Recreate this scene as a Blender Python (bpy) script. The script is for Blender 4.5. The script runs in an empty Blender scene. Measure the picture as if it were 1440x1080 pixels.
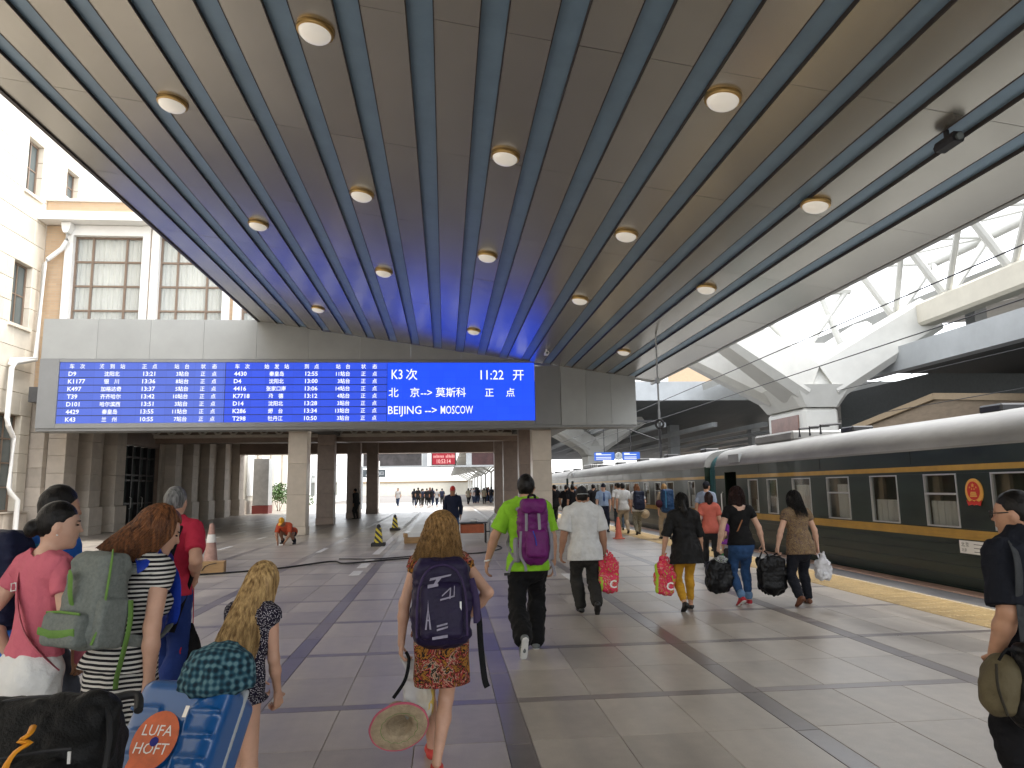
import bpy, bmesh, math, random
import numpy as np
from mathutils import Vector, Matrix
random.seed(7); RNG = np.random.default_rng(7)
SC = bpy.context.scene; COL = SC.collection
PI = math.pi
# ------------------------------------------------------------------ camera
cam = bpy.data.cameras.new('camera'); camo = bpy.data.objects.new('camera', cam); COL.objects.link(camo)
cam.sensor_width = 36.0; cam.lens = 998.0/1440.0*36.0; cam.clip_start = 0.05; cam.clip_end = 3000
def _axes():
    f, cx, cy = 998.0, 720.0, 540.0
    Yc = Vector((626-cx, 687-cy, f)).normalized()
    hd = Vector((math.cos(.0157), -math.sin(.0157), 0))
    Zc = Yc.cross(hd).normalized()
    if Zc.y > 0: Zc = -Zc
    Xc = Yc.cross(Zc)
    if Xc.x < 0: Xc = -Xc
    return Xc, Yc, Zc
_X, _Y, _Z = _axes()
camo.matrix_world = Matrix(((_X.x, -_X.y, -_X.z, 0), (_Y.x, -_Y.y, -_Y.z, 0), (_Z.x, -_Z.y, -_Z.z, 1.62), (0, 0, 0, 1)))
SC.camera = camo
# ------------------------------------------------------------------ sky, sun, exposure
SUN_EL, SUN_AZ = math.radians(70), math.radians(115)     # hazy high sun, to the right
w = bpy.data.worlds.new('World'); SC.world = w; w.use_nodes = True
nt = w.node_tree; nt.nodes.clear()
sky = nt.nodes.new('ShaderNodeTexSky'); sky.sky_type = 'NISHITA'; sky.sun_disc = False
sky.sun_elevation = SUN_EL; sky.sun_rotation = SUN_AZ; sky.dust_density = 1.5; sky.air_density = 1.0; sky.ozone_density = 1
hs = nt.nodes.new('ShaderNodeHueSaturation'); hs.inputs['Saturation'].default_value = .18
bg = nt.nodes.new('ShaderNodeBackground'); bg.inputs['Strength'].default_value = 0.15
wo = nt.nodes.new('ShaderNodeOutputWorld')
nt.links.new(sky.outputs[0], hs.inputs['Color']); nt.links.new(hs.outputs[0], bg.inputs[0]); nt.links.new(bg.outputs[0], wo.inputs[0])
sl = bpy.data.lights.new('sun', 'SUN'); sl.energy = .6; sl.angle = math.radians(20); sl.color = (1, .95, .87)
so = bpy.data.objects.new('sun', sl); COL.objects.link(so)
sdir = Vector((math.sin(SUN_AZ)*math.cos(SUN_EL), math.cos(SUN_AZ)*math.cos(SUN_EL), math.sin(SUN_EL)))
so.rotation_euler = sdir.to_track_quat('Z', 'Y').to_euler(); so.location = (-20, -20, 40)
vs = SC.view_settings; vs.view_transform = 'Standard'; vs.look = 'None'; vs.gamma = 1; vs.use_curve_mapping = False
vs.exposure = 2.35
SC.cycles.max_bounces = 8; SC.cycles.diffuse_bounces = 5; SC.cycles.glossy_bounces = 4; SC.cycles.transmission_bounces = 6
SC.cycles.sample_clamp_indirect = 6
# ------------------------------------------------------------------ helpers
def tag(o, label=None, cat=None, group=None, kind=None):
    if label: o['label'] = label
    if cat: o['category'] = cat
    if group: o['group'] = group
    if kind: o['kind'] = kind
    return o
def thing(name, loc=(0, 0, 0), rz=0, label=None, cat=None, group=None):
    o = bpy.data.objects.new(name, None); o.empty_display_size = .2; COL.objects.link(o)
    o.location = loc; o.rotation_euler = (0, 0, rz)
    return tag(o, label, cat, group)
def link(name, me, mat, parent=None, loc=None):
    o = bpy.data.objects.new(name, me); COL.objects.link(o)
    if mat is not None and not me.materials: me.materials.append(mat)
    if parent: o.parent = parent
    if loc: o.location = loc
    return o
class G:
    """collects shapes in one mesh"""
    def __init__(s): s.v = []; s.f = []
    def add(s, vs, fs):
        n = len(s.v); s.v += [tuple(p) for p in vs]; s.f += [tuple(i+n for i in q) for q in fs]; return s
    def box(s, x0, x1, y0, y1, z0, z1, zf=None, c=0):
        if c:
            xs = (x0, x1); ys = (y0, y1); zs = (z0, z1); V = []; ix = {}
            for i in (0, 1):
                for j in (0, 1):
                    for k in (0, 1):
                        sx, sy, sz = (1, -1)[i], (1, -1)[j], (1, -1)[k]
                        for ax in range(3):
                            p = [xs[i]+sx*c, ys[j]+sy*c, zs[k]+sz*c]; p[ax] = (xs[i], ys[j], zs[k])[ax]
                            ix[i, j, k, ax] = len(V); V.append(p)
            F = []
            for ax in range(3):
                o1, o2 = [a for a in range(3) if a != ax]
                for e in (0, 1):
                    def K(a, b):
                        t = [0, 0, 0]; t[ax] = e; t[o1] = a; t[o2] = b; return ix[t[0], t[1], t[2], ax]
                    q = [K(0, 0), K(1, 0), K(1, 1), K(0, 1)]
                    F.append(q if (e == 1) != (ax == 1) else q[::-1])
            for ax in range(3):         # edges along ax
                o1, o2 = [a for a in range(3) if a != ax]
                for a in (0, 1):
                    for b in (0, 1):
                        def K(e, face):
                            t = [0, 0, 0]; t[ax] = e; t[o1] = a; t[o2] = b; return ix[t[0], t[1], t[2], face]
                        q = [K(0, o1), K(1, o1), K(1, o2), K(0, o2)]; F.append(q if (a ^ b ^ (ax == 1)) else q[::-1])
            for i in (0, 1):
                for j in (0, 1):
                    for k in (0, 1):
                        q = [ix[i, j, k, 0], ix[i, j, k, 1], ix[i, j, k, 2]]; F.append(q if (i+j+k) % 2 else q[::-1])
            return s.add(V, F)
        V = [(x, y, z) for z in (z0, z1) for y in (y0, y1) for x in (x0, x1)]
        if zf: V = [(x, y, z+zf(x)) for x, y, z in V]
        return s.add(V, [(0, 2, 3, 1), (4, 5, 7, 6), (0, 1, 5, 4), (2, 6, 7, 3), (0, 4, 6, 2), (1, 3, 7, 5)])
    def prism(s, poly, axis, a, b):
        """poly: 2D points, extruded along axis ('x': poly=(y,z), 'y': (x,z), 'z': (x,y))"""
        n = len(poly)
        def mk(p, t): return {'x': (t, p[0], p[1]), 'y': (p[0], t, p[1]), 'z': (p[0], p[1], t)}[axis]
        V = [mk(p, a) for p in poly]+[mk(p, b) for p in poly]
        F = [tuple(range(n))[::-1], tuple(range(n, 2*n))]+[(i, (i+1) % n, n+(i+1) % n, n+i) for i in range(n)]
        return s.add(V, F)
    def tube(s, path, r, seg=8, cap=True, flat=1.0, up=(0, 0, 1)):
        path = [Vector(p) for p in path]; n = len(path)
        rr = r if isinstance(r, (list, tuple)) else [r]*n
        V = []; F = []
        for i, p in enumerate(path):
            t = (path[min(i+1, n-1)]-path[max(i-1, 0)])
            t = t.normalized() if t.length > 1e-9 else Vector((0, 0, 1))
            u = Vector(up)
            if abs(t.dot(u)) > .98: u = Vector((1, 0, 0)) if abs(t.x) < .9 else Vector((0, 1, 0))
            a = t.cross(u).normalized(); b = a.cross(t).normalized()
            for k in range(seg):
                an = 2*PI*k/seg; V.append(p+a*(math.cos(an)*rr[i])+b*(math.sin(an)*rr[i]*flat))
        for i in range(n-1):
            for k in range(seg):
                k2 = (k+1) % seg; F.append((i*seg+k, i*seg+k2, (i+1)*seg+k2, (i+1)*seg+k))
        if cap: F += [tuple(range(seg))[::-1], tuple((n-1)*seg+k for k in range(seg))]
        return s.add(V, F)
    def lathe(s, prof, c=(0, 0, 0), seg=16, cap=True):
        V = []; F = []; n = len(prof)
        for r, z in prof:
            for k in range(seg): V.append((c[0]+r*math.cos(2*PI*k/seg), c[1]+r*math.sin(2*PI*k/seg), c[2]+z))
        for i in range(n-1):
            for k in range(seg):
                k2 = (k+1) % seg; F.append((i*seg+k, i*seg+k2, (i+1)*seg+k2, (i+1)*seg+k))
        if cap: F += [tuple(range(seg))[::-1], tuple((n-1)*seg+k for k in range(seg))]
        return s.add(V, F)
    def mesh(s, name='mesh', off=(0, 0, 0), smooth=None):
        me = bpy.data.meshes.new(name)
        me.from_pydata([(x-off[0], y-off[1], z-off[2]) for x, y, z in s.v], [], s.f)
        bm = bmesh.new(); bm.from_mesh(me); bmesh.ops.recalc_face_normals(bm, faces=bm.faces); bm.to_mesh(me); bm.free()
        if smooth: smooth_me(me, smooth)
        return me
    def build(s, name, mat, parent=None, smooth=None, world=True):
        off = parent_loc(parent) if (parent and world) else (0, 0, 0)
        return link(name, s.mesh(name, off, smooth), mat, parent)
def parent_loc(p):
    v = Vector((0, 0, 0))
    while p: v += p.location; p = p.parent
    return v
def smooth_me(me, deg=40):
    me.polygons.foreach_set('use_smooth', [True]*len(me.polygons))
    if deg and deg < 170: me.set_sharp_from_angle(angle=math.radians(deg))
def mat(name, col, rough=.6, metal=0., var=.12, vs=6., bump=0., bs=30., coat=0., spec=.5, emit=None, es=1., alpha=1., trans=0., objrand=0., stretch=None, rvar=0.):
    m = bpy.data.materials.new(name); m.use_nodes = True; n = m.node_tree; L = n.links
    b = n.nodes['Principled BSDF']
    b.inputs['Roughness'].default_value = rough; b.inputs['Metallic'].default_value = metal
    b.inputs['Coat Weight'].default_value = coat; b.inputs['Specular IOR Level'].default_value = spec
    b.inputs['Alpha'].default_value = alpha; b.inputs['Transmission Weight'].default_value = trans
    c = (*col[:3], 1); b.inputs['Base Color'].default_value = c
    if emit: b.inputs['Emission Color'].default_value = (*emit, 1); b.inputs['Emission Strength'].default_value = es
    if var or bump or rvar:
        tc = n.nodes.new('ShaderNodeTexCoord'); src = tc.outputs['Object']
        if stretch:
            mp = n.nodes.new('ShaderNodeMapping'); mp.inputs['Scale'].default_value = stretch; L.new(src, mp.inputs[0]); src = mp.outputs[0]
    if var:
        nz = n.nodes.new('ShaderNodeTexNoise'); nz.inputs['Scale'].default_value = vs; nz.inputs['Detail'].default_value = 5; nz.inputs['Roughness'].default_value = .65
        L.new(src, nz.inputs['Vector'])
        mr = n.nodes.new('ShaderNodeMapRange'); mr.inputs['From Min'].default_value = .25; mr.inputs['From Max'].default_value = .75
        mr.inputs['To Min'].default_value = 1-var; mr.inputs['To Max'].default_value = 1+var
        L.new(nz.outputs[0], mr.inputs[0]); fac = mr.outputs[0]
        if objrand:
            oi = n.nodes.new('ShaderNodeObjectInfo'); m2 = n.nodes.new('ShaderNodeMapRange')
            m2.inputs['To Min'].default_value = 1-objrand; m2.inputs['To Max'].default_value = 1+objrand
            L.new(oi.outputs['Random'], m2.inputs[0]); mm = n.nodes.new('ShaderNodeMath'); mm.operation = 'MULTIPLY'
            L.new(fac, mm.inputs[0]); L.new(m2.outputs[0], mm.inputs[1]); fac = mm.outputs[0]
        mx = n.nodes.new('ShaderNodeMix'); mx.data_type = 'RGBA'; mx.blend_type = 'MULTIPLY'; mx.inputs[0].default_value = 1
        mx.inputs[6].default_value = c; L.new(fac, mx.inputs[7]); L.new(mx.outputs[2], b.inputs['Base Color'])
        if rvar:
            m3 = n.nodes.new('ShaderNodeMapRange'); m3.inputs['From Min'].default_value = .3; m3.inputs['From Max'].default_value = .7
            m3.inputs['To Min'].default_value = rough-rvar; m3.inputs['To Max'].default_value = rough+rvar
            L.new(nz.outputs[0], m3.inputs[0]); L.new(m3.outputs[0], b.inputs['Roughness'])
    if bump:
        n2 = n.nodes.new('ShaderNodeTexNoise'); n2.inputs['Scale'].default_value = bs; n2.inputs['Detail'].default_value = 4; L.new(src, n2.inputs['Vector'])
        bp = n.nodes.new('ShaderNodeBump'); bp.inputs['Strength'].default_value = bump; bp.inputs['Distance'].default_value = .02
        L.new(n2.outputs[0], bp.inputs['Height']); L.new(bp.outputs[0], b.inputs['Normal'])
    return m
def emat(name, col, s):
    m = bpy.data.materials.new(name); m.use_nodes = True; n = m.node_tree; b = n.nodes['Principled BSDF']
    b.inputs['Base Color'].default_value = (.02, .02, .03, 1); b.inputs['Roughness'].default_value = .45; b.inputs['Specular IOR Level'].default_value = .15
    b.inputs['Emission Color'].default_value = (*col, 1); b.inputs['Emission Strength'].default_value = s
    return m
_tc = {}
def text_geo(txt, h, squeeze=1.0, bold=0.0):
    """flat glyph outlines of a string: verts (x,z), faces, width; h = cap height"""
    key = (txt, bold)
    if key not in _tc:
        c = bpy.data.curves.new('t', 'FONT'); c.body = txt; c.size = 1; c.fill_mode = 'FRONT'; c.resolution_u = 2; c.offset = bold
        o = bpy.data.objects.new('t', c); COL.objects.link(o)
        me = o.to_mesh(); vs = [(p.co.x, p.co.y) for p in me.vertices]; fs = [tuple(q.vertices) for q in me.polygons]; o.to_mesh_clear()
        bpy.data.objects.remove(o); bpy.data.curves.remove(c); _tc[key] = (vs, fs)
    vs, fs = _tc[key]; k = h/.72
    if not vs: return [], [], 0
    x0 = min(v[0] for v in vs); x1 = max(v[0] for v in vs)
    return [((v[0]-x0)*k*squeeze, v[1]*k) for v in vs], fs, (x1-x0)*k*squeeze
def put_text(g, txt, x, y, z, h, align='l', squeeze=1.0, bold=0.0, axis='y'):
    """write txt into g on the plane y=const facing -y (or x=const facing -x), baseline at z"""
    vs, fs, wd = text_geo(txt, h, squeeze, bold)
    s = {'l': 0, 'c': -wd/2, 'r': -wd}[align]
    if axis == 'y': V = [(x+s+a, y, z+b) for a, b in vs]
    else: V = [(y, x-(s+a), z+b) for a, b in vs]
    g.add(V, fs); return wd
# ================================================================== materials of the setting
def granite(name, base, dark, rough, spec=.5):
    m = mat(name, base, rough, var=0, spec=spec); n = m.node_tree; L = n.links; b = n.nodes['Principled BSDF']
    ge = n.nodes.new('ShaderNodeNewGeometry')
    n1 = n.nodes.new('ShaderNodeTexNoise'); n1.inputs['Scale'].default_value = 140; n1.inputs['Detail'].default_value = 3
    n2 = n.nodes.new('ShaderNodeTexNoise'); n2.inputs['Scale'].default_value = .9; n2.inputs['Detail'].default_value = 8; n2.inputs['Roughness'].default_value = .7
    n3 = n.nodes.new('ShaderNodeTexNoise'); n3.inputs['Scale'].default_value = 9; n3.inputs['Detail'].default_value = 6
    for q in (n1, n2, n3): L.new(ge.outputs['Position'], q.inputs['Vector'])
    oi = n.nodes.new('ShaderNodeObjectInfo'); at = n.nodes.new('ShaderNodeAttribute'); at.attribute_name = 'shade'
    def mth(op, a, bb):
        q = n.nodes.new('ShaderNodeMath'); q.operation = op
        for i, v in enumerate((a, bb)):
            if isinstance(v, (int, float)): q.inputs[i].default_value = v
            else: L.new(v, q.inputs[i])
        return q.outputs[0]
    fac = mth('ADD', mth('MULTIPLY', mth('SUBTRACT', n1.outputs[0], .5), .85), mth('MULTIPLY', mth('SUBTRACT', n2.outputs[0], .5), 1.7))
    fac = mth('ADD', fac, mth('MULTIPLY', mth('SUBTRACT', n3.outputs[0], .5), .5))
    fac = mth('ADD', fac, mth('MULTIPLY', mth('SUBTRACT', oi.outputs['Random'], .5), .75))
    fac = mth('ADD', fac, at.outputs['Fac'])
    fac = mth('ADD', fac, .5)
    mx = n.nodes.new('ShaderNodeMix'); mx.data_type = 'RGBA'; L.new(fac, mx.inputs[0])
    mx.inputs[6].default_value = (*dark, 1); mx.inputs[7].default_value = (*base, 1); L.new(mx.outputs[2], b.inputs['Base Color'])
    vo = n.nodes.new('ShaderNodeTexVoronoi'); vo.inputs['Scale'].default_value = 1.1; L.new(ge.outputs['Position'], vo.inputs['Vector'])
    sp_ = n.nodes.new('ShaderNodeMapRange'); sp_.inputs['From Min'].default_value = .018; sp_.inputs['From Max'].default_value = .03; sp_.inputs['To Min'].default_value = .55; sp_.inputs['To Max'].default_value = 1; L.new(vo.outputs['Distance'], sp_.inputs[0])
    mp = n.nodes.new('ShaderNodeMapping'); mp.inputs['Scale'].default_value = (3.2, .35, 1); n4 = n.nodes.new('ShaderNodeTexNoise'); n4.inputs['Scale'].default_value = 1; n4.inputs['Detail'].default_value = 5; L.new(ge.outputs['Position'], mp.inputs[0]); L.new(mp.outputs[0], n4.inputs['Vector'])
    wr_ = n.nodes.new('ShaderNodeMapRange'); wr_.inputs['From Min'].default_value = .3; wr_.inputs['From Max'].default_value = .7; wr_.inputs['To Min'].default_value = .82; wr_.inputs['To Max'].default_value = 1.1; L.new(n4.outputs[0], wr_.inputs[0])
    mu = n.nodes.new('ShaderNodeMix'); mu.data_type = 'RGBA'; mu.blend_type = 'MULTIPLY'; mu.inputs[0].default_value = 1; L.new(mx.outputs[2], mu.inputs[6]); L.new(mth('MULTIPLY', sp_.outputs[0], wr_.outputs[0]), mu.inputs[7]); L.new(mu.outputs[2], b.inputs['Base Color'])
    r = mth('ADD', mth('MULTIPLY', mth('ADD', n2.outputs[0], n4.outputs[0]), .22), rough-.22); L.new(r, b.inputs['Roughness'])
    bp = n.nodes.new('ShaderNodeBump'); bp.inputs['Strength'].default_value = .06; bp.inputs['Distance'].default_value = .01
    L.new(n3.outputs[0], bp.inputs['Height']); L.new(bp.outputs[0], b.inputs['Normal'])
    return m
M = {}
M['tile'] = granite('pale_granite', (.49, .438, .375), (.315, .278, .235), .37)
M['band'] = granite('dark_granite', (.25, .215, .195), (.145, .126, .117), .33)
M['joint'] = mat('floor_bed', (.17, .155, .14), .8)
M['tact'] = mat('tactile_yellow', (.46, .335, .16), .55, var=.22, vs=8, objrand=.1)
M['kerb'] = mat('edge_stone', (.42, .27, .2), .5, var=.2, vs=4, objrand=.12)
M['asph'] = granite('grey_granite', (.22, .22, .22), (.14, .14, .15), .5)
M['white_paint'] = mat('worn_white_paint', (.72, .71, .68), .5, var=.2, vs=14)
M['ballast'] = mat('ballast', (.06, .055, .05), .9, var=.5, vs=9, bump=1, bs=20)
M['panel'] = mat('beige_panel', (.455, .44, .395), .26, metal=.80, var=.05, vs=1.3, objrand=.06)
M['groove'] = mat('blue_grey_groove', (.21, .32, .43), .42, metal=.15, var=.1, vs=1.5)
M['trim'] = mat('dark_bronze_trim', (.035, .025, .02), .5, var=.1)
M['roofing'] = mat('grey_roofing', (.35, .35, .34), .8, var=.2)
M['fascia'] = mat('grey_fascia_panel', (.30, .307, .298), .45, metal=.1, var=.07, vs=1.2, objrand=.05)
M['fascia_dk'] = mat('grey_board_frame', (.21, .215, .215), .5, metal=.1, var=.08, vs=1.5)
M['stone'] = mat('beige_stone', (.50, .44, .37), .65, var=.14, vs=2.2, bump=.15, bs=25, objrand=.09)
M['stone_dk'] = mat('brown_granite', (.26, .19, .15), .38, var=.18, vs=3, objrand=.1)
M['col'] = mat('column_granite', (.50, .43, .35), .33, var=.12, vs=2.5, objrand=.07)
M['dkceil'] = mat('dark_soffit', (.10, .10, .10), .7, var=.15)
M['beam'] = mat('brown_beam', (.24, .17, .13), .5, var=.15, vs=2)
M['white'] = mat('white_paint', (.78, .77, .74), .5, var=.06, vs=2)
M['cream'] = mat('cream_render', (.55, .52, .44), .7, var=.08, vs=1.5)
M['glass'] = mat('window_glass', (.10, .12, .12), .06, var=0, spec=.8)
M['curtain'] = mat('pale_curtain', (.66, .64, .57), .85, var=.12, vs=5, stretch=(6, 6, .4))
M['winframe'] = mat('brown_window_frame', (.20, .14, .10), .5, var=.1)
M['dkmetal'] = mat('dark_metal', (.04, .04, .042), .45, metal=.5, var=.1)
M['steel'] = mat('white_steel', (.55, .55, .52), .42, var=.07, vs=2, rvar=.08)
M['lampglass'] = mat('opal_glass', (.80, .76, .70), .25, var=0, emit=(1, .93, .8), es=.06)
M['brass'] = mat('brass', (.55, .36, .14), .32, metal=.9, var=.1)
M['tube'] = mat('lit_tube', (.9, .9, .9), .5, var=0, emit=(1, .98, .94), es=1.4)
def led_screen(name, col, s):
    m = emat(name, col, s); n = m.node_tree; L = n.links; b = n.nodes['Principled BSDF']
    tc = n.nodes.new('ShaderNodeTexCoord'); sp = n.nodes.new('ShaderNodeSeparateXYZ'); cb = n.nodes.new('ShaderNodeCombineXYZ'); L.new(tc.outputs['Object'], sp.inputs[0]); L.new(sp.outputs[0], cb.inputs[0]); L.new(sp.outputs[2], cb.inputs[1])
    br = n.nodes.new('ShaderNodeTexBrick'); br.offset = 0; br.inputs['Scale'].default_value = 1; br.inputs['Brick Width'].default_value = .49; br.inputs['Row Height'].default_value = .27; br.inputs['Mortar Size'].default_value = .006; br.inputs['Mortar Smooth'].default_value = .3
    br.inputs['Color1'].default_value = (*col, 1); br.inputs['Color2'].default_value = (*[c*.9 for c in col], 1); br.inputs['Mortar'].default_value = (*[c*.72 for c in col], 1); L.new(cb.outputs[0], br.inputs[0]); L.new(br.outputs[0], b.inputs['Emission Color']); return m
M['screen'] = led_screen('blue_led', (.016, .085, 1.0), .235)
M['screen1'] = led_screen('washed_out_blue_led', (.14, .24, 1.0), .155); M['screen2'] = led_screen('half_washed_blue_led', (.045, .12, 1.0), .175)  # wash-out from the oblique view put into the emission colour, strongest at left
M['led_white'] = emat('white_led', (.95, .97, 1.0), .24)
M['led_red'] = emat('red_led', (1, .03, .03), .22)
M['black'] = mat('matt_black', (.012, .012, .013), .6, var=.1)
M['leaf'] = mat('leaf_green', (.07, .13, .035), .6, var=.4, vs=4)
def brick_mat(name, c1, c2, cm, scale):
    m = mat(name, c1, .8, var=0); n = m.node_tree; b = n.nodes['Principled BSDF']; L = n.links
    tc = n.nodes.new('ShaderNodeTexCoord'); sp = n.nodes.new('ShaderNodeSeparateXYZ'); cb = n.nodes.new('ShaderNodeCombineXYZ')
    L.new(tc.outputs['Object'], sp.inputs[0]); ad = n.nodes.new('ShaderNodeMath'); ad.operation = 'ADD'
    L.new(sp.outputs[0], ad.inputs[0]); L.new(sp.outputs[1], ad.inputs[1]); L.new(ad.outputs[0], cb.inputs[0]); L.new(sp.outputs[2], cb.inputs[1])
    br = n.nodes.new('ShaderNodeTexBrick'); L.new(cb.outputs[0], br.inputs[0]); br.inputs['Scale'].default_value = scale
    br.inputs['Color1'].default_value = (*c1, 1); br.inputs['Color2'].default_value = (*c2, 1); br.inputs['Mortar'].default_value = (*cm, 1)
    br.inputs['Brick Width'].default_value = .5; br.inputs['Row Height'].default_value = .15; br.inputs['Mortar Size'].default_value = .012
    L.new(br.outputs[0], b.inputs['Base Color'])
    bp = n.nodes.new('ShaderNodeBump'); bp.inputs['Strength'].default_value = .4; L.new(br.outputs['Fac'], bp.inputs['Height']); bp.invert = True
    L.new(bp.outputs[0], b.inputs['Normal'])
    return m
M['brick'] = brick_mat('tan_brick', (.50, .355, .225), (.45, .315, .20), (.42, .35, .26), 1.6)

# ================================================================== ground, track, platform
tag(G().box(-900, 900, -300, 1500, -1.6, -1.3).build('ground', mat('bare_ground', (.2, .18, .16), .9, var=.3, vs=.2)), kind='structure')
tag(G().box(7.75, 13.2, -60, 220, -1.28, -1.05).build('track_bed', M['ballast']), kind='structure')
plat = tag(G().box(-40, 7.40, -40, 200, -1.2, -.030).build('platform', M['joint']), kind='structure')
tag(G().box(13.2, 24, -40, 200, -1.2, 0).build('far_platform', M['asph']), kind='structure')
for x in (8.5, 9.94):
    tag(G().prism([(x-.07, -1.05), (x+.07, -1.05), (x+.02, -1.02), (x+.02, -.93), (x+.036, -.9), (x-.036, -.9), (x-.02, -.93), (x-.02, -1.02)], 'y', -60, 220).build('rail', M['dkmetal']), kind='structure')
BX, BY = 1.92, 1.77
def xband(k): return .47+BX*k
def yband(j): return 5.73+BY*j
tile_lib = {}
def slab(name, x0, x1, y0, y1, m, parent):
    key = (round(x1-x0, 3), round(y1-y0, 3), m.name)
    if key not in tile_lib:
        a, b = (x1-x0)/2, (y1-y0)/2; c = .003
        g = G(); V = [(-a, -b, -.03), (a, -b, -.03), (a, b, -.03), (-a, b, -.03), (-a, -b, -c), (a, -b, -c), (a, b, -c), (-a, b, -c), (-a+c, -b+c, 0), (a-c, -b+c, 0), (a-c, b-c, 0), (-a+c, b-c, 0)]
        F = [(8, 9, 10, 11)]
        for i in range(4): j = (i+1) % 4; F += [(i, j, 4+j, 4+i), (4+i, 4+j, 8+j, 8+i)]
        me = bpy.data.meshes.new(name); me.from_pydata(V, [], F); me.materials.append(m); tile_lib[key] = me
    o = bpy.data.objects.new(name, tile_lib[key]); COL.objects.link(o); o.parent = parent
    o.location = ((x0+x1)/2, (y0+y1)/2, 0); return o
def stuff_slabs(name, rects, m, parent):
    V = []; F = []; sh = []
    for (x0, x1, y0, y1) in rects:
        n = len(V); V += [(x0, y0, 0), (x1, y0, 0), (x1, y1, 0), (x0, y1, 0), (x0, y0, -.03), (x1, y0, -.03), (x1, y1, -.03), (x0, y1, -.03)]
        F += [(n, n+1, n+2, n+3)]+[(n+4+i, n+4+(i+1) % 4, n+(i+1) % 4, n+i) for i in range(4)]
        sh += [random.uniform(-.28, .28)]*8
    me = bpy.data.meshes.new(name); me.from_pydata(V, [], F); at = me.attributes.new('shade', 'FLOAT', 'POINT'); at.data.foreach_set('value', sh)
    o = link(name, me, m, parent); o['kind'] = 'stuff'; return o
J = .002; WX, WY = .085, .062
tiles = []; bands = []
for k in range(-13, 3):
    for j in range(-4, 46):
        x0, x1 = xband(k)+WX, min(5.99, xband(k+1)-WX); y0, y1 = yband(j)+WY, yband(j+1)-WY
        for a in range(3):
            for b in range(2):
                tw, th = (x1-x0)/3, (y1-y0)/2
                tiles.append((x0+a*tw+J, x0+(a+1)*tw-J, y0+b*th+J, y0+(b+1)*th-J))
        bands.append((x0+J, x1-J, yband(j)-WY+J, yband(j)+WY-J))
        bands.append((xband(k)-WX+J, xband(k)+WX-J, yband(j)-WY+J, yband(j)+.5*BY-WY-J)); bands.append((xband(k)-WX+J, xband(k)+WX-J, yband(j)+.5*BY-WY+J, yband(j+1)-WY-J))
def inview(r):
    x, y = (r[0]+r[1])/2, (r[2]+r[3])/2
    return y > 3.3 and -.78*y-1 < x < .95*y+1
def dist(r): return ((r[0]+r[1])/2)**2*.8+((r[2]+r[3])/2)**2
tiles.sort(key=lambda r: (not inview(r), dist(r))); bands.sort(key=lambda r: (not inview(r), dist(r)))
for r in tiles[:298]: slab('paving_tile', *r, M['tile'], plat)
stuff_slabs('paving', tiles[298:], M['tile'], plat)
for r in bands[:240]: slab('dark_paving_strip', *r, M['band'], plat)
stuff_slabs('dark_paving', bands[240:], M['band'], plat)
# tactile strip: 0.3 m tiles with raised bars, grey margin, edge stones
def tact_mesh(n):
    g = G(); s = .149; g.box(-s, s, -s, s, -.03, 0)
    for i in range(6):
        x = -.125+i*.05; g.add([(x-.017, -.14, 0), (x+.017, -.14, 0), (x+.017, .14, 0), (x-.017, .14, 0), (x-.011, -.134, .006), (x+.011, -.134, .006), (x+.011, .134, .006), (x-.011, .134, .006)],
              [(4, 5, 6, 7), (0, 1, 5, 4), (1, 2, 6, 5), (2, 3, 7, 6), (3, 0, 4, 7)])
    return g
tme = tact_mesh(0).mesh('tactile_tile'); tme.materials.append(M['tact'])
rest = G(); tm = tact_mesh(0); cnt = 0
for i in range(330):
    y = 4.0+i*.3
    for a in range(3):
        x = 6.15+a*.3
        if y < 26 and 5 < y:
            o = bpy.data.objects.new('tactile_tile', tme); COL.objects.link(o); o.parent = plat; o.location = (x, y, 0); o.rotation_euler = (0, 0, 0)
        else: rest.add([(vx+x, vy+y, vz) for vx, vy, vz in tm.v[:8]], tm.f[:6])
link('tactile_paving', rest.mesh('tactile_paving'), M['tact'], plat)['kind'] = 'stuff'
for i in range(60):
    y = 2+i*1.2
    o = slab('margin_tile', 6.905, 7.395, y+J, y+1.2-J, M['asph'], plat) if i < 40 else None
link('margin_paving', G().box(6.905, 7.395, 50.01, 200, -.03, 0).mesh(), M['asph'], plat)
ln = G().box(6.83, 6.90, -10, 190, -.03, .0035); link('white_edge_line', ln.mesh(), M['white_paint'], plat)
kme = None
for i in range(60):
    y = 2+i*.9; me = tile_lib.get('kerb')
    if me is None:
        me = G().box(7.402, 7.72, .004, .896, -.25, .012, c=.012).mesh('edge_stone'); me.materials.append(M['kerb']); tile_lib['kerb'] = me
    o = bpy.data.objects.new('edge_stone', me); COL.objects.link(o); o.parent = plat; o.location = (0, y, 0)
link('edge_stones', G().box(7.402, 7.72, 56.01, 200, -.25, .012).mesh(), M['kerb'], plat)
tag(G().box(7.41, 7.66, -40, 200, -1.2, -.26).build('platform_wall', M['asph']), kind='structure')
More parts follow.
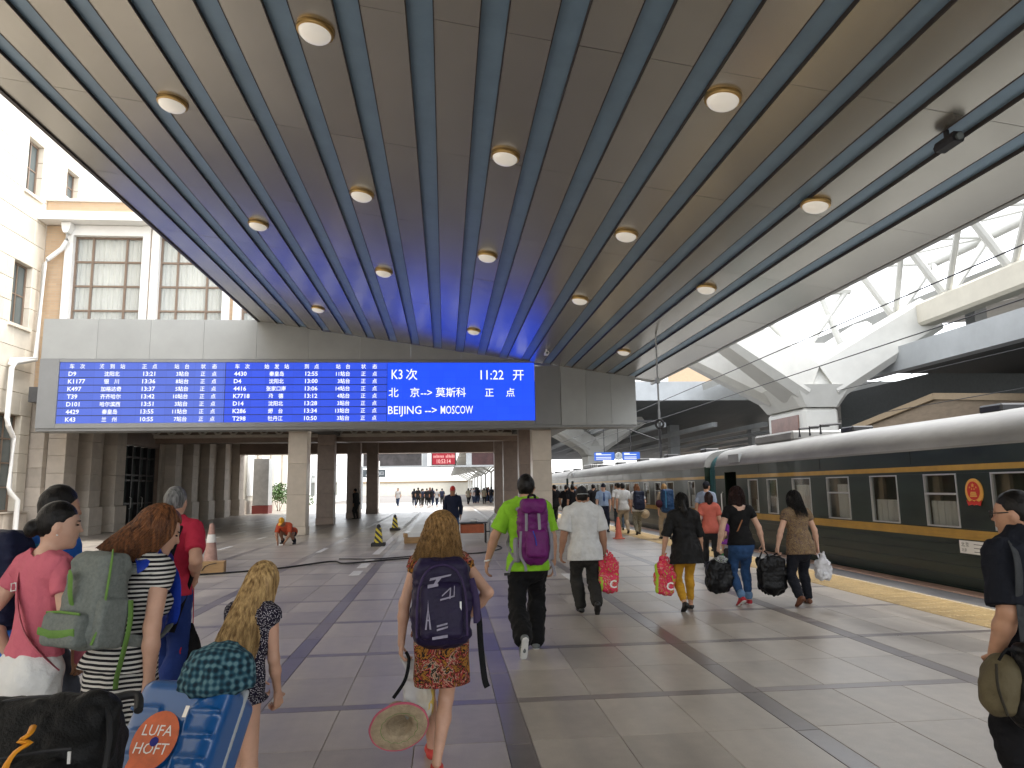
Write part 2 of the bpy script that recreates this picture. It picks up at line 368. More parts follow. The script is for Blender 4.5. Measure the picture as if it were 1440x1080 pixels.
# painted lane lines, worn into dashes
def lane(x, y0, y1, wdt, dash=None):
    g = G(); y = y0
    while y < y1:
        L_ = dash[0] if dash else 3.4; ye = min(y1, y+L_*random.uniform(.8, 1.1))
        g.box(x-wdt/2+random.uniform(-.01, .01), x+wdt/2, y, ye, 0, .004); y = ye+(dash[1]*random.uniform(.7, 1.3) if dash else random.uniform(.05, .35))
    link('painted_line', g.mesh(), M['white_paint'], plat)
lane(-1.75, 14.2, 17.5, .2, (.9, .6)); lane(-1.75, 18.6, 66, .18); lane(-3.35, 19.6, 25, .14, (1.6, 3)); lane(-3.35, 30, 66, .16); lane(2.25, 27, 55, .17)
lane(2.25, 12.4, 14.6, .16, (1.2, 4)); lane(-8.2, 22, 50, .12, (2, 2)); lane(-6.4, 17, 40, .12, (1.3, 2.6)); lane(-10.2, 24, 50, .12, (2.5, 1.5))

# ================================================================== canopy over the platform
def zc(x): return 6.744-.1497*x
GP, GW, G0 = .81, .29, .395
cano = thing('platform_canopy', (0, 26, 0), label='wide sloping canopy of beige panels and blue-grey grooves over the platform', cat='canopy')
roof = G().box(-6.72, 8.02, -16, 26.9, .075, .45, zf=zc).build('roof_slab', M['roofing'], cano)
grooves = [(G0+GP*k, G0+GP*k+GW) for k in range(-8, 9)]
for a, b in grooves:
    G().box(a-.05, b+.05, -16, 26.0, .050, .074, zf=zc).build('groove', M['groove'], cano)
edges = [-6.72]+[e for ab in grooves for e in ab]+[8.02]
ys = [-16, 4.1]+[4.1+3.13*i for i in range(1, 8)]; ys[-1] = 25.99
for i in range(0, len(edges), 2):
    x0, x1 = edges[i], edges[i+1]
    for j in range(len(ys)-1):
        g = G().box(x0+.012, x1-.012, ys[j]+.004, ys[j+1]-.004, 0, .046, zf=zc); g.v = [(x, y, z+random.uniform(-.003, .002)) if i_ < 4 else (x, y, z) for i_, (x, y, z) in enumerate(g.v)]
        g.build('ceiling_panel', M['panel'], cano)
    for e, s in ((x0, 1), (x1, -1)):
        g = G(); a, b = (e, e+.011) if s > 0 else (e-.011, e)
        g.box(a, b, -16, 25.99, -.006, .0495, zf=zc).build('edge_trim', M['trim'], cano)
G().box(-6.80, -6.722, -16, 26.9, -.03, .5, zf=zc).build('gutter_edge', M['trim'], cano)
G().box(8.022, 8.10, -16, 26.9, -.02, .5, zf=zc).build('gutter_edge', M['fascia'], cano)
# dome lamps on a staggered grid
def lamp_meshes():
    g = G(); g.lathe([(.0, .0), (.215, 0), (.225, -.02), (.215, -.05), (.19, -.055)], seg=28, cap=False); r = g.mesh('ring', smooth=50)
    d = G(); pr = [(.19*math.cos(t), -.05-.1*math.sin(t)) for t in [PI/2*i/7 for i in range(8)]]; d.lathe(pr, seg=28, cap=False); dm = d.mesh('dome', smooth=80)
    r.materials.append(M['brass']); dm.materials.append(M['lampglass']); return r, dm
rme, dme = lamp_meshes()
li = 0
for (x, ysl) in ((-4.0, (10.2, 15.1, 22.4)), (-1.5, (7.8, 12.5, 17.2)), (.92, (10.1, 14.8, 22.2)), (3.35, (7.7, 12.35, 16.95)), (5.7, (9.95, 14.6, 21.9))):
    for y in ysl:
        sidew = {-4.0: 'the leftmost row', -1.5: 'the second row from left', .92: 'the middle row', 3.35: 'the second row from right', 5.7: 'the rightmost row'}[x]
        pos = ['nearest', 'second', 'farthest'][list(ysl).index(y)]
        t = thing('ceiling_lamp', (x, y, zc(x)), label='opal dome ceiling lamp, %s lamp in %s' % (pos, sidew), cat='lamp', group='dome lamps under the canopy')
        t.rotation_euler = (0, math.atan(.1497), 0)
        link('ring', rme, None, t); link('dome', dme, None, t)
def cctv(x, y, lab, m, sc=1):
    t = thing('security_camera', (x, y, zc(x)), label=lab, cat='camera')
    g = G(); g.tube([(0, 0, .02), (0, 0, -.10)], .03*sc, 10).build('bracket', m, t, world=False)
    c = G(); c.prism([(-.06*sc, -.05*sc), (.06*sc, -.05*sc), (.075*sc, .0), (.05*sc, .06*sc), (-.05*sc, .06*sc), (-.075*sc, 0)], 'y', -.17*sc, .13*sc)
    c.v = [(a, b, cc-.15) for a, b, cc in c.v]; c.build('housing', m, t, world=False)
    l = G(); l.tube([(0, -.168*sc, -.15), (0, -.2*sc, -.155)], .042*sc, 12); l.build('lens', M['glass'], t, world=False)
    return t
t = cctv(6.1, 7.6, 'small black security camera in the ceiling groove near the canopy edge', M['black'], 1.1)
cctv(3.42, 23.4, 'small white security camera on the ceiling above the blue screen', M['white'])

# ================================================================== departure board wall
YB = 26.0
bw = thing('departure_board', (-3.5, YB, 0), label='wide grey board wall with blue train timetable screens above the passage', cat='display board')
G().box(-14.1, 7.1, 26.05, 26.9, 3.9, 5.55).build('wall_core', M['fascia_dk'], bw)
G().box(-14.1, -6.8, 26.05, 26.9, 5.56, 7.75).build('wall_core', M['fascia_dk'], bw)
xs = [-14.15, -12.3, -10.5, -8.65, -6.8, -4.95, -3.1, -1.25, .6, 2.45, 4.3, 5.25, 6.2, 7.15]
for a, b in zip(xs, xs[1:]):
    za, zb = min(7.8, zc(a)-.012), min(7.8, zc(b)-.012)
    if a < -6.75: za = zb = 7.8
    zl = 6.36 if b < 4.4 else 3.88
    if zl >= min(za, zb)-.02:
        zl = min(za, zb)-.1 if b > 4.4 else zl
    yf = 26.0 if b < 4.4 else 25.93
    if zb <= zl: # triangle where the ceiling cuts the panel
        xcut = a+(b-a)*(za-zl)/(za-zb); poly = [(a+.004, zl), (xcut, zl), (a+.004, za)]
    else: poly = [(a+.004, zl), (b-.004, zl), (b-.004, zb), (a+.004, za)]
    G().prism(poly, 'y', yf, 26.045).build('cladding_panel', M['fascia'], bw)
# frame round the screens
fr = G(); fr.box(-14.15, -13.5, 25.96, 26.045, 3.90, 6.345); fr.box(-13.49, 3.33, 25.96, 26.045, 6.235, 6.345); fr.box(-13.49, 3.33, 25.96, 26.045, 3.90, 4.06); fr.box(3.34, 4.29, 25.965, 26.045, 3.9, 6.1)
fr.build('screen_frame', M['fascia_dk'], bw)
G().box(-14.15, 7.15, 26.0, 26.95, 3.80, 3.895).build('bottom_rail', M['fascia_dk'], bw)
def xpx(p):
    q = [(86, -13.47), (200, -10.7), (318, -7.84), (430, -5.02), (545, -2.10), (650, .62), (752, 3.35)]
    for (a, xa), (b, xb) in zip(q, q[1:]):
        if p <= b or b == 752: return xa+(xb-xa)*(p-a)/(b-a)
YS = 25.985
s1 = G().box(-13.48, -7.85, YS, 26.04, 4.07, 6.225).build('screen', M['screen1'], bw)
s2 = G().box(-7.83, -2.12, YS, 26.04, 4.07, 6.225).build('screen', M['screen2'], bw)
s3 = G().box(-2.10, 3.32, YS, 26.04, 4.07, 6.225).build('screen', M['screen'], bw)
for s, a, b in ((s1, -13.48, -7.85), (s2, -7.83, -2.12)):
    g = G()
    for i in range(1, 8): z = 4.07+2.155*i/8; g.box(a, b, YS-.004, YS-.001, z-.011, z+.011)
    g.build('row_line', M['black'], s)
G().box(-2.116, -2.104, YS-.006, YS-.001, 4.07, 6.225).build('divider', M['black'], bw); G().box(-7.848, -7.832, YS-.006, YS-.001, 4.07, 6.225).build('divider', M['black'], bw)
L1 = [('D9', '沈阳北', '13:21', '3站台'), ('K1177', '银　川', '13:36', '8站台'), ('K497', '加格达奇', '13:37', '5站台'), ('T39', '齐齐哈尔', '13:42', '10站台'), ('D101', '哈尔滨西', '13:51', '3站台'), ('4429', '秦皇岛', '13:55', '11站台'), ('K43', '兰　州', '10:55', '7站台')]
L2 = [('4430', '秦皇岛', '12:55', '11站台'), ('D4', '沈阳北', '13:00', '3站台'), ('4416', '张家口南', '13:06', '14站台'), ('K7718', '承　德', '13:12', '4站台'), ('D14', '沈阳北', '13:28', '3站台'), ('K286', '烟　台', '13:34', '13站台'), ('T298', '牡丹江', '10:50', '3站台')]
YT = YS-.006; RH = 2.155/8
def put1(par, *a):
    g = G(); put_text(g, *a); return g.build('lettering', M['led_white'], par)
def table(s, rows, c, head, st):
    for r in range(8):
        z = 6.225-RH*(r+1)+.058; h = .135; q = .93; bo = .012
        if r == 0:
            put1(s, '车　次', xpx(c[0]+1), YT, z, h, 'l', q, bo); put1(s, st, xpx(c[1]), YT, z, h, 'c', q, bo); put1(s, head, xpx(c[2]), YT, z, h, 'c', q, bo)
            put1(s, '站　台', xpx(c[3]), YT, z, h, 'r', q, bo); put1(s, '状', xpx(c[4]), YT, z, h, 'c', q, bo); put1(s, '态', xpx(c[5]), YT, z, h, 'c', q, bo)
        else:
            a = rows[r-1]
            put1(s, a[0], xpx(c[0]), YT, z, .155, 'l', 1.02, .018); put1(s, a[1], xpx(c[1]), YT, z, h, 'c', q, .016); put1(s, a[2], xpx(c[2]), YT, z, .155, 'c', 1.02, .018)
            put1(s, a[3], xpx(c[3]), YT, z, .14, 'r', q, .016); put1(s, '正', xpx(c[4]), YT, z, h, 'c', q, bo); put1(s, '点', xpx(c[5]), YT, z, h, 'c', q, bo)
table(s1, L1, (98, 158, 210, 266, 286, 302), '正　点', '终　到　站'); table(s2, L2, (330, 389, 438, 492, 511, 527), '到　点', '始　发　站')
put1(s3, 'K3', xpx(551), YT, 5.62, .36, 'l', .78, .004); put1(s3, '次', xpx(571), YT, 5.62, .32, 'l', 1, .006); put1(s3, '11:22', xpx(676), YT, 5.60, .36, 'l', .86, .004); put1(s3, '开', xpx(721), YT, 5.60, .32, 'l', 1, .006);
put1(s3, '北', xpx(547), YT, 4.98, .27, 'l', 1, .006); put1(s3, '京', xpx(577), YT, 4.98, .27, 'l', 1, .006); put1(s3, '-->', xpx(592), YT, 4.98, .27, 'l', .95, .006); put1(s3, '莫斯科', xpx(613), YT, 4.98, .27, 'l', 1, .006); put1(s3, '正', xpx(682), YT, 4.98, .25, 'l', 1, .006); put1(s3, '点', xpx(711), YT, 4.98, .25, 'l', 1, .006);
put1(s3, 'BEIJING', xpx(546.5), YT, 4.33, .30, 'l', .90, .004); put1(s3, '-->', xpx(598), YT, 4.33, .28, 'l', .95, .006); put1(s3, 'MOSCOW', xpx(620), YT, 4.33, .30, 'l', .62, .004);

# ================================================================== passage behind the board
ps = thing('passage_roof', (-3.5, 27, 0), label='dark passage ceiling with brown cross beams behind the board wall', cat='ceiling')
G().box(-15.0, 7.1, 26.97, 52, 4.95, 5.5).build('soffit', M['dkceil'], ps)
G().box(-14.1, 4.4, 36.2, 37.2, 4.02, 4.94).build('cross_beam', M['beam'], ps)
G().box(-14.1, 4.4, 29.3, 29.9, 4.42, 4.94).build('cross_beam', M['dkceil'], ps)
G().box(-14.1, 4.4, 50.6, 51.8, 4.15, 4.94).build('cross_beam', M['beam'], ps)
G().box(-14.1, 4.4, 35.95, 36.19, 4.25, 4.40).build('cornice', M['stone'], ps)
g = G(); g.lathe([(.13, -.12), (.19, -.12), (.21, 0), (.12, .0)], seg=14, cap=False); g.v = [(a, -c, b) for a, b, c in g.v]; rosm = g.mesh('rosette', smooth=40); rosm.materials.append(M['stone'])
for i in range(26):
    o = bpy.data.objects.new('rosette', rosm); COL.objects.link(o); o.parent = ps; o.location = (-14+i*.73+3.5, 35.93-27, 4.58)
for x in (3.4, -6.1):
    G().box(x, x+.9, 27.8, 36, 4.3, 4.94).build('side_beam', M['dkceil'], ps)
for i, (x0, x1, lab) in enumerate(((-6.6, -4.9, 'left column'), (-4.2, -3.3, 'left column, farther right'), (-2.0, 1.3, 'middle of the passage'))):
    t = thing('strip_light', (x0, 27.9, 4.2), label=['lit white strip light on the passage ceiling over the left columns', 'short lit strip light on the passage ceiling right of the left columns', 'long lit white strip light on the passage ceiling below the big screen'][i], cat='lamp', group='strip lights under the passage')
    G().box(x0, x1, 27.75, 28.05, 4.10, 4.16).build('tube', M['tube'], t); G().box(x0-.03, x1+.03, 27.7, 28.1, 4.165, 4.94).build('housing', M['white'], t)
def column(x0, x1, y0, y1, ht, lab, m, grp='stone columns of the passage'):
    t = thing('stone_column', ((x0+x1)/2, (y0+y1)/2, 0), label=lab, cat='column', group=grp)
    G().box(x0+.03, x1-.03, y0+.03, y1-.03, 0, ht).build('core', M['joint'], t)
    zs = [0.0, .32]+[.32+(ht-.32)*i/4 for i in range(1, 5)]
    for i, (a, b) in enumerate(zip(zs, zs[1:])):
        e = .02 if i == 0 else 0
        G().box(x0-e, x1+e, y0-e, y1+e, a+.003, b-.003, c=.008).build('stone_slab', m, t)
column(-5.85, -5.15, 27.3, 28.0, 3.79 if False else 4.93, 'pale granite column nearest on the left, under the timetable screen', M['col'])
column(-6.15, -5.35, 35.2, 35.9, 4.93, 'brown granite column just behind the nearest left column', M['stone_dk'])
column(-5.65, -4.9, 42.0, 42.8, 4.93, 'third brown granite column from the left, beside a standing figure', M['stone_dk'])
column(-5.35, -4.6, 49.6, 50.4, 4.93, 'farthest brown granite column on the left of the passage', M['stone_dk'])
column(3.32, 4.05, 27.0, 27.7, 4.93, 'pale granite column behind the man in green, under the right end of the board', M['col'])
column(3.25, 4.0, 31.3, 32.0, 4.93, 'brown granite column close behind the pale right column', M['stone_dk'])
column(3.05, 3.8, 36.5+.75, 38.0, 4.93, 'third brown granite column on the right of the passage', M['stone_dk'])
column(3.1, 3.8, 45.0, 45.7, 4.93, 'farthest brown granite column on the right of the passage', M['stone_dk'])

# ================================================================== stone arcade wall on the left of the passage
ar = thing('arcade_wall', (-15, 40, 0), label='beige stone wall with pilasters and a glazed doorway left of the passage', cat='wall')
G().box(-15.6, -14.75, 28.3, 33.9, 0, 5.5).build('wall_core', M['stone_dk'], ar); G().box(-15.6, -14.75, 38.4, 52, 0, 5.5).build('wall_core', M['stone_dk'], ar)
G().box(-15.6, -14.75, 33.92, 38.38, 3.9, 5.5).build('lintel', M['stone_dk'], ar)
for y0, y1 in ((28.0, 28.9), (30.0, 30.9), (32.2, 33.1), (39.0, 39.9), (41.6, 42.5), (44.4, 45.3), (47.5, 48.4), (50.8, 51.9)):
    zs = [0, .35, 1.1, 1.75, 2.4, 3.05, 3.7, 4.4, 4.93]
    for i, (a, b) in enumerate(zip(zs, zs[1:])):
        e = .1 if i < 2 else 0
        G().box(-14.74, -14.1+e, y0-e, y1+e, a+.003, b-.004, c=.01).build('stone_block', M['stone'], ar)
zs = [0, .55, 1.1, 1.9, 2.7, 3.5, 4.3, 4.93]
yj = [28.95, 29.95], [30.95, 32.15], [33.15, 33.88], [38.42, 38.95], [39.95, 41.55], [42.55, 44.35], [45.35, 47.45], [48.45, 50.75]
for (a, b) in yj:
    for i, (z0, z1) in enumerate(zip(zs, zs[1:])):
        e = .08 if i < 2 else 0
        G().box(-14.74, -14.62+e, a, b, z0+.003, z1-.004, c=.008).build('stone_block', M['stone'], ar)
# glazed doorway
dr = G(); dr.box(-15.2, -15.1, 33.95, 38.35, 0, 3.88); dw = dr.build('door_glass', M['glass'], ar)
g = G()
for y in (33.95, 34.8, 35.65, 36.5, 37.35, 38.25): g.box(-15.08, -14.9, y, y+.1, 0, 3.88)
for z in (0.02, 1.1, 2.2, 2.45, 3.3): g.box(-15.09, -14.92, 34.05, 38.25, z, z+.08)
g.build('door_frame', M['dkmetal'], ar)
for y in (35.5, 36.75): G().tube([(-14.85, y, .9), (-14.78, y, .95), (-14.78, y, 1.4), (-14.85, y, 1.45)], .018, 8).build('door_handle', M['steel'], ar)
# front return of the arcade, facing the camera
for z0, z1 in zip([0, .6, 1.2, 1.9, 2.6, 3.3, 3.9], [.6, 1.2, 1.9, 2.6, 3.3, 3.9, 5.5]):
    G().box(-15.85, -14.76, 27.75, 28.28, z0+.003, z1-.004, c=.01).build('stone_block', M['stone'], ar)
# sunlit wall farther on, beyond the passage
g = thing('garden_wall', (-14.6, 58, 0), label='sunlit cream wall with recessed panels beyond the passage', cat='wall')
G().box(-15.6, -14.6, 52.3, 70, 0, 5.6).build('wall_body', M['cream'], g); G().box(-14.59, -14.45, 52.3, 70, 0, .95).build('plinth', M['stone'], g)
for y in (53, 57.2, 61.4, 65.6): G().box(-14.59, -14.5, y, y+.5, .96, 4.9).build('pilaster', M['stone'], g); G().box(-14.59, -14.52, y+1.4, y+3.2, 1.3, 4.4).build('wall_panel', M['white'], g)
G().box(-15.7, -14.3, 52.2, 70, 5.61, 5.9).build('coping', M['white'], g)
# ================================================================== left wing and brick facade
def beam(g, p0, p1, w0, h0, w1=None, h1=None, ch=.2, up=(0, 0, 1)):
    """tapered bar with chamfered corners from p0 to p1"""
    p0, p1 = Vector(p0), Vector(p1); w1 = w1 or w0; h1 = h1 or h0; t = (p1-p0).normalized(); u = Vector(up)
    if abs(t.dot(u)) > .98: u = Vector((0, 1, 0))
    a = t.cross(u).normalized(); b = a.cross(t).normalized(); V = []
    for p, w_, h_ in ((p0, w0/2, h0/2), (p1, w1/2, h1/2)):
        c = ch*min(w_, h_)*2*.5
        for x, y in ((w_-c, -h_), (w_, -h_+c), (w_, h_-c), (w_-c, h_), (-w_+c, h_), (-w_, h_-c), (-w_, -h_+c), (-w_+c, -h_)): V.append(p+a*x+b*y)
    F = [tuple(range(8))[::-1], tuple(range(8, 16))]+[(i, (i+1) % 8, 8+(i+1) % 8, 8+i) for i in range(8)]
    return g.add(V, F)
M['creamstone'] = mat('cream_stone_block', (.66, .60, .50), .7, var=.12, vs=1.6, objrand=.08, bump=.12, bs=18)
wing = thing('stone_wing', (-15.2, 24, 0), label='tall cream stone building wing at the far left edge', cat='building')
WINS = [(25.75, 27.0, 1.05, 4.45), (25.85, 26.95, 7.65, 9.95), (26.1, 27.05, 12.65, 14.7), (28.75, 29.65, 13.5, 14.75), (22.4, 23.7, 1.05, 4.45), (22.4, 23.7, 7.65, 9.95)]
G().box(-18, -15.62, -20, 30.2, 0, 19.5).build('wall_core', M['creamstone'], wing)
zs = [1.05, 1.73, 2.41, 3.09, 3.77, 4.45, 5.25, 6.05, 6.85, 7.65, 8.4, 9.2, 9.95, 10.85, 11.75, 12.65, 13.5, 14.1, 14.72, 15.6, 16.5, 17.5, 18.5, 19.5]
for i, (z0, z1) in enumerate(zip(zs, zs[1:])):
    ysp = [20.4+.72*(i % 2)+1.44*k for k in range(8)]; ysp = [20.4]+[y for y in ysp if y > 20.4]
    cuts = sorted(set([y for y in ysp if y < 27.55]+[27.6]+[q for w_ in WINS for q in w_[:2] if w_[2] < (z0+z1)/2 < w_[3] and q < 27.6]))
    if z0 > 12: cuts = sorted(set(cuts+[28.75, 29.65, 30.2]))
    for a, b in zip(cuts, cuts[1:]):
        if b-a < .1 or any(w_[0] <= (a+b)/2 <= w_[1] and w_[2]-.05 <= (z0+z1)/2 <= w_[3]+.05 for w_ in WINS): continue
        G().box(-15.61, -15.2, a+.006, b-.006, z0+.006, z1-.006, c=.012).build('stone_block', M['creamstone'], wing)
G().box(-15.61, -15.2, -20, 20.39, 1.05, 19.5).build('wall_face', M['creamstone'], wing)
for a in range(6): G().box(-15.61, -15.05, 19.2+1.4*a+.005, 19.2+1.4*(a+1)-.005, 0, 1.0, c=.02).build('plinth_block', M['stone'], wing)
G().box(-15.61, -15.0, -20, 27.6, 1.002, 1.045).build('plinth_cap', M['stone'], wing)
for (y0, y1, z0, z1) in WINS:
    f = G()
    f.box(-15.5, -15.4, y0, y0+.07, z0, z1); f.box(-15.5, -15.4, y1-.07, y1, z0, z1); f.box(-15.5, -15.4, y0+.07, y1-.07, z1-.07, z1); f.box(-15.5, -15.4, y0+.07, y1-.07, z0, z0+.07)
    f.box(-15.49, -15.41, (y0+y1)/2-.03, (y0+y1)/2+.03, z0+.07, z1-.07)
    n = 3 if z1-z0 > 3 else 1
    for q in range(1, n+1): zz = z0+(z1-z0)*q/(n+1); f.box(-15.485, -15.415, y0+.07, y1-.07, zz-.025, zz+.025)
    fo = f.build('window', M['winframe'], wing)
    G().box(-15.47, -15.44, y0+.07, y1-.07, z0+.07, z1-.07).build('pane', M['glass'], fo)
    G().box(-15.3, -15.12, y0-.12, y1+.12, z0-.12, z0-.006).build('window_sill', M['creamstone'], wing)
fac = thing('brick_facade', (-10, 27.6, 0), label='tan brick facade with tall curtained windows behind the board wall', cat='building')
WX3 = [(-14.15, -11.6), (-10.98, -8.55), (-7.85, -5.4), (-4.7, -2.2), (-1.5, 1.0), (1.7, 4.2)]
xe = [-15.19]+[e for a in WX3 for e in (a[0]-.28, a[1]+.28)]+[6.9]
for i in range(0, len(xe), 2): G().box(xe[i], xe[i+1], 27.6, 28.6, 5.52, 11.85).build('brick_pier', M['brick'], fac)
G().box(-15.19, 6.9, 28.2, 28.6, 11.86, 12.1).build('wall_band', M['brick'], fac)
for a, b in WX3:
    w_ = G(); w_.box(a-.279, a, 27.5, 27.9, 5.6, 11.86); w_.box(b, b+.279, 27.5, 27.9, 5.6, 11.86); w_.box(a, b, 27.52, 27.9, 11.45, 11.85)
    wo_ = w_.build('window_surround', M['white'], fac)
    f = G(); z0, z1 = 5.6, 11.45
    for x in (a, a+.62, b-.69, b-.07): f.box(x, x+.07, 27.72, 27.82, z0, z1)
    for q in range(7): zz = z0+.02+(z1-z0-.09)*q/6; f.box(a+.07, b-.07, 27.73, 27.81, zz, zz+.07)
    f.build('mullion', M['winframe'], wo_)
    G().box(a, b, 27.78, 27.79, z0, z1).build('pane', M['winglass'] if 'winglass' in M else M.setdefault('winglass', mat('clear_glass', (.75, .8, .78), .03, var=0, alpha=.22, spec=.8)), wo_)
    c = G(); n = 40; xs_ = [a+(b-a)*k/n for k in range(n+1)]
    V = [(x, 28.0+.05*math.sin(k*1.9)+.03*math.sin(k*.7), z) for z in (z0, z1) for k, x in enumerate(xs_)]
    c.add(V, [(k, k+1, n+2+k, n+1+k) for k in range(n)]); c.build('curtain', M['curtain'], wo_)
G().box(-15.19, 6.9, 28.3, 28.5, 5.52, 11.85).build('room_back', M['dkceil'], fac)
G().box(-15.19, 6.9, 26.95, 28.7, 11.87, 12.2).build('cornice', M['white'], fac); G().box(-15.19, 6.9, 27.5, 28.6, 12.21, 12.78).build('parapet', M['brick'], fac); G().box(-15.19, 6.9, 27.4, 28.7, 12.79, 12.87).build('parapet_cap', M['white'], fac)
dp = thing('drain_pipe', (-14.95, 27.2, 0), label='white rainwater pipe with hopper running down the corner of the left wing', cat='pipe')
G().tube([(-14.3, 27.35, 11.5), (-14.3, 27.35, 11.15), (-14.45, 27.35, 10.85), (-14.9, 27.3, 10.4), (-14.98, 27.25, 10.2), (-14.98, 27.2, 6.6), (-15.05, 25.9, 6.3), (-15.05, 25.85, 6.1)], .085, 10).build('upper_pipe', M['white'], dp, smooth=50)
G().tube([(-14.98, 27.2, 6.55), (-14.98, 26.0, 6.2), (-14.95, 25.75, 6.0), (-14.95, 25.75, 4.25), (-14.9, 25.75, 4.0), (-14.95, 26.2, 3.6), (-14.95, 26.2, 1.9), (-14.9, 26.2, 1.7), (-14.78, 26.45, 1.45), (-14.78, 26.45, .0)], .085, 10).build('lower_pipe', M['white'], dp, smooth=50)
G().prism([(-14.48, 11.85), (-14.12, 11.85), (-14.16, 11.6), (-14.22, 11.45), (-14.38, 11.45), (-14.44, 11.6)], 'y', 27.2, 27.48).build('hopper', M['white'], dp)

# ================================================================== next platform: tree columns, trusses, roofs
def tree_column(x, y, lab, grp, poster=True):
    t = thing('tree_column', (x, y, 0), label=lab, cat='column', group=grp)
    G().box(x-.75, x+.75, y-1.6, y+1.6, 0, 4.6, c=.12).build('trunk', M['steel'], t)
    g = G(); beam(g, (x, y, 4.62), (x, y, 5.5), 1.6, 3.3, 2.9, 3.9, .22, up=(0, 1, 0)); g.build('capital', M['steel'], t)
    for sx in (-1, 1):
        for sy in (-1, 1):
            g = G(); beam(g, (x+.5*sx, y+1.0*sy, 5.75), (x+4.6*sx, y+2.1*sy, 8.3 if sx > 0 else 8.1), 1.7, 1.9, 1.1, 1.5, .35); g.build('arm', M['steel'], t, smooth=30)
    g = G(); beam(g, (x, y, 5.4), (x, y, 7.3), 2.6, 3.4, 2.0, 2.6, .3, up=(0, 1, 0)); g.build('hub', M['steel'], t)
    if poster:
        p = G().box(x-.79, x-.751, y-1.2, y+1.2, 3.2, 4.35).build('poster', mat('poster_brown', (.17, .08, .06), .4, var=.35, vs=2), t)
        for i in range(4): G().box(x-.80, x-.791, y-1.0+i*.5, y-.75+i*.5, 3.26, 3.5+.08*(i % 2)).build('printed_figure', mat('poster_tan%d' % i, (.5, .35, .2), .5), p)
    return t
tree_column(15.0, 28.6, 'big white steel tree column with angled arms behind the train roof', 'white tree columns')
tree_column(14.6, 70, 'farther white steel tree column above the second coach', 'white tree columns', False)
tr = thing('roof_truss', (19, 28, 8), label='white tubular roof truss rising above the near tree column', cat='truss')
def chord(y): return 8.2+.012*(28-y)**1.25 if y < 28 else 8.2
ych = [28-3.2*i for i in range(10)]
g = G()
for i, (a, b) in enumerate(zip(ych, ych[1:])): beam(g, (19.2, a, chord(a)), (19.2, b, chord(b)), .75, .95, ch=.3)
g.build('bottom_chord', M['cream'], tr)
g = G(); g.tube([(17.6, y, chord(y)+2.6) for y in ych], .2, 10); g.tube([(21.2, y, chord(y)+2.8) for y in ych], .2, 10); g.build('top_chord', M['steel'], tr, smooth=40)
for i, y in enumerate(ych):
    g = G(); g.tube([(19.2, y, chord(y)+.3), (17.6, y, chord(y)+2.6)], .16, 8); g.tube([(19.2, y, chord(y)+.3), (21.2, y, chord(y)+2.8)], .16, 8); g.tube([(17.6, y, chord(y)+2.6), (21.2, y, chord(y)+2.8)], .09, 8); g.build('post', M['steel'], tr, smooth=40)
    if i < len(ych)-1:
        y2 = ych[i+1]; g = G(); g.tube([(19.2, y, chord(y)+.3), (17.6, y2, chord(y2)+2.6)], .12, 8); g.tube([(17.6, y, chord(y)+2.6), (21.2, y2, chord(y2)+2.8)], .06, 6); g.tube([(21.2, y, chord(y)+2.8), (19.2, y2, chord(y2)+.3)], .12, 8); g.build('diagonal', M['steel'], tr, smooth=40)
g = G()
for sx in (-1, 1):
    g.tube([(15+2.2*sx, 28.6, 6.9), (15+1.2*sx, 28.6, 9.9)], .14, 8); g.tube([(15.2, 28.6, 7.0), (15+2.4*sx, 28.6, 9.8)], .14, 8)
g.tube([(11.5, 28.6, 9.7), (17.6, 28.6, 9.9)], .18, 8); g.tube([(11.5, 28.6, 9.7), (17.6, 28, 10.8)], .1, 8); g.tube([(14.2, 28.6, 7.2), (12.4, 29.6, 9.7)], .12, 8); g.tube([(12.6, 28.6, 7.4), (12.2, 29.6, 9.7)], .14, 8)
g.build('column_strut', M['steel'], tr, smooth=40)
hall = thing('far_canopy', (26, 20, 0), label='next platform roof with pale edge beam and dark underside', cat='canopy')
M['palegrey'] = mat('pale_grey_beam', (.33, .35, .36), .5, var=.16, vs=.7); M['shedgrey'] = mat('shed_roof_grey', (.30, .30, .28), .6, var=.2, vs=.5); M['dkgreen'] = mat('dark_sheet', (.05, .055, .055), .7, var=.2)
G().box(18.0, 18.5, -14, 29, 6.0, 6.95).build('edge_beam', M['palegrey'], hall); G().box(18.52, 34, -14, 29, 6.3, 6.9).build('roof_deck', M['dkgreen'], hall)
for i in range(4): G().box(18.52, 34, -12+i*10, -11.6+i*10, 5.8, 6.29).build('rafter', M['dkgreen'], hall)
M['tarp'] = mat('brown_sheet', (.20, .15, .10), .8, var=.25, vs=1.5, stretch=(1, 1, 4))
G().box(33.4, 34, -14, 57, 0, 9.0).build('sky_gap_filler', M['dkgreen'], hall)  # dark wall added to close the bright sky gap below the roof
br = thing('brown_shed', (26, 24, 0), label='brown boarded shed under the next platform roof', cat='shed')
G().box(24.6, 30, 10, 50, 0, 4.3).build('shed_wall', M['tarp'], br)
g = G(); g.prism([(22, 4.3), (44, 4.3), (33, 5.75)], 'x', 24.4, 30); g.build('gable', M['tarp'], br)
M['ochre'] = mat('ochre_trim', (.30, .22, .13), .7, var=.1)
g = G(); beam(g, (24.3, 22, 4.3), (24.3, 33, 5.8), .15, .32); beam(g, (24.3, 33, 5.8), (24.3, 44, 4.3), .15, .32); beam(g, (24.3, 36, 0), (24.3, 36, 4.2), .15, .3); g.build('barge_board', M['ochre'], br)
g = G()
for z in (2.6, 3.1): g.tube([(24.0, 12, z), (24.0, 48, z)], .08, 8)
g.build('pipe_run', M['palegrey'], br, smooth=40)
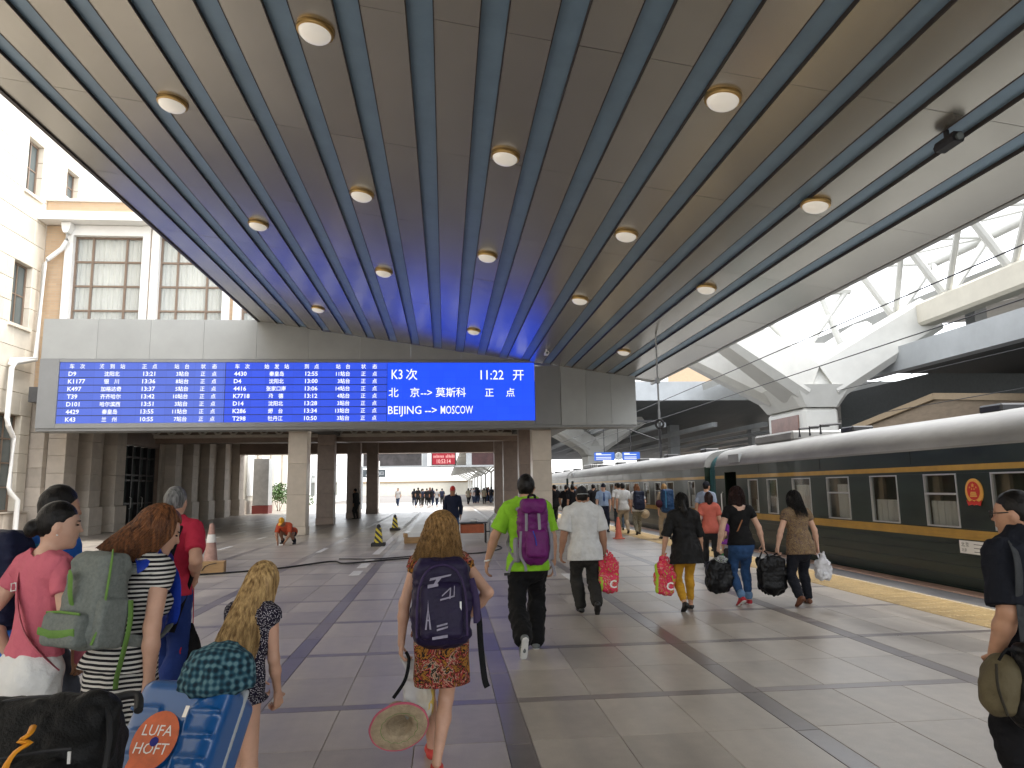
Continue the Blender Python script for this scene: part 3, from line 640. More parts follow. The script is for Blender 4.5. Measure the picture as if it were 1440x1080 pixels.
over = thing('overhead_hall', (24, 60, 0), label='broad grey hall bridging the tracks in the distance', cat='building')
G().box(8.6, 46, 58, 58.5, 8.7, 10.3).build('front_band', M['palegrey'], over)
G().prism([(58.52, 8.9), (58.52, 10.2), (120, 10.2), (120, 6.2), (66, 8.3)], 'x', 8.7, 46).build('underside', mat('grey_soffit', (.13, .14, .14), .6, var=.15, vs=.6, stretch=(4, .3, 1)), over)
for i in range(8): G().box(9.5+i*4.6, 9.9+i*4.6, 60, 110, 6.6, 7.0).build('girder', M['palegrey'], over)
for x, y in ((24, 74), (33, 74), (42, 74)): G().box(x, x+1, y, y+1, 0, 8.2).build('pier', M['palegrey'], over)
big = thing('station_shed_roof', (40, 30, 0), label='huge pale shed roof rising beyond the white truss', cat='roof')
g = G(); g.prism([(21.5, 9.4), (30, 12.6), (42, 15.2), (60, 16.2), (60, 16.6), (42, 15.7), (30, 13.1), (21.4, 9.9)], 'y', -10, 57); g.build('roof_sheet', M['shedgrey'], big)
for i in range(12): G().prism([(21.6, 9.2), (30, 12.3), (42, 14.9), (42, 15.15), (30, 12.55), (21.6, 9.45)], 'y', -8+i*5.5, -7.6+i*5.5).build('purlin', M['steel'], big)
for i in range(4): G().box(40, 41, -5+i*18, -4+i*18, 0, 14.7).build('prop', M['palegrey'], big)
# distant lattice and brick block seen over the roofs
fb = thing('distant_block', (48, 125, 0), label='distant tan brick block above the bridging hall', cat='building')
G().box(40.5, 56, 125, 140, 0, 26).build('wall', M['brick'], fb); G().box(40, 56.5, 124.5, 140.5, 26.01, 27).build('roof', M['white'], fb); G().box(39.8, 40.49, 124.7, 140, 0, 26).build('corner_strip', M['white'], fb)
# overhead line
def wire(x, z, y0, y1, sag, lab, r=.012, x2=None):
    x2 = x if x2 is None else x2
    g = G(); n = 14; g.tube([(x+(x2-x)*k/n, y0+(y1-y0)*k/n, z-sag*4*(k/n)*(1-k/n)) for k in range(n+1)], r, 6); o = g.build('overhead_wire', M['dkmetal']); tag(o, lab, 'wire', 'overhead line wires'); return o
wire(9.3, 4.55, -8, 130, .1, 'contact wire running straight above the green train'); wire(9.3, 5.6, -8, 130, .5, 'upper sagging carrier wire above the green train', .014)
wire(15.2, 5.15, -8, 26, .12, 'wire crossing in front of the white tree column'); wire(16.8, 4.4, -8, 60, .2, 'low wire over the next track at the right edge', .013, 16.0)
rod = thing('hanging_rod', (5.95, 19.25, zc(5.95)), label='thin hanging steel rod with ring insulator below the canopy edge', cat='rod')
G().tube([(5.95, 19.25, zc(5.95)+.02), (5.95, 19.25, 3.35)], .026, 8).build('rod', M['palegrey'], rod); G().tube([(5.95+.11*math.cos(a), 19.25, 3.3+.11*math.sin(a)) for a in [2*PI*k/16 for k in range(17)]], .035, 8, cap=False, up=(0, 1, 0)).build('insulator_ring', M['dkmetal'], rod)
G().box(5.9, 6.0, 19.2, 19.3, 4.45, 4.6).build('clamp', M['palegrey'], rod); G().tube([(5.95, 19.25, 3.2), (5.95, 19.25, 2.95), (5.98, 19.25, 2.75)], .03, 8).build('weight', M['dkmetal'], rod)
mast = thing('steel_mast', (13.6, 44, 0), label='slim dark mast with crossarms standing beside the far track', cat='mast')
G().tube([(13.6, 44, 0), (13.6, 44, 6.4)], .09, 8).build('pole', M['dkmetal'], mast); G().box(9.2, 13.6, 43.95, 44.05, 5.6, 5.72).build('crossarm', M['dkmetal'], mast); G().tube([(13.6, 44, 4.4), (10.4, 44, 5.6)], .04, 6).build('brace', M['dkmetal'], mast)

# ================================================================== train
M['green'] = mat('dark_green_paint', (.015, .026, .018), .33, var=.45, vs=1.6, coat=.1, stretch=(1, .6, 3), rvar=.05, bump=.10, bs=1.3)
M['ygold'] = mat('yellow_stripe_paint', (.44, .26, .045), .42, var=.22, vs=3, coat=.2)
M['roofgrey'] = mat('train_roof_grey', (.25, .247, .235), .5, var=.3, vs=1.4, stretch=(1, .35, 1))
M['teal'] = mat('teal_bellows', (.03, .11, .12), .6, var=.2, vs=5)
M['under'] = mat('dark_underframe', (.015, .014, .013), .75, var=.3)
M['tglass'] = mat('train_window_glass', (.02, .03, .025), .04, var=0, alpha=.25, spec=.9)
M['alu'] = mat('aluminium_frame', (.62, .62, .6), .35, metal=.7, var=.05)
M['interior'] = mat('train_interior', (.30, .23, .16), .7, var=.2, vs=2)
M['tcurtain'] = mat('white_train_curtain', (.72, .72, .66), .85, var=.08, vs=3, stretch=(1, 12, 1))
M['red'] = mat('emblem_red', (.55, .03, .02), .4, var=.06); M['gold'] = mat('emblem_gold', (.75, .42, .10), .35, var=.1)
XT = 7.85
def roof_profile():
    pts = [(XT+.0, 2.13)]
    for i in range(9):
        a = i/8; th = a*PI/2
        pts.append((XT+.02+.55*(1-math.cos(th)), 2.16+.46*math.sin(th)))
    for i in range(1, 7): pts.append((XT+.57+.93*i/6, 2.62+.14*math.sin(i/6*PI/2)))
    full = pts+[(2*(XT+1.5)-x, z) for x, z in pts[::-1][1:]]
    return full
def coach(y0, y1, wins, lab, detail=True, doors=()):
    t = thing('passenger_coach', (XT+1.5, (y0+y1)/2, -1.0), label=lab, cat='train', group='coaches of the green train')
    zw0, zw1 = .90, 1.73
    # side shell pieces leave real openings for windows and doors
    op = sorted(wins+list(doors)); pier = []; y = y0
    for a, b in op: pier.append((y, a)); y = b
    pier.append((y, y1))
    lows = []; y = y0
    for a, b in sorted(doors): lows.append((y, a)); y = b
    lows.append((y, y1))
    g = G()
    for a, b in lows: g.box(XT, XT+.06, a, b, -.75, zw0-.001); g.box(XT, XT+.06, a, b, zw1+.001, 2.14)
    for a, b in doors: g.box(XT, XT+.06, a, b, 1.95, 2.14)
    for a, b in pier:
        if b-a > .02: g.box(XT, XT+.06, a, b, zw0, zw1)
    body = g.build('side_wall', M['green'], t)
    G().box(XT+2.94, XT+3.0, y0, y1, -.75, 2.14).build('far_side_wall', M['green'], t)
    G().box(XT+.061, XT+2.939, y0, y1, -.2, -.05).build('floor_pan', M['under'], t)
    G().box(XT+1.0, XT+1.05, y0+.1, y1-.1, -.04, 2.1).build('corridor_wall', M['interior'], t)
    for yy in (y0, y1-.06): G().box(XT+.061, XT+2.939, yy, yy+.06, -.04, 2.12).build('end_wall', M['green'], t)
    rf = G().prism(roof_profile(), 'y', y0+.02, y1-.02).build('roof', M['roofgrey'], t, smooth=35)
    segs = [(a+.02, b-.02) for a, b in lows]
    g = G()
    for a, b in segs: g.box(XT-.006, XT-.001, a, b, 1.775, 1.86)
    g.build('upper_stripe', M['ygold'], t)
    g = G()
    for a, b in segs:
        g.box(XT-.006, XT-.001, a, b, .735, .88); g.box(XT-.022, XT-.0065, a, b, .745, .775); g.box(XT-.022, XT-.0065, a, b, .80, .83); g.box(XT-.022, XT-.0065, a, b, .85, .875)
    g.build('lower_stripe', M['ygold'], t)
    g = G()
    for z in (.62, .46, .30, .14, -.02, -.2):
        for a, b in segs: g.box(XT-.018, XT-.001, a, b, z, z+.035)
    g.build('side_rib', M['green'], t)
    G().box(XT+.25, XT+2.7, y0+1, y1-1, -1.02, -.76).build('underframe', M['under'], t)
    if detail:
        yv = y0+1.2
        while yv < y1-2.2:
            G().box(XT-.0035, XT-.001, yv, yv+.012, 1.90, 2.13).build('panel_seam', M['under'], t); yv += 2.96
        G().box(XT-.02, XT-.001, y0+.05, y1-.05, 2.12, 2.155).build('rain_gutter', M['roofgrey'], t)
    for i, (a, b) in enumerate(wins):
        f = G(); e = .022
        f.box(XT-.012, XT+.05, a, a+e, zw0, zw1); f.box(XT-.012, XT+.05, b-e, b, zw0, zw1); f.box(XT-.012, XT+.05, a+e, b-e, zw1-e, zw1); f.box(XT-.012, XT+.05, a+e, b-e, zw0, zw0+e)
        if b-a > .7 and i % 2 == 0: f.box(XT-.008, XT+.04, a+e, b-e, 1.40, 1.43)
        wo_ = f.build('window', M['alu'], t)
        G().box(XT+.02, XT+.026, a+e, b-e, zw0+e, zw1-e).build('pane', M['tglass'], wo_)
        if detail:
            kind = i % 3; c = G(); n = 18
            top = random.choice((1.30, 1.30, 1.22, 1.36, 1.58)); ya, yb = a+.02, b-random.choice((.02, .02, .12, .25))
            V = [(XT+.10+.018*math.sin(k*1.7), ya+(yb-ya)*k/n, z) for z in (zw0-.05, top) for k in range(n+1)]
            c.add(V, [(k, k+1, n+2+k, n+1+k) for k in range(n)]); c.build('curtain', M['tcurtain'], wo_)
            G().box(XT+.14, XT+.2, b-.17, b-.02, zw0, zw1).build('drape', M['interior'], wo_)
    for a, b in doors:
        d = G().box(XT+.9, XT+.95, a, b, 0, 1.95).build('door', M['under'], t)
        G().tube([(XT-.05, a-.05, .25), (XT-.09, a-.05, .3), (XT-.09, a-.05, 1.35), (XT-.05, a-.05, 1.4)], .022, 8).build('grab_rail', M['alu'], t)
        G().tube([(XT-.05, b+.08, .25), (XT-.09, b+.08, .3), (XT-.09, b+.08, 1.35), (XT-.05, b+.08, 1.4)], .022, 8).build('grab_rail', M['alu'], t)
        G().box(XT-.12, XT+.3, a+.05, b-.05, -.06, -.02).build('step_plate', M['dkmetal'], t)
    g = G()
    yv = y0+2.5
    while yv < y1-2:
        g2 = G(); g2.box(XT+1.0, XT+1.5, yv, yv+.5, 2.70, 2.84, c=.03); g2.build('roof_vent', M['dkmetal'], t); yv += 4.2
    G().box(XT-.004, XT+.3, y1-1.75, y1-1.05, 2.20, 2.42).build('side_grille', M['palegrey'], t)
    G().box(XT+.8, XT+2.2, y1-3.2, y1-1.0, 2.68, 2.93, c=.05).build('roof_unit', M['roofgrey'], t)
    for k in range(3): G().tube([(XT+.9, y1-3.4-k*.5, 2.74), (XT+.9, y1-3.4-k*.5, 2.95), (XT+1.4, y1-3.4-k*.5, 2.98)], .03, 6).build('roof_pipe', M['dkmetal'], t)
    return t
winA = [(1.5, 2.3), (2.95, 3.75), (4.45, 5.25), (5.93, 6.73), (7.4, 8.2), (8.88, 9.66), (10.36, 11.12), (11.82, 12.62), (13.32, 14.14), (14.8, 15.62), (16.36, 16.9), (17.42, 18.0)]
ca = coach(-4.6, 20.25, winA, 'nearest dark green coach with emblem and yellow stripes', True, [(18.75, 19.55)])
winB = [(22.0, 22.6)]+[(24.1+1.48*k, 24.9+1.48*k) for k in range(12)]+[(42.3, 42.8)]
cb_ = coach(21.1, 45.3, winB, 'second dark green coach beyond the open door and bellows', True, [(43.4, 44.2)])
cc = coach(46.1, 70.2, [(48+1.48*k, 48.8+1.48*k) for k in range(14)], 'third coach of the green train, behind the waiting crowd', False, [(68.6, 69.4)])
cd = coach(71.0, 95.1, [(73+1.48*k, 73.8+1.48*k) for k in range(14)], 'farthest coach of the green train near the passage end', False)
for y0, lab in ((20.25, 'teal folded bellows joining the nearest and second coaches'), (45.3, 'dark bellows joining the second and third coaches'), (70.2, 'distant bellows joining the third and farthest coaches')):
    t = thing('gangway_bellows', (XT+1.5, y0+.42, -.2), label=lab, cat='bellows', group='bellows between coaches')
    for k in range(6):
        a, b = y0+.02+k*.135, y0+.02+(k+1)*.135; m_ = (a+b)/2; g = G(); o_ = .12
        pr = [(x, z) for x, z in roof_profile()]; base = [(XT+.14, -.2)]+[(XT+1.5+(x-XT-1.5)*.9, z-.10) for x, z in pr]+[(XT+2.86, -.2)]
        g.prism(base, 'y', a+.004, b-.03); g.build('fold', M['teal'], t)
# national emblem on the side of the first coach
em = thing('emblem', (XT-.005, 10.0, 1.45)); em.parent = None
def disc(name, r, x0, x1, m, par, c=(10.0, 1.45), n=28, rz=1.0):
    g = G(); g.prism([(c[0]+r*math.cos(2*PI*k/n), c[1]+rz*r*math.sin(2*PI*k/n)) for k in range(n)], 'x', x0, x1); return g.build(name, m, par)
bpy.data.objects.remove(em)
e0 = disc('emblem', .175, XT-.02, XT-.001, M['gold'], ca, rz=1.12)
disc('red_field', .125, XT-.026, XT-.0205, M['red'], e0, (10.0, 1.465), rz=1.1)
g = G()
def star(cy, cz, r):
    pts = []
    for k in range(10):
        a = PI/2+k*PI/5; q = r if k % 2 == 0 else r*.42; pts.append((cy+q*math.cos(a), cz+q*math.sin(a)))
    g.prism(pts, 'x', XT-.031, XT-.0265)
star(10.0, 1.545, .034)
for dy, dz in ((-.065, 1.515), (-.025, 1.49), (.025, 1.49), (.065, 1.515)): star(10.0+dy, dz, .016)
for a in (-.05, -.025, 0, .025, .05): g.box(XT-.031, XT-.0265, 10.0+a-.008, 10.0+a+.008, 1.40, 1.432)
g.box(XT-.031, XT-.0265, 9.93, 10.07, 1.376, 1.396); g.box(XT-.031, XT-.0265, 9.95, 10.05, 1.434, 1.45)
for k in range(22):
    a = PI*1.28+k/21*PI*1.44-PI; a = -PI/2+.5+k/21*(2*PI-1.0); cy_, cz_ = 10.0+.15*math.cos(a), 1.45+.168*math.sin(a); g.box(XT-.027, XT-.0205, cy_-.009, cy_+.009, cz_-.012, cz_+.012)
g.build('gold_relief', M['gold'], e0)
g = G(); g.prism([(9.85, 1.33), (9.90, 1.30), (9.96, 1.325), (10.0, 1.30), (10.04, 1.325), (10.10, 1.30), (10.15, 1.33), (10.12, 1.245), (10.04, 1.265), (10.0, 1.25), (9.96, 1.265), (9.88, 1.245)], 'x', XT-.034, XT-.021); g.build('ribbon', M['red'], e0)
pq = G().box(XT-.03, XT-.0225, 9.5, 10.40, .53, .72).build('destination_plate', M['white'], ca)
g = G(); put_text(g, '北', 10.36, XT-.031, .635, .055, 'l', axis='x'); put_text(g, '京', 10.27, XT-.031, .635, .055, 'l', axis='x'); put_text(g, '北京', 10.36, XT-.031, .56, .04, 'l', axis='x')
for z in (.67, .615, .56): g.box(XT-.0315, XT-.0305, 9.7, 10.1, z, z+.008)
g.build('lettering', M['black'], pq)

# ================================================================== beyond the passage
gan = thing('sign_gantry', (-1, 62, 0), label='overhead gantry with advertising panels and a red digital clock', cat='gantry')
G().box(-7.2, 4.7, 62, 62.3, 3.45, 3.6).build('lower_rail', M['palegrey'], gan); G().box(-7.2, 4.7, 62, 62.3, 4.75, 4.95).build('upper_rail', M['palegrey'], gan)
for x in (-7.2, 4.5): G().box(x, x+.2, 62, 62.3, 0, 3.44).build('leg', M['palegrey'], gan)
G().box(-7.0, -2.0, 62.05, 62.2, 3.61, 4.74).build('advert_panel', mat('advert_dark', (.05, .045, .045), .4, var=.7, vs=1.2), gan)
G().box(2.3, 4.4, 62.05, 62.2, 3.61, 4.74).build('advert_panel', mat('advert_red', (.05, .02, .02), .4, var=.6, vs=1.5), gan)
for x in (-2.0, 1.8): G().box(x+.02, x+.5, 62.02, 62.25, 3.61, 4.74).build('post', M['palegrey'], gan)
cl = G().box(-1.2, .95, 61.85, 62.2, 3.62, 4.72).build('clock_screen', M['black'], gan)
sc_ = G().box(-1.1, .85, 61.84, 61.849, 3.68, 4.66).build('red_panel', emat('red_panel', (1, .02, .03), .10), cl)
g = G(); put_text(g, '10:53:14', -.12, 61.83, 3.78, .36, 'c', .74, .01); g.build('digits', emat('pink_led', (1, .55, .5), .25), sc_)
g = G()
for i in range(14):
    if i != 7:
        z = 4.24; g.box(-1.0+i*.132, -.93+i*.132, 61.828, 61.83, z, z+.3*random.uniform(.6, 1)); g.box(-.96+i*.132, -.9+i*.132, 61.827, 61.829, z+.1*random.random(), z+.2)
g.build('date_row', emat('pink_led2', (1, .45, .4), .2), sc_)['kind'] = 'stuff'
ex = thing('exit_sign', (-5.6, 58, 0), label='dark exit sign on a pale post beyond the passage', cat='sign')
G().tube([(-5.45, 58.2, 0), (-5.45, 58.2, 3.9)], .22, 12).build('post', M['white'], ex); G().box(-6.5, -4.75, 57.8, 57.97, 2.6, 3.2).build('panel', mat('sign_grey', (.10, .12, .13), .4), ex)
g = G(); put_text(g, '出站口', -5.75, 57.79, 2.8, .22); g.lathe([(.0, .0), (.06, .0), (.06, .01)], seg=10); g.v = [(p if i < len(g.v)-30 else (p[0]-6.15, 57.79+p[2]*0, 3.05+p[1])) for i, p in enumerate(g.v)]; g.prism([(-6.28, 2.7), (-6.02, 2.7), (-6.1, 2.98), (-6.2, 2.98)], 'y', 57.785, 57.79); g.build('lettering', M['led_white'], ex)
far = thing('far_platform_canopy', (5, 110, 0), label='white ribbed platform canopy receding beyond the passage', cat='canopy')
G().box(1.4, 9.2, 64, 190, 5.05, 5.3, zf=lambda x: .18*(x-1.4)).build('roof', M['white'], far)
for i in range(16): G().box(1.5, 9.1, 65+8*i, 65.35+8*i, 4.75, 5.04, zf=lambda x: .18*(x-1.4)).build('rib', M['steel'], far)
for i in range(10): G().tube([(5.9, 66+13*i, 0), (5.9, 66+13*i, 3.6), (3.2, 66+13*i, 5.1)], .14, 8).build('post', M['steel'], far); G().tube([(5.9, 66+13*i, 3.6), (8.6, 66+13*i, 6.2)], .12, 8).build('strut', M['steel'], far)
fw = thing('far_wall', (-20, 185, 0), label='long pale wall closing the far end of the platform', cat='wall')
G().box(-70, 7.2, 185, 186, 0, 3.2).build('wall_face', M['cream'], fw); G().box(-70, 7.2, 184.8, 186.2, 3.21, 3.6).build('coping', M['ochre'], fw)
wb_ = thing('white_arched_building', (-20, 80, 0), label='white building with round-arched windows in the sunlight beyond the passage', cat='building')
G().box(-30, -15.5, 74, 120, 0, 9).build('wall', M['white'], wb_)
for i in range(4):
    for z in (1.0, 5.2):
        y = 76+i*9; pts = [(y, z), (y+2.2, z), (y+2.2, z+1.8)]+[(y+1.1+1.1*math.cos(a), z+1.8+1.1*math.sin(a)) for a in [PI*k/8 for k in range(1, 8)]]+[(y, z+1.8)]
        G().prism(pts, 'x', -15.52, -15.44).build('window', M['glass'], wb_)
for i in range(3):
    x = -28+i*4.2; pts = [(x, 1), (x+2, 1), (x+2, 3.4)]+[(x+1+math.cos(a), 3.4+math.sin(a)) for a in [PI*k/8 for k in range(1, 8)]]+[(x, 3.4)]
    G().prism(pts, 'y', 73.9, 73.98).build('window', M['glass'], wb_)
ki = thing('steel_kiosk', (-13.4, 54.5, 0), label='brushed steel pillar with red base at the sunlit end of the arcade', cat='pillar')
G().box(-14.0, -12.9, 54, 55.2, .62, 4.0).build('pillar_body', mat('brushed_steel', (.45, .45, .44), .35, metal=.7, var=.2, vs=2), ki); G().box(-14.03, -12.87, 53.97, 55.23, 0, .6).build('red_base', mat('dull_red', (.16, .025, .02), .5), ki)
def leaf_bush(name, c, r, n, lab, hgt=1.0, cat='bush'):
    t = thing(name, (c[0], c[1], 0), label=lab, cat=cat); g = G()
    for i in range(n):
        a = random.uniform(0, 2*PI); u = random.random()**.4; ph = random.uniform(-.1, 1)*PI/2; p = Vector((c[0]+r*u*math.cos(a)*math.cos(ph), c[1]+r*u*math.sin(a)*math.cos(ph), c[2]+hgt*r*u*math.sin(ph)+.15*r*math.sin(3*a)))
        d = Vector((random.gauss(0, 1), random.gauss(0, 1), random.gauss(0, 1))).normalized(); e = d.cross(Vector((random.gauss(0, 1), random.gauss(0, 1), 1))).normalized(); s = .07*r+.04
        g.add([p-d*s, p+e*s*.45, p+d*s, p-e*s*.45], [(0, 1, 2, 3)])
    g.build('foliage', M['leaf'], t)
    s_ = G()
    for k in range(4): s_.tube([(c[0]+.1*math.cos(k), c[1]+.1*math.sin(k), 0), (c[0]+.4*r*math.cos(k*1.6), c[1]+.4*r*math.sin(k*1.6), c[2]+.3*r)], [.03, .012], 5)
    s_.build('stem', M['tarp'], t)
leaf_bush('green_bush', (-13.7, 61, .9), 1.25, 900, 'leafy green bush in the sun behind the left columns'); leaf_bush('low_hedge', (-12.6, 66, .5), .9, 500, 'small green shrub farther back in the sun')
# platform signs and clock above the second coach
sg = thing('hanging_signs', (9, 50, 0)); bpy.data.objects.remove(sg)
for (x0, x1, lab) in ((10.6, 12.05, 'left blue platform sign hung beside the round clock'), (12.65, 13.9, 'right blue platform sign hung beside the round clock')):
    t = thing('platform_sign', ((x0+x1)/2, 50, 3.2), label=lab, cat='sign', group='blue platform signs')
    G().box(x0, x1, 50, 50.12, 3.42, 4.0).build('panel', emat('sign_blue%d' % int(x0), (.05, .2, .9), .16), t)
    g = G()
    for z in (3.5, 3.62, 3.8): g.box(x0+.1, x1-.25, 49.985, 49.99, z, z+.05)
    g.box(x0+.1, x0+.5, 49.984, 49.989, 3.86, 3.94); g.build('lettering', M['led_white'], t); G().tube([((x0+x1)/2, 50.06, 4.0), ((x0+x1)/2, 50.06, 8.6)], .03, 6).build('hanger', M['dkmetal'], t)
t = thing('platform_clock', (12.35, 50, 3.7), label='round grey clock between the two blue platform signs', cat='clock')
g = G(); g.lathe([(.24, -.06), (.27, -.03), (.27, .06)], seg=20); g.v = [(12.35+a, 50.03+c, 3.72+b) for a, b, c in g.v]; g.build('clock_case', M['palegrey'], t)
g = G(); g.box(12.34, 12.36, 49.955, 49.965, 3.72, 3.9); g.box(12.24, 12.35, 49.954, 49.964, 3.71, 3.73); g.build('clock_hand', M['black'], t); G().tube([(12.35, 50.06, 3.95), (12.35, 50.06, 8.6)], .03, 6).build('hanger', M['dkmetal'], t)
# ================================================================== implicit-surface modelling (bodies, clothes, bags)
f32 = np.float32
def vnoise(n3, org, h, sp, seed):
    """smooth value noise on a grid; sp = lattice spacing per axis"""
    r = np.random.default_rng(seed); W = []; m = []
    for a in range(3):
        x = (np.arange(n3[a])*h)/sp[a]+.37; k = int(x[-1])+3; i = np.floor(x).astype(int); t = x-i; t = t*t*(3-2*t)
        w_ = np.zeros((n3[a], k), f32); w_[np.arange(n3[a]), i] = 1-t; w_[np.arange(n3[a]), i+1] += t; W.append(w_); m.append(k)
    Lt = r.uniform(-1, 1, m).astype(f32)
    A = np.tensordot(W[0], Lt, (1, 0)); A = np.tensordot(A, W[1], (1, 1)); A = np.tensordot(A, W[2], (1, 1))
    return A
class S:
    def __init__(s): s.p = []; s.c = []; s.d = []
    def cone(s, a, b, ra, rb, k=.02, ax=None, sc=1., sub=False):
        s.p.append(('c', np.array(a, f32), np.array(b, f32), ra, rb, k, None if ax is None else np.array(ax, f32), sc, sub)); return s
    def ell(s, c, r, R=None, k=.02, sub=False):
        s.p.append(('e', np.array(c, f32), np.array(r, f32), None if R is None else np.array(R, f32), k, sub)); return s
    def box(s, c, hf, r, R=None, k=.02, sub=False):
        s.p.append(('b', np.array(c, f32), np.array(hf, f32), r, None if R is None else np.array(R, f32), k, sub)); return s
    def cut(s, n, d): s.c.append((np.array(n, f32), float(d))); return s
    def noise(s, amp, sp, seed, ridge=False): s.d.append((amp, sp, seed, ridge)); return s
    def bounds(s, p):
        if p[0] == 'c':
            r = max(p[3], p[4])*max(1, 1.0)
            return np.minimum(p[1]-p[3], p[2]-p[4]), np.maximum(p[1]+p[3], p[2]+p[4])
        if p[0] == 'e': r = p[2].max() if p[3] is not None else p[2]; return p[1]-r, p[1]+r
        r = np.linalg.norm(p[2]) if p[4] is not None else p[2]; return p[1]-r, p[1]+r
    def grid(s, h):
        B = [s.bounds(p) for p in s.p]; pos = [b for b, p in zip(B, s.p) if not p[-1]]
        lo = np.min([b[0] for b in pos], 0)-3*h-.01; hi = np.max([b[1] for b in pos], 0)+3*h+.01
        n = np.ceil((hi-lo)/h).astype(int)+1
        F = np.full(n, .2, f32); ax = [(lo[i]+h*np.arange(n[i])).astype(f32) for i in range(3)]
        for p, (b0, b1) in zip(s.p, B):
            k = p[-2] if p[0] != 'c' else p[5]; sub = p[-1]; m = k+.03
            i0 = np.clip(np.floor((b0-m-lo)/h).astype(int), 0, n); i1 = np.clip(np.ceil((b1+m-lo)/h).astype(int)+1, 0, n)
            if np.any(i1 <= i0): continue
            X = ax[0][i0[0]:i1[0], None, None]; Y = ax[1][None, i0[1]:i1[1], None]; Z = ax[2][None, None, i0[2]:i1[2]]
            if p[0] == 'c':
                _, a, b, ra, rb, k, fa, sc, sub = p; px, py, pz = X-a[0], Y-a[1], Z-a[2]; v = b-a
                if fa is not None:
                    q = (px*fa[0]+py*fa[1]+pz*fa[2])*(1/sc-1); px = px+fa[0]*q; py = py+fa[1]*q; pz = pz+fa[2]*q; v = v+fa*float(v@fa)*(1/sc-1)
                vv = float(v@v)+1e-9; t = np.clip((px*v[0]+py*v[1]+pz*v[2])/vv, 0, 1)
                d = np.sqrt((px-t*v[0])**2+(py-t*v[1])**2+(pz-t*v[2])**2)-(ra+(rb-ra)*t)
                if fa is not None and sc < 1: d = d*(.5+.5*sc)
            else:
                c = p[1]; px, py, pz = X-c[0], Y-c[1], Z-c[2]; R = p[3] if p[0] == 'e' else p[4]
                if R is not None: px, py, pz = [R[0, i]*px+R[1, i]*py+R[2, i]*pz for i in range(3)]
                if p[0] == 'e':
                    r = p[2]; k0 = np.sqrt((px/r[0])**2+(py/r[1])**2+(pz/r[2])**2); k1 = np.sqrt((px/r[0]**2)**2+(py/r[1]**2)**2+(pz/r[2]**2)**2)+1e-6
                    d = k0*(k0-1)/k1
                else:
                    hf, r = p[2], p[3]; qx, qy, qz = np.abs(px)-hf[0]+r, np.abs(py)-hf[1]+r, np.abs(pz)-hf[2]+r
                    d = np.sqrt(np.maximum(qx, 0)**2+np.maximum(qy, 0)**2+np.maximum(qz, 0)**2)+np.minimum(np.maximum(qx, np.maximum(qy, qz)), 0)-r
            f = F[i0[0]:i1[0], i0[1]:i1[1], i0[2]:i1[2]]
            if sub: hh = np.maximum(k-np.abs(f+d), 0)/k; F[i0[0]:i1[0], i0[1]:i1[1], i0[2]:i1[2]] = np.maximum(f, -d)+hh*hh*k*.25
            else: hh = np.maximum(k-np.abs(f-d), 0)/k; F[i0[0]:i1[0], i0[1]:i1[1], i0[2]:i1[2]] = np.minimum(f, d)-hh*hh*k*.25
        for amp, sp, seed, ridge in s.d:
            q = vnoise(n, lo, h, sp, seed)
            F += amp*((1-2*np.abs(q)) if ridge else q).astype(f32)
        for nv, d in s.c: F = np.maximum(F, nv[0]*ax[0][:, None, None]+nv[1]*ax[1][None, :, None]+nv[2]*ax[2][None, None, :]-d)
        F[0] = F[-1] = .2; F[:, 0] = F[:, -1] = .2; F[:, :, 0] = F[:, :, -1] = .2
        return F, lo
    def vf(s, h):
        F, lo = s.grid(h); I = F < 0; n = F.shape
        c = np.zeros([k-1 for k in n], np.uint8)
        for i in (0, 1):
            for j in (0, 1):
                for k in (0, 1): c += I[i:n[0]-1+i, j:n[1]-1+j, k:n[2]-1+k]
        act = (c > 0) & (c < 8); ix = np.argwhere(act)
        if not len(ix): return np.zeros((0, 3)), np.zeros((0, 4), int)
        cor = {}
        for i in (0, 1):
            for j in (0, 1):
                for k in (0, 1): cor[i, j, k] = F[ix[:, 0]+i, ix[:, 1]+j, ix[:, 2]+k]
        P = np.zeros((len(ix), 3)); cnt = np.zeros(len(ix))
        for a in range(3):
            o = [q for q in range(3) if q != a]
            for u in (0, 1):
                for v in (0, 1):
                    e0 = [0, 0, 0]; e0[o[0]] = u; e0[o[1]] = v; e1 = list(e0); e1[a] = 1
                    f0, f1 = cor[tuple(e0)], cor[tuple(e1)]; m = (f0 < 0) != (f1 < 0); t = f0/np.where(m, f0-f1, 1)
                    q = np.zeros((len(ix), 3)); q[:, o[0]] = u; q[:, o[1]] = v; q[:, a] = t; P += q*m[:, None]; cnt += m
        V = lo+h*(ix+P/cnt[:, None]); vid = np.full(act.shape, -1, np.int32); vid[act] = np.arange(len(ix)); Fs = []
        for a in range(3):
            o = [(a+1) % 3, (a+2) % 3]; sl0 = [slice(None)]*3; sl1 = [slice(None)]*3; sl0[a] = slice(0, n[a]-1); sl1[a] = slice(1, n[a])
            D = I[tuple(sl0)] != I[tuple(sl1)]; e = np.argwhere(D); e = e[(e[:, o[0]] > 0) & (e[:, o[1]] > 0) & (e[:, o[0]] < n[o[0]]-1) & (e[:, o[1]] < n[o[1]]-1)]
            def cell(du, dv): q = e.copy(); q[:, o[0]] -= du; q[:, o[1]] -= dv; return vid[q[:, 0], q[:, 1], q[:, 2]]
            Q = np.stack([cell(1, 1), cell(0, 1), cell(0, 0), cell(1, 0)], 1); fl = ~I[e[:, 0], e[:, 1], e[:, 2]]; Q[fl] = Q[fl][:, ::-1]; Fs.append(Q)
        Q = np.concatenate(Fs); return V, Q[(Q >= 0).all(1)]
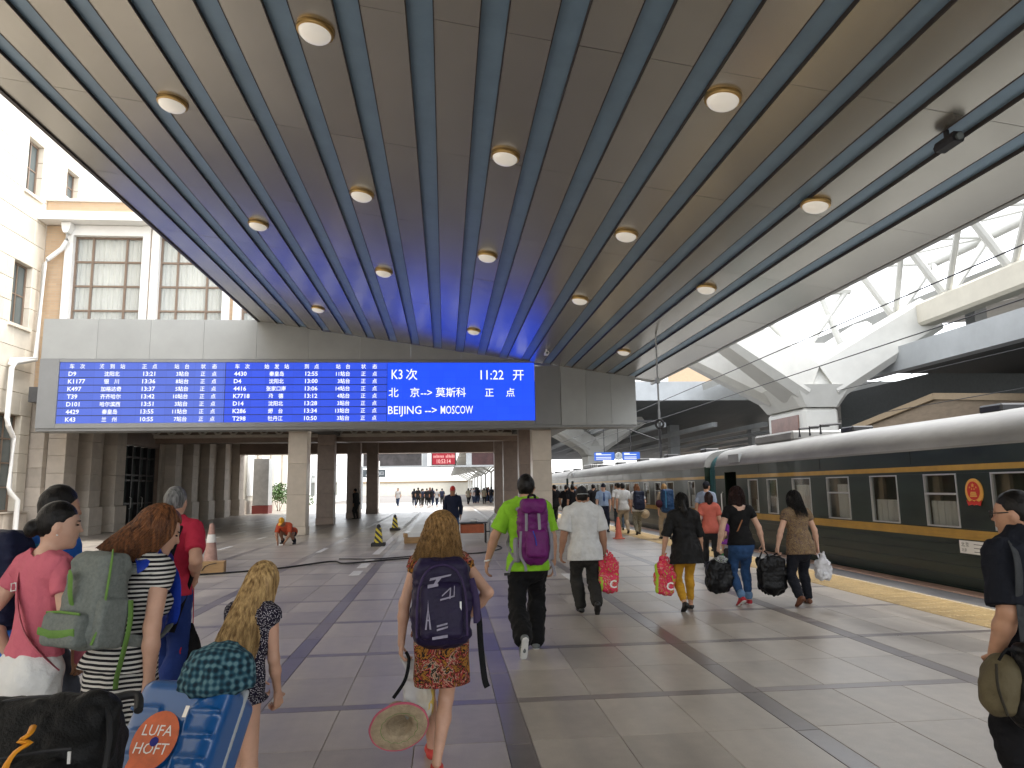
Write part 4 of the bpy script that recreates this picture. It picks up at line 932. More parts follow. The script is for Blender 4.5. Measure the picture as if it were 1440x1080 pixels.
def raw_mesh(name, parts, m=None, off=(0, 0, 0)):
    """one mesh from several (verts, quads) sets"""
    V = []; Q = []; n = 0
    for v, q in parts:
        if len(v): V.append(np.asarray(v, float)); Q.append(np.asarray(q)+n); n += len(v)
    V = np.concatenate(V)-np.array(off); Q = np.concatenate(Q).astype(np.int32)
    me = bpy.data.meshes.new(name); me.vertices.add(len(V)); me.vertices.foreach_set('co', V.astype(f32).ravel())
    me.loops.add(Q.size); me.loops.foreach_set('vertex_index', Q.ravel()); me.polygons.add(len(Q)); me.polygons.foreach_set('loop_start', np.arange(0, Q.size, 4, dtype=np.int32))
    me.update(calc_edges=True); me.polygons.foreach_set('use_smooth', np.ones(len(Q), bool))
    if m: me.materials.append(m)
    return me
def sobj(name, sdf, h, m, parent, off=(0, 0, 0), extra=()):
    return link(name, raw_mesh(name, [sdf.vf(h)]+list(extra), m, off), None, parent)
def rotm(ax, deg):
    return np.array(Matrix.Rotation(math.radians(deg), 3, ax))
def unit(v): v = np.asarray(v, float); return v/(np.linalg.norm(v)+1e-9)
def ik(a, c, l1, l2, pole):
    a, c = np.asarray(a, float), np.asarray(c, float); d = c-a; L = np.linalg.norm(d); u = d/(L+1e-9); L = min(L, l1+l2-.004); c = a+u*L
    x = (l1*l1-l2*l2+L*L)/(2*L); y = math.sqrt(max(0, l1*l1-x*x)); p = np.asarray(pole, float); p = p-u*(p@u); p = unit(p); return a+u*x+p*y, c
def grid_tube(path, r, seg=5, flat=1.):
    g = G(); g.tube(path, r, seg, cap=False, flat=flat); return np.array([tuple(v) for v in g.v]), np.array(g.f)
# ------------------------------------------------------------------ skins, cloth and hair
def cloth(name, col, rough=.85, var=.14, vs=9, bump=.55, bs=20, **k): return mat(name, col, rough, var=var, vs=vs, bump=bump, bs=bs, spec=.25, **k)
def skin(name, c): 
    m = mat(name, c, .5, var=.10, vs=14, bump=.05, bs=60, spec=.4); b = m.node_tree.nodes['Principled BSDF']; b.inputs['Subsurface Weight'].default_value = .08; b.inputs['Subsurface Radius'].default_value = (.02, .008, .004); b.inputs['Subsurface Scale'].default_value = .3; return m
SK = {'fair': skin('skin_fair', (.50, .29, .20)), 'tan': skin('skin_tan', (.42, .23, .145)), 'light': skin('skin_light', (.54, .33, .235)), 'dark': skin('skin_weathered', (.30, .155, .095))}
def hairm(name, c, c2, rough=.42): 
    m = mat(name, c, rough, var=0, spec=.22, bump=.3, bs=30, stretch=(9, 9, 1)); n = m.node_tree; L = n.links; tc = n.nodes.new('ShaderNodeTexCoord'); mp = n.nodes.new('ShaderNodeMapping'); mp.inputs['Scale'].default_value = (70, 70, 5)
    nz = n.nodes.new('ShaderNodeTexNoise'); nz.inputs['Scale'].default_value = 1; nz.inputs['Detail'].default_value = 4; L.new(tc.outputs['Object'], mp.inputs[0]); L.new(mp.outputs[0], nz.inputs['Vector'])
    cr = n.nodes.new('ShaderNodeValToRGB'); cr.color_ramp.elements[0].position = .32; cr.color_ramp.elements[1].position = .68; cr.color_ramp.elements[0].color = (*c, 1); cr.color_ramp.elements[1].color = (*c2, 1)
    L.new(nz.outputs[0], cr.inputs[0]); L.new(cr.outputs[0], n.nodes['Principled BSDF'].inputs['Base Color']); return m
HR = {'black': hairm('hair_black', (.0025, .002, .002), (.008, .006, .005)), 'brown': hairm('hair_auburn', (.04, .014, .006), (.22, .085, .03)), 'blond': hairm('hair_blond', (.15, .08, .028), (.58, .39, .17)), 'dblond': hairm('hair_dark_blond', (.09, .045, .015), (.40, .235, .09)), 'grey': hairm('hair_grey', (.05, .05, .05), (.22, .215, .21)), 'dred': hairm('hair_dark_red', (.006, .002, .002), (.03, .008, .006))}
M['shoe_black'] = mat('black_shoe', (.005, .005, .005), .45, var=.1); M['sole_white'] = mat('white_sole', (.6, .6, .58), .6); M['eye'] = mat('dark_eye', (.01, .008, .006), .2, var=0)

class Person:
    def __init__(s, loc, rz, H, lab, fem=False, bulk=1., lean=0, side=0, twist=0, pz=None, poff=(0, 0), ankL=(-.09, -.18, .10, 25), ankR=(.09, .16, .075, 0), wrL=None, wrR=None, poleL=(-.5, -1, 0), poleR=(.5, -1, 0), head=(0, 0, 0), curl=(25, 25), sk='tan', h=.012, hf=None, grp=None, kpole=(0, 1, 0), name='person', cat='person'):
        s.H = H; s.h = h; s.hf = hf or max(.0055, h*.5); s.fem = fem; s.bulk = bulk; s.sk = SK[sk]
        s.t = thing(name, (loc[0], loc[1], loc[2] if len(loc) > 2 else 0), math.radians(rz), lab, cat, grp)
        s.loc = np.array([loc[0], loc[1], loc[2] if len(loc) > 2 else 0.]); s.rz = math.radians(rz)
        pz = pz or .512*H; s.pel = np.array([poff[0], poff[1], pz])
        s.RT = rotm('Z', twist)@rotm('X', -lean)@rotm('Y', side)
        T = s.T
        hw = .052*H; s.hipL = s.pel+np.array([-hw, 0, -.01*H]); s.hipR = s.pel+np.array([hw, 0, -.01*H])
        l1, l2 = .245*H, .235*H
        aL, aR = np.array(ankL[:3], float), np.array(ankR[:3], float)
        s.kneeL, s.ankL = ik(s.hipL, aL, l1, l2, np.array(kpole)+np.array([-.12, 0, 0])); s.kneeR, s.ankR = ik(s.hipR, aR, l1, l2, np.array(kpole)+np.array([.12, 0, 0]))
        s.fp = (ankL[3], ankR[3]); s.fy = (ankL[4] if len(ankL) > 4 else 8, ankR[4] if len(ankR) > 4 else -8)
        sw = (.097 if fem else .108)*H*(.5+.5*bulk); s.sw = sw
        s.shL, s.shR = T(-sw, -.006*H, .298*H), T(sw, -.006*H, .298*H)
        u1, u2 = .172*H, .15*H
        wl = np.array(wrL, float) if wrL is not None else s.shL+np.array([-.05, -.02, -.31*H]); wr = np.array(wrR, float) if wrR is not None else s.shR+np.array([.05, .06, -.31*H])
        s.elL, s.wrL = ik(s.shL, wl, u1, u2, poleL); s.elR, s.wrR = ik(s.shR, wr, u1, u2, poleR)
        s.curl = curl
        s.neck = T(0, -.008*H, .325*H); s.RH = s.RT@rotm('X', lean*.75)@rotm('Z', head[0])@rotm('X', -head[1])@rotm('Y', head[2])
        s.hb = T(0, .006*H, .352*H); s.hc = s.hb+s.RH@np.array([0, .012*H, .070*H])
        s.hr = np.array([.0455, .0565, .066])*H
    def T(s, x, y, z): return s.pel+s.RT@np.array([x, y, z])
    def Hd(s, x, y, z): return s.hc+s.RH@(np.array([x, y, z])*s.H)
    def fwd(s): return s.RT@np.array([0, 1., 0])
    def torso(s, d, g=0, low=True, chest=True):
        H, b, f = s.H, s.bulk, s.fwd(); w = .84 if s.fem else 1.
        if low: d.cone(s.T(0, -.004*H, -.035*H), s.T(0, 0, .035*H), (.098 if s.fem else .09)*H*b+g, .088*H*b+g, .03, f, .74)
        d.cone(s.T(0, 0, .03*H), s.T(0, .004*H, .105*H), .086*H*b+g, .080*H*b*(.93 if s.fem else 1.03)+g, .03, f, .74)
        d.cone(s.T(0, .004*H, .10*H), s.T(0, 0, .23*H), .080*H*b*(.93 if s.fem else 1.03)+g, .100*H*b*w+g, .03, f, .70)
        d.cone(s.T(0, 0, .22*H), s.T(0, -.006*H, .286*H), .099*H*b*w+g, .085*H*b*w+g, .03, f, .66)
        d.cone(s.T(-s.sw*.72, -.008*H, .284*H), s.T(s.sw*.72, -.008*H, .284*H), .045*H+g, .045*H+g, .03)
        for sg in (-1, 1): d.cone(s.T(sg*.02*H, -.01*H, .324*H), s.T(sg*s.sw*.86, -.008*H, .300*H), .026*H+g, .032*H+g, .03)
        if s.fem:
            for sg in (-1, 1): d.ell(s.T(sg*.042*H, .058*H, .195*H), np.array([.036, .036, .036])*H+g, None, .04)
    def head(s, d):
        H = s.H; d.ell(s.hc, s.hr*np.array([1, 1, .94]), s.RH, .02); d.ell(s.Hd(0, .012, -.022), np.array([.037, .042, .048])*H, s.RH, .025); d.cone(s.Hd(0, .034, -.055), s.Hd(0, .042, -.058), .018*H, .014*H, .03)
        d.cone(s.Hd(0, .052, .004), s.Hd(0, .064, -.014), .0045*H, .0062*H, .010); d.cone(s.neck-s.RT@np.array([0, 0, .02*H]), s.hb+s.RH@np.array([0, .004*H, .03*H]), .034*H*(.86 if s.fem else 1), .031*H*(.86 if s.fem else 1), .03)
        for sg in (-1, 1):
            d.ell(s.Hd(sg*.0455, -.004, -.008), np.array([.006, .013, .0185])*H, s.RH@rotm('Z', sg*-18), .006); d.ell(s.Hd(sg*.018, .050, .004), np.array([.010, .008, .006])*H, s.RH, .008, sub=True)
        d.cone(s.Hd(-.012, .055, -.034), s.Hd(.012, .055, -.034), .0045*H, .0045*H, .008)
    def arm(s, d, side, g=0, upto=1.0, k=.02):
        sh, el, wr = (s.shL, s.elL, s.wrL) if side == 'L' else (s.shR, s.elR, s.wrR); H, b = s.H, s.bulk*(.86 if s.fem else 1)
        r0, r1, r2, r3 = .033*H*b+g, .0265*H*b+g, .0255*H*b+g, .0175*H*b+g*.8
        if upto <= .5: t = upto/.5; d.cone(sh, sh+(el-sh)*t, r0, r0+(r1-r0)*t*.6, k)
        else:
            d.cone(sh, el, r0, r1, k); t = (upto-.5)/.5
            m = el+(wr-el)*min(.35, t); d.cone(el, m, r1, r2*1.04, k); d.cone(m, el+(wr-el)*t, r2*1.04, r2+(r3-r2)*t, k)
    def hand(s, side):
        el, wr = (s.elL, s.wrL) if side == 'L' else (s.elR, s.wrR); H = s.H; sg = -1 if side == 'L' else 1; cu = s.curl[0 if side == 'L' else 1]
        f = unit(unit(wr-el)+np.array([0, 0, -.5])); inw = np.array([-sg, .15, 0.]); nrm = unit(inw-f*(inw@f)); ac = np.cross(nrm, f)*1.0     # nrm: palm normal, towards the thigh
        if ac[1] < 0: ac = -ac
        d = S(); L = .105*H; pk = wr+f*L*.46
        for q, (o, ln) in enumerate(((.018, .95), (.006, 1.04), (-.006, 1.0), (-.017, .82))):
            kn = pk+ac*o*H*.98; d.cone(wr+ac*o*H*.55+f*.006, kn, .0105*H*.78, .0088*H*.8, .006)
            p = kn; a = math.radians(cu*.6+q*2); rr = .0062*H*.86
            for seg, l in enumerate((.28, .19, .14)):
                dr = f*math.cos(a)+nrm*math.sin(a); p2 = p+dr*L*l*ln; d.cone(p, p2, rr, rr*.9, .003); p = p2; rr *= .9; a += math.radians(cu)
        b0 = wr+f*L*.1+ac*.016*H; b1 = b0+unit(f*.6+ac*.75+nrm*.35)*L*.3; b2 = b1+unit(f*.9+ac*.12+nrm*(.3+cu/90))*L*.22; d.cone(b0, b1, .0085*H*.85, .0072*H*.85, .006); d.cone(b1, b2, .0070*H*.85, .0058*H*.85, .004)
        d.cone(wr-f*.03, wr+f*.012, .0178*H*s.bulk*.9, .0165*H*.9, .01)
        s.grip = getattr(s, 'grip', {}); s.grip[side] = pk+f*L*.12+nrm*.012
        return d
    def legs(s, d, g=0, upto=1., flare=0, k=.02):
        H, b = s.H, s.bulk
        for hp, kn, an in ((s.hipL, s.kneeL, s.ankL), (s.hipR, s.kneeR, s.ankR)):
            d.cone(hp, kn, .052*H*b+g, .034*H*b+g, .03)
            t = (upto-.5)/.5
            if t > 0:
                m = kn+(an-kn)*min(.32, t)+np.array([0, -.008*H, 0]); d.cone(kn, m, .033*H*b+g, .0345*H*b+g+flare*.3, k)
                if t > .32: d.cone(m, kn+(an-kn)*t, .0345*H*b+g+flare*.3, (.021+.0135*(1-t))*H*b+g+flare, k)
    def foot(s, d, side, g=0, heel=0, k=.012):
        an = s.ankL if side == 'L' else s.ankR; fp = s.fp[0 if side == 'L' else 1]; fy = s.fy[0 if side == 'L' else 1]; H = s.H
        R = rotm('Z', fy)@rotm('X', -fp); a = lambda x, y, z: an+R@(np.array([x, y, z])*H)
        d.cone(a(0, -.022, -.028), a(0, .045, -.030), .021*H+g, .020*H+g, k); d.cone(a(0, .04, -.030), a(0, .085, -.034), .023*H+g, .017*H+g, k, R@np.array([0, 0, 1.]), .8); d.cone(an, a(0, .02, -.02), .021*H+g, .021*H+g, k)
        return a
    def body(s, hands=True):
        d = S(); s.torso(d, -.012); s.head(d); s.arm(d, 'L'); s.arm(d, 'R'); s.legs(d, -.004)
        s.foot(d, 'L', -.006); s.foot(d, 'R', -.006); ex = []
        if hands: ex = [s.hand('L').vf(s.hf), s.hand('R').vf(s.hf)]
        s.b = sobj('body', d, s.h, s.sk, s.t, extra=ex); return s
    def W(s, p): # local to world
        c, n = math.cos(s.rz), math.sin(s.rz); p = np.asarray(p, float); return np.array([c*p[0]-n*p[1], n*p[0]+c*p[1], p[2]])+s.loc
    # ------------------------------------------------ clothes
    def shirt(s, m, g=.014, sleeve=.36, hem=-.06, name='shirt', seed=1, fold=.006, neckr=.044, flare=0., scoop=0, tuck=False):
        d = S(); H = s.H; f = s.fwd(); s.torso(d, g)
        if not tuck:
            d.cone(s.T(0, -.004*H, .06*H), s.T(0, -.004*H, hem*H-.02), .09*H*s.bulk+g+.004, (.102 if s.fem else .097)*H*s.bulk+g+.012+flare, .03, f, .80)
            for sg in (-1, 1): d.ell(s.T(sg*.048*H, -.024*H, -.01*H), np.array([.058, .06, .062])*H*s.bulk+g+.004, None, .04)
        ex = []
        for i_, sd in enumerate('LR'):
            e_ = S(); sh, el, wr = (s.shL, s.elL, s.wrL) if sd == 'L' else (s.shR, s.elR, s.wrR); fb = .88 if s.fem else 1
            s.arm(d, sd, g*.7, min(sleeve, .12)); s.arm(e_, sd, g*.8+.002, min(1., sleeve+.06)); u = unit(el-sh)
            if sleeve <= .5: e = sh+(el-sh)*sleeve/.5; e_.cone(sh+(el-sh)*.2*sleeve/.5, e+u*.04, .032*H*s.bulk*fb+g*.8, .036*H*s.bulk*fb+g, .02)
            else: u = unit(wr-el); e = el+(wr-el)*(sleeve-.5)/.5
            e_.noise(fold*.8, (.035, .035, .05), seed+20+i_).noise(-fold*.6, (.05, .05, .03), seed+30+i_, True); e_.cut(u, float(u@e)); ex.append(e_.vf(s.h))
        d.noise(fold, (.03, .04, .12), seed).noise(fold*.7, (.07, .06, .03), seed+9).noise(-fold*.7, (.05, .05, .06), seed+4, True)
        nz = s.RT@np.array([0, 0, -1.]); d.cut(nz, float(nz@s.T(0, 0, hem*H)))
        d.cone(s.T(0, -.002*H, .333*H-scoop), s.T(0, .01*H, .40*H), neckr*H, neckr*H*1.35, .010, None, 1., True)
        return sobj(name, d, s.h, m, s.t, extra=ex)
    def trousers(s, m, g=.012, upto=.97, flare=.006, seed=2, fold=.006, name='trousers', top=.06):
        d = S(); H, b, f = s.H, s.bulk, s.fwd()
        d.cone(s.T(0, -.004*H, -.03*H), s.T(0, 0, .035*H), (.100 if s.fem else .092)*H*b+g-.006, .088*H*b+g-.006, .03, f, .76)
        for hp in (s.hipL, s.hipR): d.ell(hp+s.RT@np.array([0, -.022*H, .002*H]), np.array([.052, .056, .058])*H*b+g-.004, None, .04)
        s.legs(d, g, upto, flare); d.cone(s.T(0, 0, -.06*H), s.T(0, 0, 0), .06*H, .06*H, .03)
        d.noise(fold, (.045, .045, .07), seed).noise(fold*.7, (.07, .05, .03), seed+5, True)
        nz = s.RT@np.array([0, 0, 1.]); d.cut(nz, float(nz@s.T(0, 0, top*H)))
        return sobj(name, d, s.h, m, s.t)
    def skirt(s, m, hem, r1, g=.012, seed=3, fold=.012, name='skirt', top=.06, yoff=0.0, sc=.8):
        d = S(); H, b, f = s.H, s.bulk, s.fwd(); a = s.T(0, 0, -.02*H); e = np.array([s.pel[0], s.pel[1]+yoff, hem-.03])
        d.cone(s.T(0, 0, .07*H), a, .084*H*b+g, .1*H*b+g, .03, f, .78); d.cone(a, e, .1*H*b+g, r1, .03, f, sc)
        d.noise(fold, (.055, .055, .5), seed).noise(fold*.5, (.03, .03, .3), seed+3); d.cut((0, 0, -1), -hem); nz = s.RT@np.array([0, 0, 1.]); d.cut(nz, float(nz@s.T(0, 0, top*H)))
        return sobj(name, d, s.h, m, s.t)
    def shoes(s, m, g=.004, sole=None, name='shoe', low=False):
        for sd in 'LR':
            d = S(); a = s.foot(d, sd, g)
            if low: n = s.ankL if sd == 'L' else s.ankR; d.cut((0, 0, 1), n[2]-.012*s.H) if abs(s.fp[0 if sd == 'L' else 1]) < 15 else None
            o = sobj(name, d, max(.007, s.h*.7), m, s.t)
            if sole:
                e = S(); e.cone(a(0, -.025, -.046), a(0, .08, -.047), .021*s.H, .021*s.H, .01, unit(a(0, 0, 1)-a(0, 0, 0)), .28); sobj('sole', e, max(.007, s.h*.7), sole, o)
    def hair(s, m, style, seed=5, strands=0, extra=None, name='hair', vol=1., flare=0., sr=1.):
        d = S(); H = s.H; r = s.hr
        d.ell(s.Hd(0, -.008, .010), r*np.array([1.07, 1.03, .99])*vol, s.RH, .02)
        if style == 'short':
            d.box(s.Hd(0, .068, -.030), (.075*H, .052*H, .062*H), .03*H, s.RH, .015, True); d.box(s.Hd(0, -.0, -.085), (.09*H, .09*H, .042*H), .02*H, s.RH, .015, True)
            for sg in (-1, 1): d.ell(s.Hd(sg*.052, .003, -.022), np.array([.016, .022, .030])*H, s.RH, .01, True)
            d.noise(.004, (.02, .02, .02), seed)
        elif style == 'bob':
            for sg in (-1, 1): d.cone(s.Hd(sg*.030, -.012, .0), s.Hd(sg*.034, -.020, -.070), .028*H, .022*H, .03)
            d.cone(s.Hd(0, -.03, .0), s.Hd(0, -.036, -.075), .042*H, .036*H, .03); d.box(s.Hd(0, .072, -.03), (.06*H, .052*H, .085*H), .03*H, s.RH, .015, True); d.noise(.006, (.03, .03, .09), seed)
        elif style == 'long':
            L = extra or .22
            for sg in (-1, 0, 1): d.cone(s.Hd(sg*.030, -.022, .0), s.Hd(sg*.036, -.046, -L*.55), .035*H, .030*H, .03); d.cone(s.Hd(sg*.036, -.046, -L*.55), s.Hd(sg*.030, -.054, -L), .030*H, .014*H, .03)
            d.box(s.Hd(0, .075, -.04), (.07*H, .052*H, .085*H), .03*H, s.RH, .015, True); d.noise(.010, (.026, .026, .2), seed).noise(.006, (.014, .014, .15), seed+2)
        elif style == 'pony':
            d.box(s.Hd(0, .068, -.030), (.075*H, .052*H, .062*H), .03*H, s.RH, .015, True); d.box(s.Hd(0, .0, -.09), (.09*H, .09*H, .04*H), .02*H, s.RH, .015, True)
            L = extra or .16; d.ell(s.Hd(0, -.062, .0), np.array([.02, .02, .02])*H, None, .01); d.cone(s.Hd(0, -.066, -.002), s.Hd(0, -.085, -L*.5), .020*H, .026*H, .02); d.cone(s.Hd(0, -.085, -L*.5), s.Hd(.004, -.075, -L), .026*H, .010*H, .02); d.noise(.004, (.015, .015, .1), seed)
        elif style == 'bun':
            d.box(s.Hd(0, .066, -.032), (.075*H, .05*H, .060*H), .03*H, s.RH, .015, True); d.box(s.Hd(0, .0, -.088), (.09*H, .09*H, .04*H), .02*H, s.RH, .015, True)
            for sg in (-1, 1): d.ell(s.Hd(sg*.052, .004, -.018), np.array([.014, .018, .026])*H, s.RH, .01, True)
            d.ell(s.Hd(0, -.070, -.018), np.array([.026, .022, .028])*H, s.RH, .008); d.noise(.003, (.012, .03, .012), seed)
        elif style == 'curly':
            L = extra or .1
            for sg in (-1, 0, 1): d.cone(s.Hd(sg*.030, -.020, -.01), s.Hd(sg*.044, -.044, -L), .042*H, .034*H, .03)
            d.box(s.Hd(0, .078, -.03), (.06*H, .052*H, .085*H), .03*H, s.RH, .015, True); d.noise(.016, (.026, .026, .045), seed).noise(.007, (.013, .013, .02), seed+3)
        ex = []
        if strands:
            rg = np.random.default_rng(seed); L = (extra or .12)*H; V = []; Q = []; n0 = 0; wav = {'curly': .022, 'long': .011}.get(style, .004)
            for i in range(strands):
                az = rg.uniform(-2.3, 2.3); ev = rg.uniform(-.1, 1.45); dv = np.array([math.sin(az)*math.cos(ev), -math.cos(az)*math.cos(ev), math.sin(ev)]); p = np.array([0, -.008, .010])*H+dv*r*1.06*vol
                ln = L*rg.uniform(.75, 1.08)*(1.0 if style != 'curly' else 1.0)+max(0, p[2]); pts = []; out = np.array([dv[0], dv[1], 0.])/(math.hypot(dv[0], dv[1])+1e-6); ns = 11; ph = rg.uniform(0, 6); fr = rg.uniform(10, 22) if style == 'curly' else rg.uniform(3, 8)
                ro = rg.uniform(1.0, 1.16)*(1.06 if style == 'curly' else 1); rad = np.array([r[0]*1.10, r[1]*1.06])*vol*ro
                for k in range(ns):
                    t = k/(ns-1); z = p[2]-ln*t
                    if z > 0: cr_ = math.sqrt(max(0., 1-(z/(r[2]*1.06*vol+.011*H))**2))
                    else: cr_ = 1+.10*t
                    x = out[0]*rad[0]*cr_*(1+flare*max(0, -z/L)); y = out[1]*rad[1]*cr_-.008*H-(.045*H*max(0, -z/L) if style in ('long', 'curly') else 0)
                    if z < -.06*H and style == 'long': x *= 1-.12*min(1, (-z-.06*H)/L)
                    w_ = wav*t*math.sin(fr*t+ph)*H/1.6; x += w_+rg.normal(0, .0012); y += wav*t*math.cos(fr*t+ph*1.7)*.8-.004
                    pts.append(s.hc+s.RH@np.array([x, y, z]))
                v, q = grid_tube(pts, [sr*rg.uniform(.7, 1.3)*.0042*(1-.75*k/(ns-1))*H/1.5 for k in range(ns)], 4); V.append(v); Q.append(q+n0); n0 += len(v)
            ex = [(np.concatenate(V), np.concatenate(Q))]
        return sobj(name, d, min(s.h, .009), m, s.t, extra=ex)
    def face(s):
        for sg in (-1, 1):
            e = S(); e.ell(s.Hd(sg*.0185, .0505, .004), np.array([.0062, .0045, .0030])*s.H, s.RH); sobj('eye', e, .004, M['eye'], s.t)
            e = S(); e.cone(s.Hd(sg*.010, .0545, .016), s.Hd(sg*.029, .0475, .017), .0026*s.H, .0018*s.H); sobj('eyebrow', e, .004, M['eye'], s.t)
    def cap(s, m, brim=True, name='cap', peak=1, ht=.99):
        d = S(); H = s.H; d.ell(s.Hd(0, -.006, .016), s.hr*np.array([1.12, 1.10, ht]), s.RH); n = s.RH@np.array([0, -.1, -1.]); d.cut(unit(n), float(unit(n)@s.Hd(0, 0, .012)))
        if brim: d.cone(s.Hd(0, .045, .016), s.Hd(0, .085*peak, .008), .040*H, .034*H, .01, s.RH@np.array([0, 0, 1.]), .14)
        return sobj(name, d, min(s.h, .01), m, s.t)
# ================================================================== bags
def strap_path(p, sg, z0, z1, back):
    """shoulder strap of a pack: from its top over the shoulder and down the front to under the arm"""
    H = p.H; x = sg*.062*H
    return [p.T(x*.7, back, z1), p.T(x, -.055*H-.012, .30*H), p.T(x*1.02, -.0, .327*H+.004), p.T(x*1.04, .055*H+.012, .285*H), p.T(x*1.12, .078*H+.01, .21*H), p.T(x*1.5, .055*H+.015, .13*H), p.T(x*1.75, -.01, .09*H), p.T(x*1.2, back, z0+.04)]
def smooth_path(pts, n=24):
    pts = [np.asarray(q, float) for q in pts]; out = []
    P = [pts[0]]+pts+[pts[-1]]
    for i in range(1, len(P)-2):
        for k in range(max(2, n//len(pts))):
            t = k/max(2, n//len(pts)); a, b, c, d = P[i-1], P[i], P[i+1], P[i+2]
            out.append(.5*((2*b)+(-a+c)*t+(2*a-5*b+4*c-d)*t*t+(-a+3*b-3*c+d)*t**3))
    out.append(pts[-1]); return out
def pack(p, lab, w_, dp_, hh, zc_, m, ms, yb=None, rnd=.07, name='backpack', seed=3, puff=.012, off=0., build=None, xo=0.):
    """pack on the back of p: w x d x h metres, centre height zc above the pelvis"""
    H = p.H; yb = yb if yb is not None else -(.066*H*p.bulk+.022); off_ = p.T(xo, yb-dp_/2, zc_-hh/2)
    t = thing(name, tuple(p.W(off_)), p.rz, lab, 'backpack'); c = p.T(xo, yb-dp_/2, zc_); d = S()
    d.box(c, (w_/2, dp_/2, hh/2), rnd, p.RT, .03); d.ell(p.T(xo, yb-dp_*.55, zc_-hh*.12), (w_*.46, dp_*.56, hh*.40), p.RT, .05); d.noise(puff, (.10, .08, .10), seed).noise(puff*.5, (.03, .03, .07), seed+1).noise(puff*.5, (.12, .12, .03), seed+2, True)
    b = sobj('pack_body', d, .010, m, t, off_)
    for sg in (-1, 1):
        g = G(); g.tube([tuple(q-off_) for q in smooth_path([q+p.RT@np.array([xo*0, 0, 0]) for q in strap_path(p, sg, zc_-hh/2, min(zc_+hh*.42, .29*H), yb-.02)])], .027, 8, flat=.3, up=tuple(p.fwd())); me = g.mesh('strap', smooth=60); link('strap', me, ms, t)
    return t, b, off_, (lambda x, y, z: p.T(xo+x, yb-dp_-y, zc_+z))
def flatbar(name, pts, r, m, t, off_, fl=.35, up=(0, 1, 0), seg=8):
    g = G(); g.tube([tuple(np.asarray(q, float)-off_) for q in pts], r, seg, flat=fl, up=up); return link(name, g.mesh(name, smooth=60), m, t)
def carrier(loc, w_, dp_, hh, lab, m, name='plastic_bag', handle=None, seed=4, cat='bag', rz=0, hm=None, puff=.02, grip=None, taper=.75, h=.012):
    """soft bag hanging from a hand; loc = bottom centre"""
    t = thing(name, loc, math.radians(rz), lab, cat); d = S()
    d.box((0, 0, hh*.42), (w_/2, dp_/2, hh*.42), min(w_, dp_)*.38, None, .03); d.cone((0, 0, hh*.4), (0, 0, hh*.96), w_*.40, w_*.30*taper, .06, (0, 1, 0), max(.3, dp_/w_*.7)); d.noise(puff, (.06, .06, .08), seed).noise(puff*.6, (.025, .03, .05), seed+1, True)
    b = sobj('bag_body', d, h, m, t)
    top = np.array(grip)-np.array(loc) if grip is not None else np.array([0, 0, hh+.14]); c, n = math.cos(math.radians(-rz)), math.sin(math.radians(-rz)); top = np.array([c*top[0]-n*top[1], n*top[0]+c*top[1], top[2]])
    for sg in (-1, 1):
        g = G(); g.tube([tuple(q) for q in smooth_path([(sg*w_*.26, 0, hh*.86), (sg*w_*.2+top[0]*.5, top[1]*.5, hh+(top[2]-hh)*.5), (top[0]+sg*.012, top[1], top[2]), (sg*w_*.12+top[0]*.5, top[1]*.5+.015, hh+(top[2]-hh)*.5), (sg*w_*.12, .03, hh*.86)], 15)], .009, 6, flat=.5, up=(0, 1, 0)); link('handle', g.mesh(smooth=60), hm or m, t)
    return t, b
